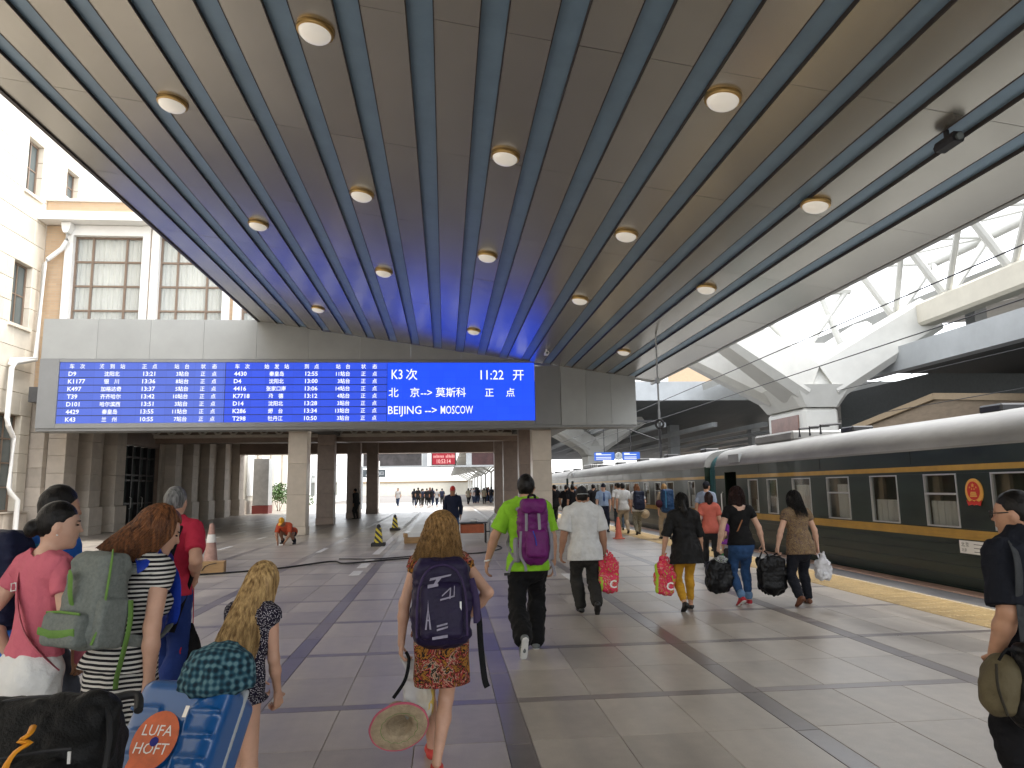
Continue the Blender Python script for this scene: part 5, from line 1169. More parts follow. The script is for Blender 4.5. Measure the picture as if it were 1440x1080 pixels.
# ------------------------------------------------------------------ patterned cloth
def pattern(name, kind, cols, scale=1., rough=.85, stops=None):
    m = cloth(name, cols[0], rough, var=0); n = m.node_tree; L = n.links; b = n.nodes['Principled BSDF']; tc = n.nodes.new('ShaderNodeTexCoord'); mp = n.nodes.new('ShaderNodeMapping'); L.new(tc.outputs['Object'], mp.inputs[0]); mp.inputs['Scale'].default_value = (scale,)*3
    if kind == 'stripe':
        wv = n.nodes.new('ShaderNodeTexWave'); wv.bands_direction = 'Z'; wv.inputs['Scale'].default_value = 1; wv.inputs['Distortion'].default_value = 1.2; wv.inputs['Detail Scale'].default_value = .25; wv.inputs['Detail'].default_value = 1; L.new(mp.outputs[0], wv.inputs[0]); src = wv.outputs[1]
    elif kind == 'floral':
        nz = n.nodes.new('ShaderNodeTexNoise'); nz.inputs['Scale'].default_value = 1.2; nz.inputs['Detail'].default_value = 5; nz.inputs['Distortion'].default_value = 2.2; nz.inputs['Roughness'].default_value = .7; L.new(mp.outputs[0], nz.inputs[0]); src = nz.outputs[0]
    elif kind == 'dots':
        vo = n.nodes.new('ShaderNodeTexVoronoi'); L.new(mp.outputs[0], vo.inputs[0]); src = vo.outputs['Distance']
    elif kind == 'plaid':
        out = None
        for dr in ('X', 'Z', 'Y'):
            wv = n.nodes.new('ShaderNodeTexWave'); wv.bands_direction = dr; wv.inputs['Scale'].default_value = 1; wv.inputs['Distortion'].default_value = 1.5; wv.inputs['Detail Scale'].default_value = .5; L.new(mp.outputs[0], wv.inputs[0])
            if out is None: out = wv.outputs[1]
            else:
                q = n.nodes.new('ShaderNodeMath'); q.operation = 'ADD'; L.new(out, q.inputs[0]); L.new(wv.outputs[1], q.inputs[1]); out = q.outputs[0]
        q = n.nodes.new('ShaderNodeMath'); q.operation = 'MULTIPLY'; q.inputs[1].default_value = 1/3; L.new(out, q.inputs[0]); src = q.outputs[0]
    cr = n.nodes.new('ShaderNodeValToRGB'); cr.color_ramp.interpolation = 'CONSTANT' if kind in ('stripe', 'floral', 'dots') else 'LINEAR'
    el = cr.color_ramp.elements; st = stops or [i/len(cols) for i in range(len(cols))]
    while len(el) < len(cols): el.new(.5)
    for e, p_, c in zip(el, st, cols): e.position = p_; e.color = (*c, 1)
    L.new(src, cr.inputs[0]); L.new(cr.outputs[0], b.inputs['Base Color']); return m
BLK = cloth('black_cloth', (.0045, .0045, .005)); NAVY = cloth('navy_cloth', (.006, .0075, .013)); WHT = cloth('white_cloth', (.55, .55, .54)); DENIM = cloth('blue_denim', (.020, .055, .135), var=.35, vs=12); GREYJ = cloth('grey_jeans', (.09, .105, .14), var=.25)
# ------------------------------------------------------------------ the group at the left
# man in blue at the left edge
p = Person((-2.16, 4.12), -32, 1.66, 'man in bright blue shirt with navy backpack at the left edge', head=(-12, 4, 0), sk='tan', lean=4, h=.011).body()
p.shirt(cloth('bright_blue', (.02, .13, .52)), seed=11); p.trousers(GREYJ, g=.018); p.shoes(M['shoe_black']); p.hair(HR['black'], 'short', 3, vol=1.04)
PKB = cloth('pack_navy_blue', (.008, .011, .034), .7, bump=.5); AQ = cloth('aqua_trim', (.03, .26, .42), .6)
t, b, o_, q = pack(p, 'navy backpack with aqua piping on the man at the left edge', .33, .19, .50, .22*p.H-.03, PKB, AQ, seed=21)
for sg in (-1, 1): flatbar('piping', [q(sg*.10, .022, .2), q(sg*.13, .03, .08), q(sg*.12, .035, -.1), q(sg*.09, .03, -.2)], .014, AQ, t, o_)
d = S(); d.box(q(0, .02, -.10), (.12, .03, .11), .03, p.RT); d.noise(.006, (.05, .05, .05), 2); sobj('front_pocket', d, .01, PKB, t, o_)
# woman in pink
p = Person((-1.96, 3.74), -34, 1.58, 'woman in pink t-shirt and white trousers with dark hair in a bun', fem=True, lean=3, head=(-32, 6, 0), sk='light', h=.010, wrL=(-.25, .02, .835), wrR=(.2, .2, .90), ankL=(-.08, .22, .075, 0), ankR=(.08, -.2, .10, 25), curl=(45, 40)).body()
p.shirt(cloth('pink_knit', (.52, .125, .165), var=.06), g=.005, sleeve=.24, seed=12, hem=.035, fold=.005, tuck=True, neckr=.046); p.trousers(cloth('white_trousers', (.66, .66, .64), var=.05), g=.007, flare=.004, seed=5, top=.055); p.shoes(M['shoe_black']); p.hair(HR['black'], 'bun', 4); p.face()
b_ = S(); b_.cone(p.wrL+np.array([0, 0, .01]), p.wrL+np.array([0, 0, .018]), .030, .030); sobj('bracelet', b_, .006, cloth('red_thread', (.35, .03, .03)), p.t)
e = S(); e.ell(p.Hd(.047, .002, -.030), (.005,)*3); sobj('earring', e, .003, M['white'], p.t)
cs = thing('shoulder_strap_bag', tuple(p.W((.19, .08, .95))), p.rz, 'pink crossbody strap bag on the woman in pink', 'bag')
oo = np.array([.19, .08, .95]); PK2 = cloth('dusty_pink', (.42, .12, .15), .6)
flatbar('strap', smooth_path([p.T(-.085, .0, .322*p.H), p.T(-.05, -.085, .275*p.H), p.T(.01, -.112, .20*p.H), p.T(.075, -.104, .12*p.H), p.T(.135, -.06, .06*p.H), p.T(.165, .03, .0)]), .021, PK2, cs, oo, .18, up=(.5, 1, .4))
d = S(); d.box((.10, .20, .84), (.08, .03, .06), .025); sobj('pouch', d, .01, PK2, cs, oo)
g = G(); c0 = p.T(-.02, -.122, .235*p.H)-oo; g.tube([tuple(c0+np.array(v)) for v in ((-.02, 0, -.016), (.02, 0, -.010), (.014, .002, .024), (-.026, .002, .018), (-.02, 0, -.016))], .0035, 6); link('buckle', g.mesh(), M['alu'], cs)
# woman in the striped dress
p = Person((-1.52, 3.66), -28, 1.56, 'woman with auburn hair in a black and white striped dress', fem=True, bulk=1.02, lean=9, head=(-42, 22, 0), sk='fair', h=.010, wrR=(.215, -.03, .775), wrL=(-.22, .2, .85), curl=(50, 50), ankL=(-.09, .2, .075, 0), ankR=(.09, -.22, .1, 25), poleR=(.5, -1, 0)).body()
STR = pattern('navy_white_stripe', 'stripe', [(.006, .006, .009), (.50, .48, .44)], 15.5, stops=[0, .52])
p.shirt(STR, g=.010, sleeve=.12, hem=.0, seed=13, name='dress_top', fold=.005); p.skirt(STR, .50, .24, g=.012, name='dress_skirt', fold=.018, top=.05); p.shoes(M['shoe_black']); p.hair(HR['brown'], 'long', 6, 2400, .105, vol=1.06, flare=.22, sr=.85); p.face()
GRP = cloth('grey_melange', (.15, .165, .15), .9, var=.22, vs=60, bump=.3, bs=90); LIM = cloth('leaf_green_trim', (.11, .21, .045), .75)
BLU = cloth('royal_blue', (.008, .035, .30), .5)
t, b, o_, q = pack(p, 'grey melange backpack with green trim on the woman in stripes', .275, .17, .42, .205*p.H, GRP, GRP, seed=31, rnd=.06, puff=.010)
d = S(); d.box(q(-.02, .01, -.135), (.12, .05, .075), .03, p.RT); d.noise(.006, (.05, .05, .05), 6); lp = sobj('lower_pocket', d, .009, GRP, t, o_)
d = S(); d.box(q(.13, -.08, -.10), (.03, .075, .11), .025, p.RT); sobj('side_pocket', d, .009, GRP, t, o_)
flatbar('green_strap', [q(-.135, .058, -.145), q(-.05, .064, -.155), q(.03, .064, -.15), q(.09, .055, -.14)], .017, LIM, t, o_, .25); flatbar('top_trim', smooth_path([q(.138, .0, -.19), q(.146, -.02, -.08), q(.145, -.02, .05), q(.125, -.03, .17), q(.07, -.07, .215)]), .007, LIM, t, o_, .6)
flatbar('grab_loop', smooth_path([q(-.06, .015, .09), q(-.03, .045, .105), q(-.01, .05, .08), q(.0, .045, .02), q(-.005, .02, -.035)]), .016, LIM, t, o_, .3); flatbar('pocket_trim', [q(-.13, .04, -.068), q(-.02, .058, -.06), q(.09, .045, -.065)], .006, LIM, t, o_, .6)
flatbar('green_side_strap', smooth_path([q(.16, -.14, .0), q(.17, -.15, -.1), q(.15, -.16, -.24), q(.14, -.16, -.33), q(.145, -.16, -.38)]), .014, LIM, t, o_, .25, up=(1, 0, 0))
g = G(); v = smooth_path(strap_path(p, 1, .0, .3*p.H, -.1)); g.tube([tuple(x-o_+p.RT@np.array([.008, .0, .008])) for x in v[2:16]], .040, 8, flat=.3, up=tuple(p.fwd())); link('blue_strap_cover', g.mesh(smooth=60), BLU, t)
# grey-haired man in red
p = Person((-2.11, 5.8), -6, 1.66, 'grey-haired man in a red t-shirt seen from behind', head=(4, 2, 0), sk='fair', lean=3, h=.012, wrR=(.185, .05, .975), wrL=(-.22, .1, .93), curl=(40, 60), ankL=(-.09, .2, .075, 0), ankR=(.09, -.2, .10, 25)).body()
p.shirt(cloth('crimson', (.42, .022, .05), var=.06), g=.014, sleeve=.36, hem=.0, seed=14); p.trousers(cloth('blue_trousers', (.012, .03, .14)), g=.02); p.shoes(M['shoe_black']); p.hair(HR['grey'], 'short', 8)
t, b, o_, q = pack(p, 'black and royal blue pack worn low on the grey-haired man', .30, .17, .62, .02, cloth('blue_nylon', (.008, .022, .17), .5), BLK, seed=41, rnd=.05, xo=-.03)
d = S(); d.box(q(-.05, -.06, .34), (.12, .07, .16), .05, p.RT); d.noise(.008, (.05, .05, .05), 3); sobj('black_top', d, .011, BLK, t, o_)
flatbar('red_tab', [q(.02, .02, .25), q(.10, .01, .245)], .012, cloth('red_tab', (.5, .03, .03)), t, o_, .4); flatbar('shoulder_strap', smooth_path([q(-.02, -.1, .48), q(.06, -.07, .56), q(.13, -.17, .56)]), .022, BLK, t, o_, .3)
gr = p.W(p.grip['R']); db = thing('drawstring_bag', (-1.935, 5.82, .31), 0, 'black drawstring bag with red cords hanging from the grey-haired man\'s hand', 'bag')
d = S(); d.cone((0, 0, .05), (.0, 0, .30), .12, .03, .04, (0, 1, 0), .45); d.cone((-.06, 0, .03), (.08, 0, .05), .05, .05, .04, (0, 1, 0), .6); d.noise(.012, (.04, .04, .12), 5); sobj('bag_body', d, .011, BLK, db)
oo = np.array([-1.935, 5.82, .31])
for dx in (-.02, .02): flatbar('cord', [gr+np.array([dx*.3, 0, -.01]), np.array([-1.935+dx, 5.82, .62])], .004, cloth('red_cord%d' % (dx > 0), (.40, .02, .03)), db, oo, 1)
flatbar('cord', [np.array([-1.955, 5.80, .62]), np.array([-1.97, 5.73, .45]), np.array([-1.96, 5.73, .33])], .005, cloth('red_cord3', (.40, .02, .03)), db, oo, 1)
# small blond girl
p = Person((-1.0, 3.72), -26, 1.27, 'little girl with long wavy blond hair in a dark dotted dress', fem=True, bulk=.92, lean=14, head=(-4, 16, 0), sk='fair', h=.010, wrR=(.1, .17, .62), wrL=(-.1, .25, .62), ankL=(-.07, .14, .06, 0), ankR=(.07, -.16, .08, 25), curl=(60, 60)).body()
DOT = pattern('navy_dot', 'dots', [(.40, .38, .40), (.009, .006, .018)], 27, stops=[0, .33])
p.shirt(DOT, g=.008, sleeve=.06, hem=.0, seed=15, name='dress_top', scoop=.02); p.skirt(DOT, .62, .165, g=.010, name='dress_skirt', fold=.012, top=.05); p.shoes(M['shoe_black']); p.hair(HR['blond'], 'long', 9, 2800, .30, vol=1.0, flare=.5, sr=.95)
# ------------------------------------------------------------------ girl with the purple backpack, centre
p = Person((-.03, 4.45), 2, 1.47, 'girl with curly dark-blond hair, purple backpack and floral dress in the centre', fem=True, bulk=.97, lean=13, head=(-6, 8, 4), sk='fair', h=.010, wrL=(-.235, .02, .70), wrR=(.17, .10, .83), poleR=(1, -.7, .2), poleL=(-1, -.5, 0), curl=(55, 40), ankL=(-.05, .20, .07, 0, 4), ankR=(-.025, -.10, .075, 6, -3), pz=.745).body()
FLO = pattern('dark_floral', 'floral', [(.010, .008, .009), (.30, .13, .02), (.008, .007, .007), (.30, .035, .03), (.38, .29, .20), (.012, .008, .008), (.34, .15, .025)], 6.5, stops=[0, .38, .45, .50, .545, .575, .64])
p.shirt(FLO, g=.010, sleeve=.1, hem=.0, seed=16, name='dress_top', fold=.004); p.skirt(FLO, .475, .165, g=.012, name='dress_skirt', fold=.014, top=.05); p.hair(HR['dblond'], 'curly', 10, 2800, .125, vol=1.2, flare=.22, sr=.8)
p.shoes(cloth('coral_sandal', (.55, .07, .06)), low=True)
PUR = cloth('dark_purple_nylon', (.013, .008, .032), .55, var=.2, vs=5, bump=.5); PUR2 = cloth('violet_trim', (.03, .016, .06), .55); PRT = mat('pale_print', (.22, .20, .26), .6, var=.3, vs=30)
t, b, o_, q = pack(p, 'dark purple backpack with pale travel prints on the girl in the floral dress', .335, .20, .50, .125*p.H, PUR, PUR2, seed=51, rnd=.075, puff=.012)
d = S(); d.box(q(0, .008, -.06), (.125, .03, .155), .04, p.RT); d.noise(.007, (.05, .05, .06), 7); fp_ = sobj('front_panel', d, .009, PUR, t, o_)
flatbar('zip', smooth_path([q(-.14, .02, -.2), q(-.135, .03, .02), q(-.09, .03, .15), q(0, .03, .19), q(.09, .03, .15), q(.135, .03, .02), q(.14, .02, -.2)]), .007, PUR2, t, o_, .8)
def pr(name, polys):
    g = G()
    for poly in polys:
        v = [q(x, .054-.5*abs(x)*abs(x), z)-o_ for x, z in poly]; g.add([tuple(a) for a in v], [tuple(range(len(v)))])
    link(name, g.mesh(), PRT, t)
pr('tower_print', [[(-.095, -.16), (-.085, -.16), (-.077, -.06), (-.082, -.06)], [(-.060, -.16), (-.070, -.16), (-.078, -.06), (-.073, -.06)], [(-.090, -.115), (-.065, -.115), (-.067, -.107), (-.088, -.107)], [(-.081, -.06), (-.074, -.06), (-.0775, -.0)]])
pr('plane_print', [[(-.07, .10), (.05, .125), (.055, .135), (-.065, .115)], [(-.03, .11), (-.05, .075), (-.035, .075), (0, .117)], [(-.08, .06), (-.02, .07), (-.02, .085), (-.08, .08)]]); pr('bridge_print', [[(-.01, -.01), (.07, .01), (.07, .018), (-.01, 0)], [(.04, .0), (.048, .0), (.052, .06), (.046, .06)], [(.065, .01), (.071, .01), (.073, .07), (.069, .07)], [(0, .02), (.046, .06), (.05, .055), (.0, .012)]]); pr('stamp_print', [[(-.03, -.17), (.03, -.155), (.032, -.145), (-.03, -.16)], [(-.03, -.15), (.028, -.137), (.03, -.127), (-.03, -.14)], [(-.055, -.215), (.03, -.205), (.03, -.19), (-.055, -.2)]])
g = G(); g.box(-.005, .005, -.003, .003, -.035, .035); pu = link('zip_pull', g.mesh(), M['alu'], t, loc=tuple(q(.105, .03, -.05)-o_))
flatbar('loose_strap', smooth_path([q(.19, -.10, .06), q(.215, -.08, -.1), q(.22, -.06, -.25), q(.235, -.05, -.42), q(.25, -.05, -.47)]), .017, BLK, t, o_, .2)
flatbar('side_strap', smooth_path([q(.172, -.08, .12), q(.20, -.07, .0), q(.205, -.08, -.13)]), .022, PUR2, t, o_, .3)
gr = p.W(p.grip['L']); HAT = thing('straw_hat', (-.265, 4.33, .27), 0, 'wide straw hat with pink edge hanging from the girl\'s hand', 'hat')
STW = mat('straw', (.36, .28, .18), .8, var=.3, vs=22, bump=.6, bs=80); PNK = mat('pink_edge', (.50, .10, .15), .8, var=.3)
Rh = np.array(Matrix.Rotation(math.radians(28), 3, 'Y')@Matrix.Rotation(math.radians(22), 3, 'Z')@Matrix.Rotation(math.radians(-72), 3, 'X'))
prof = [(.165, .005), (.135, -.004), (.105, .0), (.088, .006), (.078, .02), (.072, .11), (.055, .15), (.0, .155)]
g = G(); g.lathe(prof+[(r_-.004, z_-.006) for r_, z_ in prof[::-1][1:-1]]+[(.163, -.001)], seg=36, cap=False); hv = [tuple(Rh@np.array([x, y*1.0, z])+np.array([0, .02, 0])) for x, y, z in g.v]; g.v = hv; link('hat_body', g.mesh(smooth=50), STW, HAT)
g = G(); g.tube([tuple(Rh@np.array([.165*math.cos(a)+.002*math.sin(9*a), .165*math.sin(a), .004])+np.array([0, .02, 0])) for a in [2*PI*k/40 for k in range(41)]], .007, 6, cap=False); link('pink_edge', g.mesh(smooth=60), PNK, HAT)
for rr, mm in ((.125, PNK), (.105, LIM)): 
    g = G(); g.tube([tuple(Rh@np.array([rr*math.cos(a)+.003*math.sin(14*a), (rr+.003*math.sin(14*a))*math.sin(a), -.006])+np.array([0, .02, 0])) for a in [2*PI*k/80 for k in range(81)]], .0018, 5, cap=False); link('zigzag_braid', g.mesh(), mm, HAT)
o_ = np.array([-.265, 4.33, .27]); flatbar('cord', smooth_path([gr+np.array([.02, .0, .03]), np.array([-.215, 4.42, .62]), np.array([-.235, 4.38, .52]), np.array([-.30, 4.35, .43])]), .010, BLK, HAT, o_, .5)
PLB = mat('thin_plastic', (.72, .72, .70), .3, var=.1, alpha=.55, spec=.5, bump=.6, bs=14); YEL = mat('yellow_tub', (.50, .36, .08), .5)
t, b = carrier((-.17, 4.50, .26), .17, .13, .30, 'thin white plastic bag behind the straw hat', PLB, grip=gr, seed=61)
d = S(); d.cone((.05, 0, .06), (.05, 0, .15), .05, .055); sobj('yellow_tub', d, .01, YEL, t)
# ------------------------------------------------------------------ man in lime green
p = Person((.84, 7.4), 0, 1.77, 'man in lime green t-shirt and black trousers with a purple backpack', head=(-14, 2, 0), sk='tan', lean=4, h=.012, wrL=(-.41, .10, .87), poleL=(-.9, -.8, .2), wrR=(.27, .06, .84), poleR=(.9, -.8, .2), curl=(30, 45), ankL=(-.10, -.38, .19, 62, 6), ankR=(.08, .10, .08, 0, -6), pz=.875).body()
p.shirt(cloth('lime_green', (.22, .48, .025), var=.08), g=.022, sleeve=.40, hem=-.055, seed=17, flare=.012, fold=.008); p.trousers(BLK, g=.028, upto=.98, flare=.03, seed=18, fold=.010); p.hair(HR['black'], 'short', 11, vol=1.08); p.shoes(cloth('grey_trainer', (.12, .13, .13), .6), g=.005, sole=M['sole_white'])
g = G(); g.tube([tuple(p.Hd(.046, .01, .004)), tuple(p.Hd(.044, .05, .004))], .003, 5); g.tube([tuple(p.Hd(.034+.012*math.cos(a), .064, .0+.010*math.sin(a))) for a in [2*PI*k/14 for k in range(15)]], .0028, 5, cap=False); link('glasses', g.mesh(), M['black'], p.t)
g = G(); g.tube([tuple(p.wrL+np.array([.032*math.cos(a), .03*math.sin(a), .0+.01*math.cos(a)])) for a in [2*PI*k/16 for k in range(17)]], .009, 6, cap=False); link('wrist_watch', g.mesh(smooth=60), M['alu'], p.t)
MAG = cloth('magenta_nylon', (.115, .010, .105), .5, var=.15, bump=.5); GST = cloth('grey_webbing', (.22, .21, .23), .7)
t, b, o_, q = pack(p, 'purple hiking backpack with grey straps on the man in green', .30, .22, .58, .155*p.H, MAG, GST, seed=71, rnd=.07, puff=.016, xo=.03)
d = S(); d.box(q(.0, -.03, .26), (.125, .10, .075), .05, p.RT); d.noise(.01, (.06, .06, .04), 8); sobj('top_lid', d, .010, MAG, t, o_); d = S(); d.box(q(.02, .03, -.10), (.11, .04, .14), .045, p.RT); d.noise(.008, (.05, .05, .05), 9); sobj('front_pocket', d, .010, MAG, t, o_)
d = S(); d.box(q(-.16, -.13, -.16), (.035, .07, .12), .03, p.RT); d.noise(.006, (.04, .04, .06), 3); sobj('side_pouch', d, .010, GST, t, o_); d = S(); d.box(q(.17, -.12, -.13), (.03, .07, .14), .028, p.RT); sobj('side_pouch', d, .010, GST, t, o_)
for x in (-.075, .045): flatbar('webbing', smooth_path([q(x, -.0, .33), q(x, .02, .25), q(x*1.05, .045, .12), q(x*1.1, .05, .02)]), .014, GST, t, o_, .3)
flatbar('webbing', smooth_path([q(-.13, .0, .02), q(-.14, -.01, -.2), q(-.1, .02, -.3), q(-.095, .03, -.36)]), .013, GST, t, o_, .3); flatbar('webbing', smooth_path([q(.14, -.05, .12), q(.17, -.02, -.1), q(.14, .0, -.27)]), .011, GST, t, o_, .3); flatbar('haul_loop', smooth_path([q(-.03, -.14, .31), q(-.03, -.12, .37), q(.03, -.12, .37), q(.03, -.14, .31)]), .012, BLK, t, o_, .4)
flatbar('blue_cord', smooth_path([q(-.02, .075, .02), q(.0, .082, -.05), q(.01, .08, -.12)]), .005, cloth('blue_cord', (.02, .06, .4)), t, o_, 1); flatbar('waist_strap', smooth_path([q(-.16, -.16, -.24), q(-.22, -.14, -.30), q(-.25, -.12, -.38)]), .014, GST, t, o_, .3); flatbar('waist_strap', smooth_path([q(.16, -.16, -.24), q(.20, -.13, -.34), q(.21, -.12, -.42)]), .014, GST, t, o_, .3)
d = S(); d.box(q(-.265, -.12, -.39), (.03, .01, .014), .006, None); sobj('buckle', d, .006, M['black'], t, o_)
# ------------------------------------------------------------------ man in white with cap
p = Person((1.82, 9.4), 0, 1.63, 'man in loose white t-shirt and dark cap carrying a bright plastic bag', head=(3, 4, 0), sk='dark', lean=5, bulk=1.12, h=.013, wrL=(-.31, .02, .76), wrR=(.27, .02, .76), curl=(35, 70), ankL=(-.06, .06, .075, 0, 6), ankR=(.10, -.22, .15, 45, -8), pz=.80).body()
p.shirt(WHT, g=.032, sleeve=.46, hem=-.085, seed=19, flare=.02, fold=.006); p.trousers(cloth('dark_grey_slacks', (.022, .021, .019)), g=.022, flare=.014, seed=20, fold=.008); p.hair(HR['black'], 'short', 12); p.shoes(M['shoe_black']); c = p.cap(cloth('black_cap', (.018, .018, .02)), brim=False, ht=1.1)
g = G(); g.tube([tuple(p.Hd(.052*math.sin(a), -.006-.064*math.cos(a), .018)) for a in [-.95+1.9*k/12 for k in range(13)]], .011, 6, flat=.6); link('pale_cap_band', g.mesh(smooth=60), M['palegrey'], c)
def gift_bag(loc, lab, grip, seed):
    m = pattern('bright_carrier%d' % seed, 'floral', [(.30, .48, .03), (.60, .025, .09), (.62, .06, .03), (.62, .50, .42), (.55, .02, .10)], 7, .35, stops=[0, .40, .52, .57, .60])
    t, b = carrier(loc, .26, .13, .50, lab, m, grip=grip, seed=seed, puff=.022)
    g = G(); put_text(g, 'C', -.02, -.115, .08, .10, bold=.02); link('lettering', g.mesh(), M['white'], t); d = S(); d.cone((-.11, -.02, .06), (-.10, -.01, .38), .035, .03, .02); d.noise(.01, (.04, .04, .06), 2); sobj('green_fold', d, .012, cloth('lime_film%d' % seed, (.33, .50, .03), .4), t)
gr = p.W(p.grip['R']); gift_bag((2.13, 9.38, .24), 'red and green plastic carrier bag held by the man in white', gr, 81)
# ------------------------------------------------------------------ three women by the train
p = Person((3.15, 9.3), 3, 1.50, 'woman with dark ponytail, black blouse and mustard trousers', fem=True, bulk=1.06, lean=6, head=(-8, 4, 0), sk='tan', h=.012, wrL=(-.30, .05, .715), wrR=(.25, .08, .73), poleL=(-.9, -.6, 0), curl=(70, 30), ankL=(-.09, -.10, .11, 38, 6), ankR=(.08, .12, .075, 8, -6)).body()
p.shirt(cloth('sheer_black', (.006, .0055, .0055), .7), g=.026, sleeve=.55, hem=-.115, seed=22, flare=.035, fold=.010); p.trousers(cloth('mustard', (.42, .22, .018), var=.1), g=.006, upto=.90, flare=.004, seed=23); p.hair(HR['black'], 'pony', 13, 120, .17, vol=1.05); p.shoes(M['shoe_black'], g=.001, low=True, name='heeled_shoe')
for sd, an in (('L', p.ankL), ('R', p.ankR)):
    g = G(); g.tube([tuple(an+np.array([0, -.03, -.05])), tuple(an+np.array([0, -.04, -.07]))], [.012, .006], 6); link('heel', g.mesh(), M['shoe_black'], p.t)
gift_bag((2.86, 9.32, .20), 'red and green plastic carrier bag held by the woman in mustard trousers', p.W(p.grip['L']), 83)
p = Person((4.03, 9.6), 0, 1.565, 'woman with dark red bob, black top and blue jeans between two black bags', fem=True, bulk=1.05, lean=3, head=(6, 2, 0), sk='light', h=.012, wrL=(-.31, .03, .755), wrR=(.34, .03, .755), poleL=(-.8, -.8, 0), poleR=(.9, -.7, 0), curl=(70, 70), ankL=(-.09, -.12, .12, 30, 6), ankR=(.10, .08, .075, 0, -8)).body()
p.shirt(BLK, g=.007, sleeve=.22, hem=-.005, seed=24, scoop=.035, neckr=.062, fold=.004); p.trousers(DENIM, g=.007, upto=.93, flare=.006, seed=25, fold=.007, top=.03); p.hair(HR['dred'], 'bob', 14, 160, .08, vol=1.1); p.shoes(cloth('red_trainer', (.35, .02, .03), .5), g=.004, sole=M['sole_white'], low=True); jgL, jgR = p.W(p.grip['L']), p.W(p.grip['R'])
g = G(); g.tube([tuple(v) for v in smooth_path([p.T(.085, -.01, .318*p.H), p.T(.05, -.085, .26*p.H), p.T(-.03, -.105, .17*p.H), p.T(-.11, -.085, .07*p.H), p.T(-.15, -.0, .01*p.H)])], .009, 6, flat=.4, up=(0, 1, 0)); link('thin_strap', g.mesh(smooth=60), cloth('tan_strap', (.25, .11, .05)), p.t)
for sd, an in (('L', p.ankL), ('R', p.ankR)):
    d = S(); d.cone(an+np.array([0, 0, .03]), an+np.array([0, 0, .05]), .053, .055, .01); sobj('turn_up', d, .011, cloth('denim_light' + sd, (.10, .18, .30)), p.t)
p = Person((4.82, 9.5), 3, 1.50, 'woman with long black hair and a brown patterned blouse carrying a white bag', fem=True, bulk=1.05, lean=5, head=(10, 4, 0), sk='light', h=.012, wrL=(-.32, .03, .735), wrR=(.28, .03, .725), poleL=(-.9, -.7, 0), poleR=(.8, -.8, 0), curl=(70, 70), ankL=(-.17, -.20, .13, 40, 10), ankR=(.10, .05, .075, 0, -6)).body()
p.shirt(pattern('brown_print', 'floral', [(.035, .02, .03), (.20, .13, .05), (.05, .03, .05), (.27, .19, .085), (.08, .045, .05), (.22, .15, .07)], 16, stops=[0, .36, .44, .5, .56, .62]), g=.016, sleeve=.22, hem=-.075, seed=26, flare=.02); p.trousers(cloth('dark_slacks', (.008, .009, .014)), g=.014, flare=.008, seed=27); p.hair(HR['black'], 'long', 15, 260, .16, vol=1.1); p.shoes(cloth('brown_slipon', (.14, .06, .035), .5), g=.004); kgL, kgR = p.W(p.grip['L']), p.W(p.grip['R'])
d = S(); d.cone(p.Hd(-.012, -.05, .02), p.Hd(.016, -.052, .016), .008, .008); sobj('hair_clip', d, .007, M['white'], p.t)
BB = cloth('black_bag_nylon', (.004, .004, .0045), .45, bump=.6)
def tote(loc, w_, dp_, hh, lab, grips, seed, rz=0):
    t = thing('black_bag', loc, math.radians(rz), lab, 'bag', 'black carry bags of the women'); d = S(); d.box((0, 0, hh/2), (w_/2, dp_/2, hh/2), .05, None, .03); d.cone((0, 0, hh*.2), (0, 0, hh*.7), w_*.46, w_*.44, .05, (0, 1, 0), dp_/w_*1.1); d.noise(.020, (.09, .06, .10), seed).noise(.010, (.04, .04, .06), seed+1, True); sobj('bag_body', d, .012, BB, t)
    for i, gp in enumerate(grips):
        tp = np.array(gp)-np.array(loc); g = G(); x = -.1 if tp[0] < 0 else .1
        if len(grips) == 1: x = 0
        g.tube([tuple(v) for v in smooth_path([(x-.07, 0, hh*.9), (x*.5+tp[0]*.5-.05, .01, (hh+tp[2])*.5), tuple(tp), (x*.5+tp[0]*.5+.05, .02, (hh+tp[2])*.5), (x+.07, .02, hh*.9)], 15)], .011, 6, flat=.5, up=(0, 1, 0)); link('handle', g.mesh(smooth=60), BB, t)
    return t
tote((4.42, 9.56, .20), .38, .20, .42, 'bulky black bag carried between the jeans woman and the patterned-blouse woman', [jgR, kgL], 91)
t = tote((3.70, 9.62, .22), .34, .20, .36, 'square black bag with a light scarf on top, left of the jeans woman', [jgL], 95)
d = S(); d.ell((.02, -.02, .38), (.10, .07, .05)); d.noise(.02, (.03, .03, .03), 3); sobj('scarf', d, .011, pattern('scarf_print', 'floral', [(.5, .5, .5), (.06, .06, .08), (.35, .4, .3)], 18, stops=[0, .48, .56]), t)
carrier((5.14, 9.52, .30), .20, .13, .34, 'white plastic bag in the right hand of the patterned-blouse woman', mat('white_plastic', (.62, .62, .64), .35, var=.12, alpha=.9, bump=.8, bs=16), grip=kgR, seed=97, puff=.022)
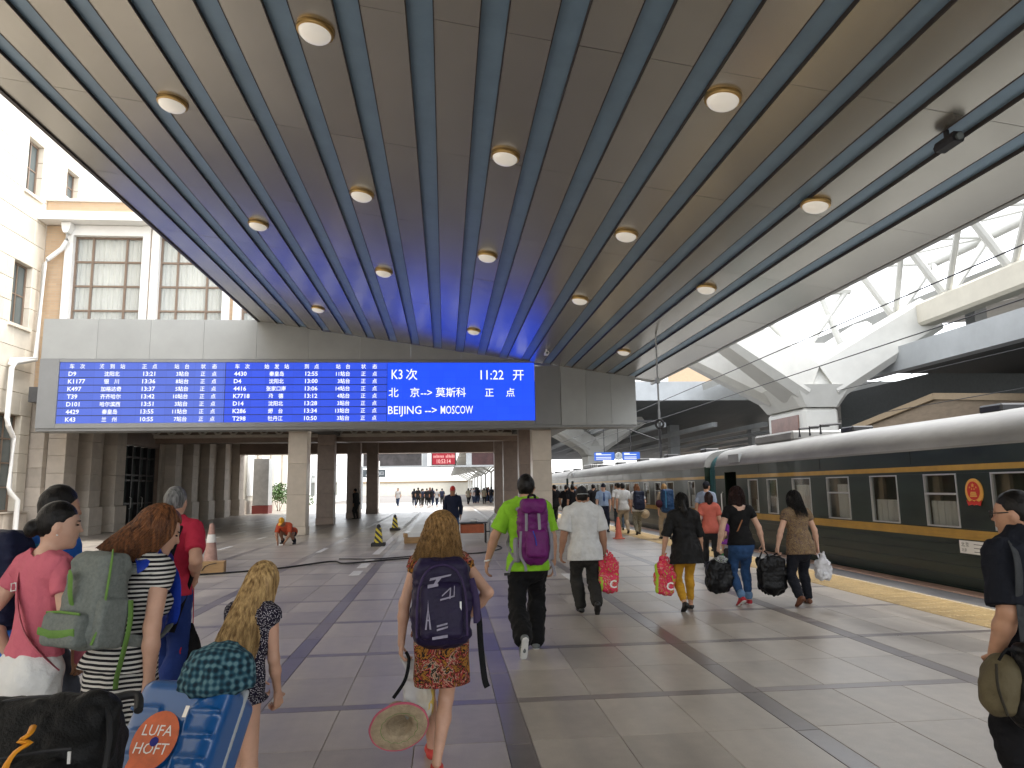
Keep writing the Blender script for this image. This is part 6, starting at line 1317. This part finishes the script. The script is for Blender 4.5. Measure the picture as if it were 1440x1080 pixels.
# ------------------------------------------------------------------ man at the right edge
p = Person((2.87, 3.32), 8, 1.56, 'man in dark navy polo shirt and glasses at the right edge', head=(30, 6, 0), sk='tan', bulk=1.12, lean=2, h=.010, wrL=(-.245, .04, .79), poleL=(-.2, -1, 0), wrR=(.28, .1, .85), curl=(60, 40), ankL=(-.10, .05, .075, 0), ankR=(.10, -.1, .075, 0)).body()
p.shirt(NAVY, g=.024, sleeve=.46, hem=-.08, seed=28, flare=.012, fold=.008); p.trousers(cloth('black_slacks', (.0045, .0045, .006)), g=.024, flare=.015, seed=29); p.shoes(M['shoe_black']); p.hair(HR['black'], 'short', 16, vol=.99)
d = S(); d.cone(p.T(-.055, -.02, .325*p.H), p.T(.055, -.02, .325*p.H), .028, .028, .02); d.noise(.004, (.03, .03, .03), 2); sobj('collar', d, .009, NAVY, p.t); d = S(); d.cone(p.T(-.052, -.036, .335*p.H), p.T(.052, -.036, .335*p.H), .010, .010); sobj('red_collar_edge', d, .007, cloth('red_edge', (.30, .015, .03)), p.t)
g = G()
for sg in (-1, 1): g.tube([tuple(p.Hd(sg*.047, -.002, .004)), tuple(p.Hd(sg*.040, .058, .006))], .003, 5); g.tube([tuple(p.Hd(sg*.020+.015*math.cos(a), .064-.004*abs(math.cos(a)), .002+.011*math.sin(a))) for a in [2*PI*k/16 for k in range(17)]], .0028, 5, cap=False)
g.tube([tuple(p.Hd(-.006, .066, .004)), tuple(p.Hd(.006, .066, .004))], .0028, 5); link('glasses', g.mesh(smooth=60), M['black'], p.t)
sb = thing('shoulder_bag', (2.62, 3.24, .52), 0, 'black camera shoulder bag with olive flap on the man at the right edge', 'bag'); o_ = np.array([2.62, 3.24, .52]); OLV = cloth('olive_canvas', (.11, .09, .05), .7)
d = S(); d.ell(np.array([2.535, 3.20, .69])-o_, (.085, .09, .14), rotm('Y', 16)); d.box(np.array([2.55, 3.20, .68])-o_, (.07, .08, .11), .04, rotm('Y', 16), .03); d.noise(.008, (.05, .05, .06), 5); sobj('olive_case', d, .010, OLV, sb); flatbar('case_seam', smooth_path([np.array([2.47, 3.13, .80]), np.array([2.455, 3.115, .70]), np.array([2.49, 3.12, .58])]), .006, cloth('seam_dark', (.03, .026, .018)), sb, o_, 1); flatbar('case_loop', smooth_path([np.array([2.50, 3.15, .81]), np.array([2.53, 3.13, .86]), np.array([2.58, 3.14, .84])]), .008, BLK, sb, o_, .5)
d = S(); d.box(np.array([2.655, 3.13, .70])-o_, (.095, .07, .18), .05, rotm('Y', 10)); d.cone(np.array([2.63, 3.15, .60])-o_, np.array([2.70, 3.15, .48])-o_, .09, .06, .04, (0, 1, 0), .7); d.noise(.012, (.06, .06, .08), 6).noise(.006, (.03, .03, .05), 7, True); sobj('black_jacket', d, .010, BB, sb)
flatbar('strap', smooth_path([np.array([2.66, 3.18, .86]), np.array([2.655, 3.175, 1.05]), np.array([2.665, 3.17, 1.20]), np.array([2.69, 3.21, 1.285]), np.array([2.71, 3.27, 1.315]), np.array([2.73, 3.38, 1.27])]), .019, cloth('dark_webbing', (.03, .032, .034), .6), sb, o_, .2)
flatbar('yellow_tab', [np.array([2.70, 3.07, .80]), np.array([2.74, 3.065, .775])], .010, cloth('yellow_tab', (.55, .45, .04)), sb, o_, .4); flatbar('yellow_tab', [np.array([2.76, 3.07, .64]), np.array([2.79, 3.07, .635])], .007, cloth('yellow_tab2', (.55, .45, .04)), sb, o_, .4)
# ------------------------------------------------------------------ luggage in the left foreground
def luggage(name, lab, c, tilt, rz): 
    R = rotm('Z', rz)@rotm('X', tilt); base = np.array([c[0], c[1], .0]); t = thing(name, tuple(base), 0, lab, 'suitcase')
    return t, (lambda x, y, z: np.array(c)-base+R@np.array([x, y, z])), R
BS = cloth('blue_shell', (.003, .075, .25), .28, var=.06, bump=0, coat=.4); BS.node_tree.nodes['Principled BSDF'].inputs['Specular IOR Level'].default_value = .5
t, q, R = luggage('blue_suitcase', 'glossy blue hard-shell suitcase with orange sticker in the left foreground', (-.985, 2.78, .575), -36, -14)
d = S(); d.box(q(0, 0, 0), (.185, .125, .36), .05, R)
for i in range(7):
    for x in (-.125, .125): d.cone(q(x-.05, -.125, -.24+i*.08), q(x+.05, -.125, -.24+i*.08), .007, .007, .012)
d.cone(q(-.06, -.128, -.30), q(-.06, -.128, .24), .005, .005, .006); d.cone(q(.06, -.128, -.30), q(.06, -.128, .24), .005, .005, .006); d.cone(q(.06, -.128, .24), q(.13, -.125, .30), .006, .006, .006); sobj('shell', d, .0085, BS, t)
d = S(); d.box(q(0, .006, 0), (.191, .012, .366), .011, R); sobj('zip_seam', d, .0085, M['palegrey'], t)
for x in (-.07, .07):
    g = G(); g.tube([tuple(q(x, .08, .30)), tuple(q(x, .08, .37))], .009, 8); link('pull_rod', g.mesh(smooth=60), M['alu'], t)
g = G(); g.tube([tuple(q(-.085, .08, .375)), tuple(q(.085, .08, .375))], .016, 8); link('pull_grip', g.mesh(smooth=60), M['black'], t)
g = G(); g.tube([tuple(v) for v in smooth_path([q(-.07, .0, .335), q(-.06, 0, .37), q(.06, 0, .37), q(.07, 0, .335)])], .012, 8); link('carry_handle', g.mesh(smooth=60), M['black'], t)
for x in (-.15, .15):
    g = G(); g.lathe([(.028, -.015), (.032, 0), (.028, .015)], seg=14); g.v = [tuple(q(x+c_, -.02, -.395)+np.array([0, a_, b_])) for a_, b_, c_ in g.v]; link('wheel', g.mesh(smooth=60), M['black'], t)
def sticker(name, pts, y, m): g = G(); v = [tuple(q(x, y, z)) for x, z in pts]; g.add(v, [tuple(range(len(v)))]); return link(name, g.mesh(), m, t)
ORG = mat('orange_sticker', (.55, .10, .02), .45, var=.35, vs=14)
ctr = (-.025, .13); sticker('orange_sticker', [(ctr[0]+.085*math.cos(a), ctr[1]+.10*math.sin(a)) for a in [2*PI*k/28 for k in range(28)]], -.1385, ORG); sticker('orange_sticker_tail', [(-.09, .08), (-.035, .03), (-.025, -.10), (-.06, -.0), (-.075, -.10), (-.115, -.10)], -.1378, ORG)
g = G()
for txt, z in (('LUFA', .145), ('HOFT', .085)):
    vs_, fs_, wd = text_geo(txt, .038, .95); g.add([tuple(q(ctr[0]-wd/2+a_, -.1395, z+b_)) for a_, b_ in vs_], fs_)
link('lettering', g.mesh(), M['white'], t); sticker('blue_spot', [(ctr[0]+.002+.016*math.cos(a), .125+.016*math.sin(a)) for a in [2*PI*k/14 for k in range(14)]], -.1402, cloth('spot_blue', (.03, .03, .2))); sticker('logo_plate', [(.045, .21), (.06, .21), (.06, .25), (.045, .25)], -.139, M['alu'])
PL = pattern('teal_plaid', 'plaid', [(.006, .018, .03), (.016, .065, .095), (.10, .19, .21)], 13, stops=[.2, .5, .82])
pt = thing('plaid_bundle', (-.86, 2.93, .855), 0, 'teal plaid rolled hat bundle lying on top of the blue suitcase', 'bundle')
d = S(); d.ell((0, 0, .10), (.138, .11, .095), None, .03); d.ell((.0, -.02, .055), (.145, .12, .055), None, .03); d.ell((.02, -.105, .10), (.045, .018, .04), None, .008); d.noise(.008, (.05, .05, .05), 4).noise(.006, (.03, .03, .03), 5, True); sobj('plaid_cloth', d, .009, PL, pt)
DUF = cloth('charcoal_canvas', (.005, .005, .005), .6, bump=.25, bs=120)
t, q, R = luggage('black_suitcase', 'large black soft suitcase with an orange tag in the left foreground corner', (-1.125, 2.08, .705), -42, 8)
d = S(); d.box(q(0, 0, 0), (.215, .15, .39), .07, R); d.box(q(-.02, -.13, -.05), (.16, .05, .22), .05, R, .03); d.noise(.014, (.09, .09, .10), 6).noise(.008, (.04, .04, .06), 7, True); sobj('case_body', d, .010, DUF, t)
g = G(); g.tube([tuple(v) for v in smooth_path([q(-.20, -.13, -.3), q(-.225, -.12, .0), q(-.2, -.12, .28), q(-.1, -.12, .35), q(.1, -.12, .35), q(.2, -.12, .28), q(.225, -.12, 0), q(.2, -.13, -.3)], 32)], .008, 6); link('piping', g.mesh(smooth=60), M['black'], t)
g = G(); g.tube([tuple(v) for v in smooth_path([q(.15, .02, .35), q(.155, .02, .41), q(.22, .02, .42), q(.24, .0, .36)])], .013, 8); link('carry_handle', g.mesh(smooth=60), M['black'], t)
g = G(); g.tube([tuple(v) for v in smooth_path([q(.04, -.195, .24), q(.045, -.215, .21), q(.03, -.22, .19), q(.055, -.22, .185), q(.03, -.225, .16), q(.02, -.225, .12), q(.04, -.225, .09)])], .0085, 6, flat=.6); link('orange_tag', g.mesh(smooth=60), mat('orange_tag', (.65, .25, .01), .5), t)
for x in (-.17, .17):
    g = G(); g.lathe([(.03, -.018), (.035, 0), (.03, .018)], seg=14); g.v = [tuple(q(x+c_, .06, -.44)+np.array([0, a_, b_])) for a_, b_, c_ in g.v]; link('wheel', g.mesh(smooth=60), M['black'], t)
for x in (-.08, .08):
    g = G(); g.tube([tuple(q(x, .1, .32)), tuple(q(x, .1, .41))], .009, 8); link('pull_rod', g.mesh(smooth=60), M['alu'], t)
g = G(); g.tube([tuple(q(-.095, .1, .415)), tuple(q(.095, .1, .415))], .016, 8); link('pull_grip', g.mesh(smooth=60), M['black'], t)
for z_, a_, b_ in ((.16, -.17, .15), (-.02, -.15, .12)):
    g = G(); g.tube([tuple(q(x, -.196-.004*math.cos(9*x), z_+.01*math.sin(12*x))) for x in [a_+(b_-a_)*k/10 for k in range(11)]], .004, 5); link('zip', g.mesh(), M['dkmetal'], t); g = G(); g.box(-.004, .004, -.002, .002, -.03, .0); link('zip_pull', g.mesh(), M['alu'], t, loc=tuple(q(b_, -.205, z_)))
sticker('white_label', [(-.06, -.215), (-.0, -.2), (0, -.185), (-.06, -.2)], -.207, M['white'])
# ================================================================== people farther off
ORV = cloth('orange_vest', (.42, .07, .03)); LBL = cloth('light_blue_shirt', (.25, .33, .47)); KHK = cloth('khaki', (.30, .24, .17)); CAMO = pattern('camouflage', 'floral', [(.10, .10, .07), (.22, .20, .15), (.07, .07, .05)], 9, stops=[0, .46, .56])
CORAL = cloth('coral', (.48, .12, .085)); DKG = cloth('dark_grey_cloth', (.02, .02, .022)); NVJ = cloth('navy_work_jacket', (.010, .014, .034))
def walker(loc, rz, H, lab, top, bot, hair, style='short', fem=False, h=.022, sleeve=.36, sk='tan', shoes=True, grp=None, hem=-.05, **k):
    p = Person(loc, rz, H, lab, fem=fem, h=h, sk=sk, grp=grp, hf=.014, **k).body(hands=h < .03); p.shirt(top, g=.016, sleeve=sleeve, hem=hem, seed=int(loc[1]*7), fold=.006); p.trousers(bot, g=.014, seed=int(loc[1]*5))
    if shoes: p.shoes(M['shoe_black'])
    if style: p.hair(HR[hair], style, 3)
    return p
w1 = dict(ankL=(-.09, .18, .075, 0), ankR=(.09, -.2, .11, 30)); w2 = dict(ankR=(.09, .18, .075, 0), ankL=(-.09, -.2, .11, 30)); st = dict(ankL=(-.12, .02, .075, 0), ankR=(.12, .0, .075, 0))
p = walker((5.15, 13.7), -15, 1.47, 'person in coral shirt half hidden behind the woman in black', CORAL, DKG, 'dred', fem=True, sk='light', style='bob', **w1)
p = Person((5.42, 13.25, .18), 10, .98, 'small child in purple shorts riding on a case beside the coral shirt', fem=True, h=.014, sk='light', pz=.36, ankL=(-.09, .24, .12, 0), ankR=(.09, .28, .10, 0), wrL=(-.12, .15, .4), wrR=(.12, .15, .4), lean=6, kpole=(0, 1, .5)).body(); p.shirt(cloth('purple_top', (.17, .03, .25)), g=.012, sleeve=.3, seed=2); p.trousers(cloth('purple_shorts', (.22, .05, .35)), g=.012, upto=.52); p.shoes(cloth('green_shoe', (.05, .25, .10))); p.hair(HR['black'], 'bob', 2)
t = thing('rolling_case', (5.42, 13.2, 0), 0, 'small grey rolling case under the child in purple', 'suitcase'); G().box(5.24, 5.6, 13.08, 13.34, .06, .42, c=.03).build('case_body', DKG, t)
for dx in (5.28, 5.56): G().tube([(dx-.02, 13.21, .03), (dx+.02, 13.21, .03)], .03, 10).build('wheel', M['black'], t)
p = walker((6.45, 17.3), -50, 1.68, 'uniformed attendant in pale blue shirt and cap by the open coach door', cloth('grey_blue_shirt', (.22, .26, .34)), cloth('black_uniform', (.006, .006, .008)), 'black', **st); p.cap(cloth('uniform_cap', (.008, .009, .014)))
p = walker((5.66, 25.4), 176, 1.68, 'police officer in light blue shirt, tie and peaked cap facing the camera', LBL, cloth('navy_uniform', (.008, .010, .022)), 'black', sk='light', hem=.03, **st); p.cap(cloth('peaked_cap', (.010, .012, .022)), ht=1.15); p.face()
g = G(); g.prism([(-.018, .33*1.68+.83), (.018, .33*1.68+.83), (.03, 1.12), (0, 1.06), (-.03, 1.12)], 'y', .138, .146); link('tie', g.mesh(), cloth('blue_tie', (.02, .05, .16)), p.t)
p = walker((6.42, 26.2), -6, 1.72, 'tall man in white t-shirt with a black diagonal strap near the coach', WHT, cloth('slate_jeans', (.03, .045, .06)), 'black', **w1)
g = G(); g.tube([tuple(v) for v in smooth_path([p.T(-.10, 0, .33*p.H), p.T(-.04, -.13, .24*p.H), p.T(.06, -.14, .12*p.H), p.T(.15, -.06, .03*p.H)])], .022, 6, flat=.4, up=(0, 1, 0)); link('diagonal_strap', g.mesh(smooth=60), BLK, p.t)
p = walker((6.40, 23.6), 0, 1.66, 'traveller with dark navy backpack and camouflage trousers', cloth('white_tee2', (.5, .5, .5)), CAMO, 'brown', style='long', fem=True, sk='fair', **w2, wrR=(.24, .05, .86))
pack(p, 'dark navy backpack on the traveller in camouflage trousers', .36, .24, .62, .17*p.H, cloth('navy_pack2', (.008, .012, .03), .6), BLK, seed=5)
t = thing('straw_hat', (6.66, 23.62, .52), 0, 'small straw hat carried by the traveller in camouflage trousers', 'hat'); g = G(); g.lathe([(.16, 0), (.09, .01), (.08, .08), (.0, .10)], seg=18, cap=False); g.v = [(x, -z, y+.16) for x, y, z in g.v]; link('hat_body', g.mesh(smooth=50), STW, t)
p = walker((6.12, 24.4), 3, 1.70, 'man in white shirt with black strap beside the camouflage traveller', cloth('white_tee3', (.52, .52, .51)), KHK, 'black', **w1)
p = walker((6.66, 21.4), 0, 1.66, 'hiker in khaki trousers with a tall blue backpack', KHK, KHK, 'dblond', fem=True, sk='fair', style='bob', **w1)
t, b, o_, q = pack(p, 'tall blue and black hiking backpack on the hiker in khaki', .36, .26, .70, .18*p.H, cloth('hiker_blue', (.010, .035, .09), .55), BLK, seed=8)
flatbar('strap_line', [q(-.08, .02, .3), q(-.09, .03, -.2)], .012, cloth('cyan_line', (.05, .2, .35)), t, o_, .4); d = S(); d.ell(q(-.26, -.1, -.08), (.11, .09, .12)); sobj('side_bag', d, .02, cloth('maroon_bag', (.04, .01, .02)), t, o_)
p = walker((.22, 21.0), 178, 1.66, 'station worker in navy jacket and red helmet facing the camera', NVJ, cloth('work_denim', (.03, .06, .12)), 'black', sk='dark', sleeve=.95, **st); c = p.cap(mat('red_helmet', (.45, .03, .02), .35), brim=True, name='helmet', ht=1.12); p.face()
p = Person((-4.80, 22.9), 165, 1.68, 'crouching worker in orange vest and yellow helmet working on the floor', h=.022, hf=.014, sk='dark', pz=.34, poff=(0, -.12), lean=62, head=(0, 20, 0), ankL=(-.17, -.05, .075, 0), ankR=(.17, .04, .075, 0), wrL=(-.12, .50, .10), wrR=(.10, .52, .10), poleL=(-1, 0, .3), poleR=(1, 0, .3), kpole=(0, 1, .6)).body(); p.shirt(ORV, g=.02, sleeve=.4, hem=-.02, seed=4); p.trousers(cloth('worker_dark', (.02, .022, .028)), g=.016); p.shoes(M['shoe_black']); p.cap(mat('yellow_helmet', (.62, .30, .01), .35), name='helmet', ht=1.15)
g = G(); g.box(-.06, .06, -.1, .1, 0, .04, c=.008); t = thing('hand_tool', (-4.95, 22.45, 0), .4, 'small pale trowel board on the floor by the crouching worker', 'tool'); link('tool_plate', g.mesh(), M['white'], t); G().tube([(0, -.05, .045), (0, .05, .075)], .014, 6).build('handle', M['black'], t, world=False)
p = walker((-5.0, 41.4), 60, 1.70, 'dark figure leaning beside the third column on the left', DKG, DKG, 'black', sk='dark', sleeve=.95, lean=8, **st)
# waiting passengers by the third coach and the distant crowd
def simple_walker(fem, top, bot, hair, hs, ph, carry):
    p = Person((0, 0), 0, 1.65, 'x', fem=fem, h=.034, sk='tan', **(w1 if ph else w2)).body(hands=False); p.shirt(top, g=.02, sleeve=.4, seed=3, fold=.006); p.trousers(bot, g=.016); p.hair(HR[hair], hs, 3)
    if carry:
        d = S(); d.box(p.T(0, -.24, .16*p.H), (.17, .12, .28), .08, p.RT); sobj('backpack', d, .034, carry, p.t)
    return p.t
FT = [cloth('far_top_%d' % i, c) for i, c in enumerate(((.008, .008, .01), (.02, .025, .05), (.35, .34, .33), (.10, .04, .04), (.05, .06, .07), (.16, .14, .10)))]; FB = [cloth('far_bottom_%d' % i, c) for i, c in enumerate(((.006, .006, .008), (.02, .03, .06), (.06, .055, .05)))]
protos = [simple_walker(False, FT[0], FB[0], 'black', 'short', 0, None), simple_walker(True, FT[1], FB[1], 'black', 'bob', 1, FB[0]), simple_walker(False, FT[2], FB[1], 'black', 'short', 1, None), simple_walker(True, FT[3], FB[0], 'brown', 'bob', 0, None), simple_walker(False, FT[4], FB[2], 'black', 'short', 0, FT[1]), simple_walker(True, FT[5], FB[0], 'black', 'bob', 1, None)]
usedp = set()
def far_person(k, x, y, rz, H, lab, grp):
    src = protos[k]
    if k in usedp:
        r = src.copy(); COL.objects.link(r)
        for ch in src.children:
            c = ch.copy(); COL.objects.link(c); c.parent = r
    else: r = src; usedp.add(k)
    r.location = (x, y, 0); r.rotation_euler = (0, 0, math.radians(rz)); r.scale = (H/1.65,)*3
    r['label'] = lab; r['group'] = grp; r['category'] = 'person'; return r
for k, x, y, H, lab in ((0, 5.0, 29.5, 1.68, 'dark passenger directly behind the man in white, near the pale column'), (1, 5.45, 31.5, 1.60, 'dark woman with small pack waiting left of the police officer'), (4, 5.9, 33.0, 1.72, 'tall dark passenger right behind the police officer'), (0, 6.3, 30.2, 1.70, 'dark man just left of the white t-shirt traveller'), (5, 5.1, 36.5, 1.62, 'passenger farther back between column and train'), (1, 6.0, 39.5, 1.60, 'woman with pack far along the second coach'), (0, 4.9, 27.4, 1.66, 'dark passenger pressed against the pale right column'), (3, 5.6, 43.0, 1.62, 'woman in dull red far along the second coach')):
    far_person(k, x, y, random.uniform(-40, 40), H, lab, 'passengers waiting along the train')
for k, x, y, H, lab in ((0, 4.75, 31.0, 1.70, 'dark passenger half hidden by the right columns'), (4, 5.3, 34.5, 1.68, 'slate-clad passenger with pack between column and police officer'), (3, 6.5, 35.5, 1.62, 'woman in dull red top close to the second coach'), (0, 6.9, 28.4, 1.72, 'black-clad man against the second coach windows'), (1, 6.75, 32.2, 1.6, 'navy-clad woman with pack against the second coach'), (5, 6.3, 44.5, 1.66, 'person in tan top far down the second coach'), (2, 6.75, 37.8, 1.7, 'person in white top far down beside the second coach'), (0, 5.2, 47.0, 1.7, 'small black-clad figure beyond the columns by the train')):
    far_person(k, x, y, random.uniform(-40, 40), H, lab, 'passengers waiting along the train')
crowdL = [(-2.9, 68, 1), (-2.5, 67, 0), (-2.1, 68.5, 4), (-1.7, 67.5, 0), (-1.2, 68, 1), (-.8, 69, 2), (-2.3, 71, 5), (-1.5, 72, 3), (-.3, 70, 4)]
LOOK = ['all in black', 'in navy with black pack', 'in white', 'in dull red', 'in slate with navy pack', 'in tan']
for x, y, k in crowdL: far_person(k, x, y, random.uniform(-30, 30), random.uniform(1.6, 1.75), 'passenger %s in the far cluster left of the worker' % LOOK[k], 'far cluster, '+LOOK[k])
for i in range(22):
    x = 2.0+random.uniform(0, 1)*(3.9) if i % 3 else random.uniform(3.0, 6.6); y = random.uniform(66, 96)
    if abs(x-5.9) < .5: x -= .8
    far_person(i % 6, x, y, random.uniform(-40, 40), random.uniform(1.58, 1.75), 'passenger %s in the far crowd right of the worker' % LOOK[i % 6], 'far crowd, '+LOOK[i % 6])
far_person(2, -4.3, 66.5, 160, 1.72, 'lone distant person in white top left of the dark cluster', 'far walkers')
t = thing('round_drum', (.75, 66.5, 0), 0, 'dark round cable drum standing by the distant cluster', 'drum'); g = G(); g.lathe([(.1, -.3), (.62, -.3), (.62, -.24), (.4, -.22), (.4, .22), (.62, .24), (.62, .3), (.1, .3)], seg=24); g.v = [(c, a, b+.62) for a, b, c in g.v]; link('drum_body', g.mesh(), M['dkmetal'], t); t.scale = (1, 1, 1)
# ================================================================== props on the platform
ORC = mat('orange_rubber', (.45, .10, .055), .6, var=.2, vs=8); FAD = mat('faded_pink_rubber', (.40, .24, .20), .7, var=.25, vs=9); WOOD = mat('raw_wood', (.36, .22, .10), .7, var=.25, vs=3, stretch=(1, 8, 8))
def cone_(loc, H, m, lab, band):
    t = thing('traffic_cone', loc, 0, lab, 'traffic cone'); s_ = H/.7
    g = G(); g.lathe([(.15*s_, .03), (.13*s_, .035), (.118*s_, .06), (.04*s_, H*.96), (.03*s_, H), (.0, H)], seg=24, cap=False); g.build('cone_body', m, t, smooth=40, world=False); G().box(-.17*s_, .17*s_, -.17*s_, .17*s_, 0, .03, c=.008).build('cone_base', m, t, world=False)
    g = G(); r = lambda z: (.118+(.04-.118)*(z-.06)/(H*.96-.06))*s_+.003
    for z0, z1 in band: g = G(); g.lathe([(r(z0), z0), (r(z1), z1)], seg=24, cap=False); g.build('pale_band', M['white'], t, smooth=40, world=False)
cone_((5.34, 22.0, 0), .66, ORC, 'orange traffic cone standing beside the yellow strip', []); cone_((-5.25, 16.9, 0), .92, FAD, 'faded pink traffic cone beside a wooden block on the left', [(.50, .68)])
t = thing('wooden_block', (-4.72, 15.35, 0), .1, 'plain wooden block on the floor in front of the faded cone', 'wood block'); G().box(-.24, .24, -.12, .12, 0, .23, c=.008).build('block', WOOD, t, world=False); G().tube([(-.18, -.125, .05), (-.12, -.128, .14), (-.02, -.128, .18), (.1, -.126, .2)], .008, 6).build('staple_wire', M['black'], t, world=False)
def bollard(loc, lab):
    t = thing('striped_bollard', loc, 0, lab, 'bollard', 'striped bollards')
    m = mat('hazard_stripe', (.55, .45, .02), .5, var=0)
    n = m.node_tree
    tc = n.nodes.new('ShaderNodeTexCoord'); mp = n.nodes.new('ShaderNodeMapping'); mp.inputs['Rotation'].default_value = (0, math.radians(45), 0); wv = n.nodes.new('ShaderNodeTexWave'); wv.bands_direction = 'X'; wv.inputs['Scale'].default_value = 2.6; cr = n.nodes.new('ShaderNodeValToRGB'); cr.color_ramp.interpolation = 'CONSTANT'; cr.color_ramp.elements[0].color = (.008, .008, .008, 1); cr.color_ramp.elements[1].color = (.55, .44, .02, 1); cr.color_ramp.elements[1].position = .5
    n.links.new(tc.outputs['Object'], mp.inputs[0]); n.links.new(mp.outputs[0], wv.inputs[0]); n.links.new(wv.outputs[1], cr.inputs[0]); n.links.new(cr.outputs[0], n.nodes['Principled BSDF'].inputs['Base Color'])
    g = G(); V = [(-.12, -.12, .1), (.12, -.12, .1), (.12, .12, .1), (-.12, .12, .1), (-.075, -.075, .52), (.075, -.075, .52), (.075, .075, .52), (-.075, .075, .52)]; g.add(V, [(0, 1, 5, 4), (1, 2, 6, 5), (2, 3, 7, 6), (3, 0, 4, 7), (4, 5, 6, 7), (3, 2, 1, 0)]); g.build('striped_body', m, t, world=False); G().box(-.2, .2, -.2, .2, 0, .1, c=.015).build('base', M['black'], t, world=False); g = G(); g.lathe([(.06, .521), (.06, .58), (.03, .62), (0, .63)], seg=14, cap=False); g.build('top_knob', M['black'], t, smooth=40, world=False)
    return t
bollard((-1.93, 21.3, 0), 'nearer yellow and black striped bollard beside the white lane line'); bollard((-2.0, 29.2, 0), 'farther yellow and black striped bollard beside the white lane line')
ct = thing('tool_cart', (.85, 21.6, 0), 0, 'low cart with orange crate and spoked wheel behind the curly-haired girl', 'cart'); CR = mat('orange_crate', (.38, .09, .03), .6, var=.3, vs=6)
G().box(.45, 1.15, 21.45, 21.85, .30, .56, c=.01).build('crate', CR, ct); G().box(.35, 1.25, 21.4, 21.9, .58, .61).build('tray', M['dkmetal'], ct)
for x in (.38, 1.2):
    for y in (21.43, 21.85): G().tube([(x, y, 0), (x, y, .57)], .02, 6).build('leg', M['dkmetal'], ct)
g = G(); g.tube([(1.34, 21.6+.3*math.cos(a), .33+.3*math.sin(a)) for a in [2*PI*k/24 for k in range(25)]], .02, 6, cap=False); wh = g.build('wheel', M['palegrey'], ct, smooth=60)
g = G(); [g.tube([(1.34, 21.6, .33), (1.34, 21.6+.3*math.cos(a), .33+.3*math.sin(a))], .008, 5) for a in [PI*k/4 for k in range(8)]]; g.build('spoke', M['palegrey'], wh)
G().tube([(1.2, 21.6, .33), (1.4, 21.6, .33)], .02, 8).build('axle', M['dkmetal'], ct); G().tube([(1.25, 21.45, .6), (1.5, 21.45, .85), (1.5, 21.85, .85), (1.25, 21.85, .6)], .018, 6).build('push_bar', M['palegrey'], ct)
d = S(); d.ell((.55+.3-.85, 0, .66), (.12, .1, .05)); sobj('rag', d, .02, M['white'], ct)
t = thing('timber_offcut', (-.95, 22.1, 0), .2, 'short squared timber offcut lying left of the tool cart', 'timber'); G().box(-.28, .18, -.09, .09, 0, .18, c=.006).build('timber', WOOD, t, world=False); G().box(-.3, -.2, -.13, .13, .181, .30, c=.006).build('cross_piece', WOOD, t, world=False)
def cable(pts, lab, r=.018):
    g = G(); g.tube([tuple(v) for v in smooth_path([np.array([x, y, r]) for x, y in pts], 48)], r, 6); o = g.build('power_cable', M['black'], smooth=60); tag(o, lab, 'cable', 'cables on the platform floor')
cable([(-6.4, 14.6), (-5.2, 14.7), (-3.6, 15.6), (-2.6, 16.9), (-2.2, 16.4), (-1.2, 17.0), (-.3, 17.4)], 'long black cable trailing across the floor from the wooden block'); cable([(1.3, 21.2), (1.5, 19.4), (.9, 18.2), (.2, 17.9), (-.8, 17.3)], 'black cable trailing from the tool cart towards the lane line'); cable([(-2.5, 17.5), (-1.6, 17.3), (-.6, 17.9)], 'short dark cable beside the lane line', .014)
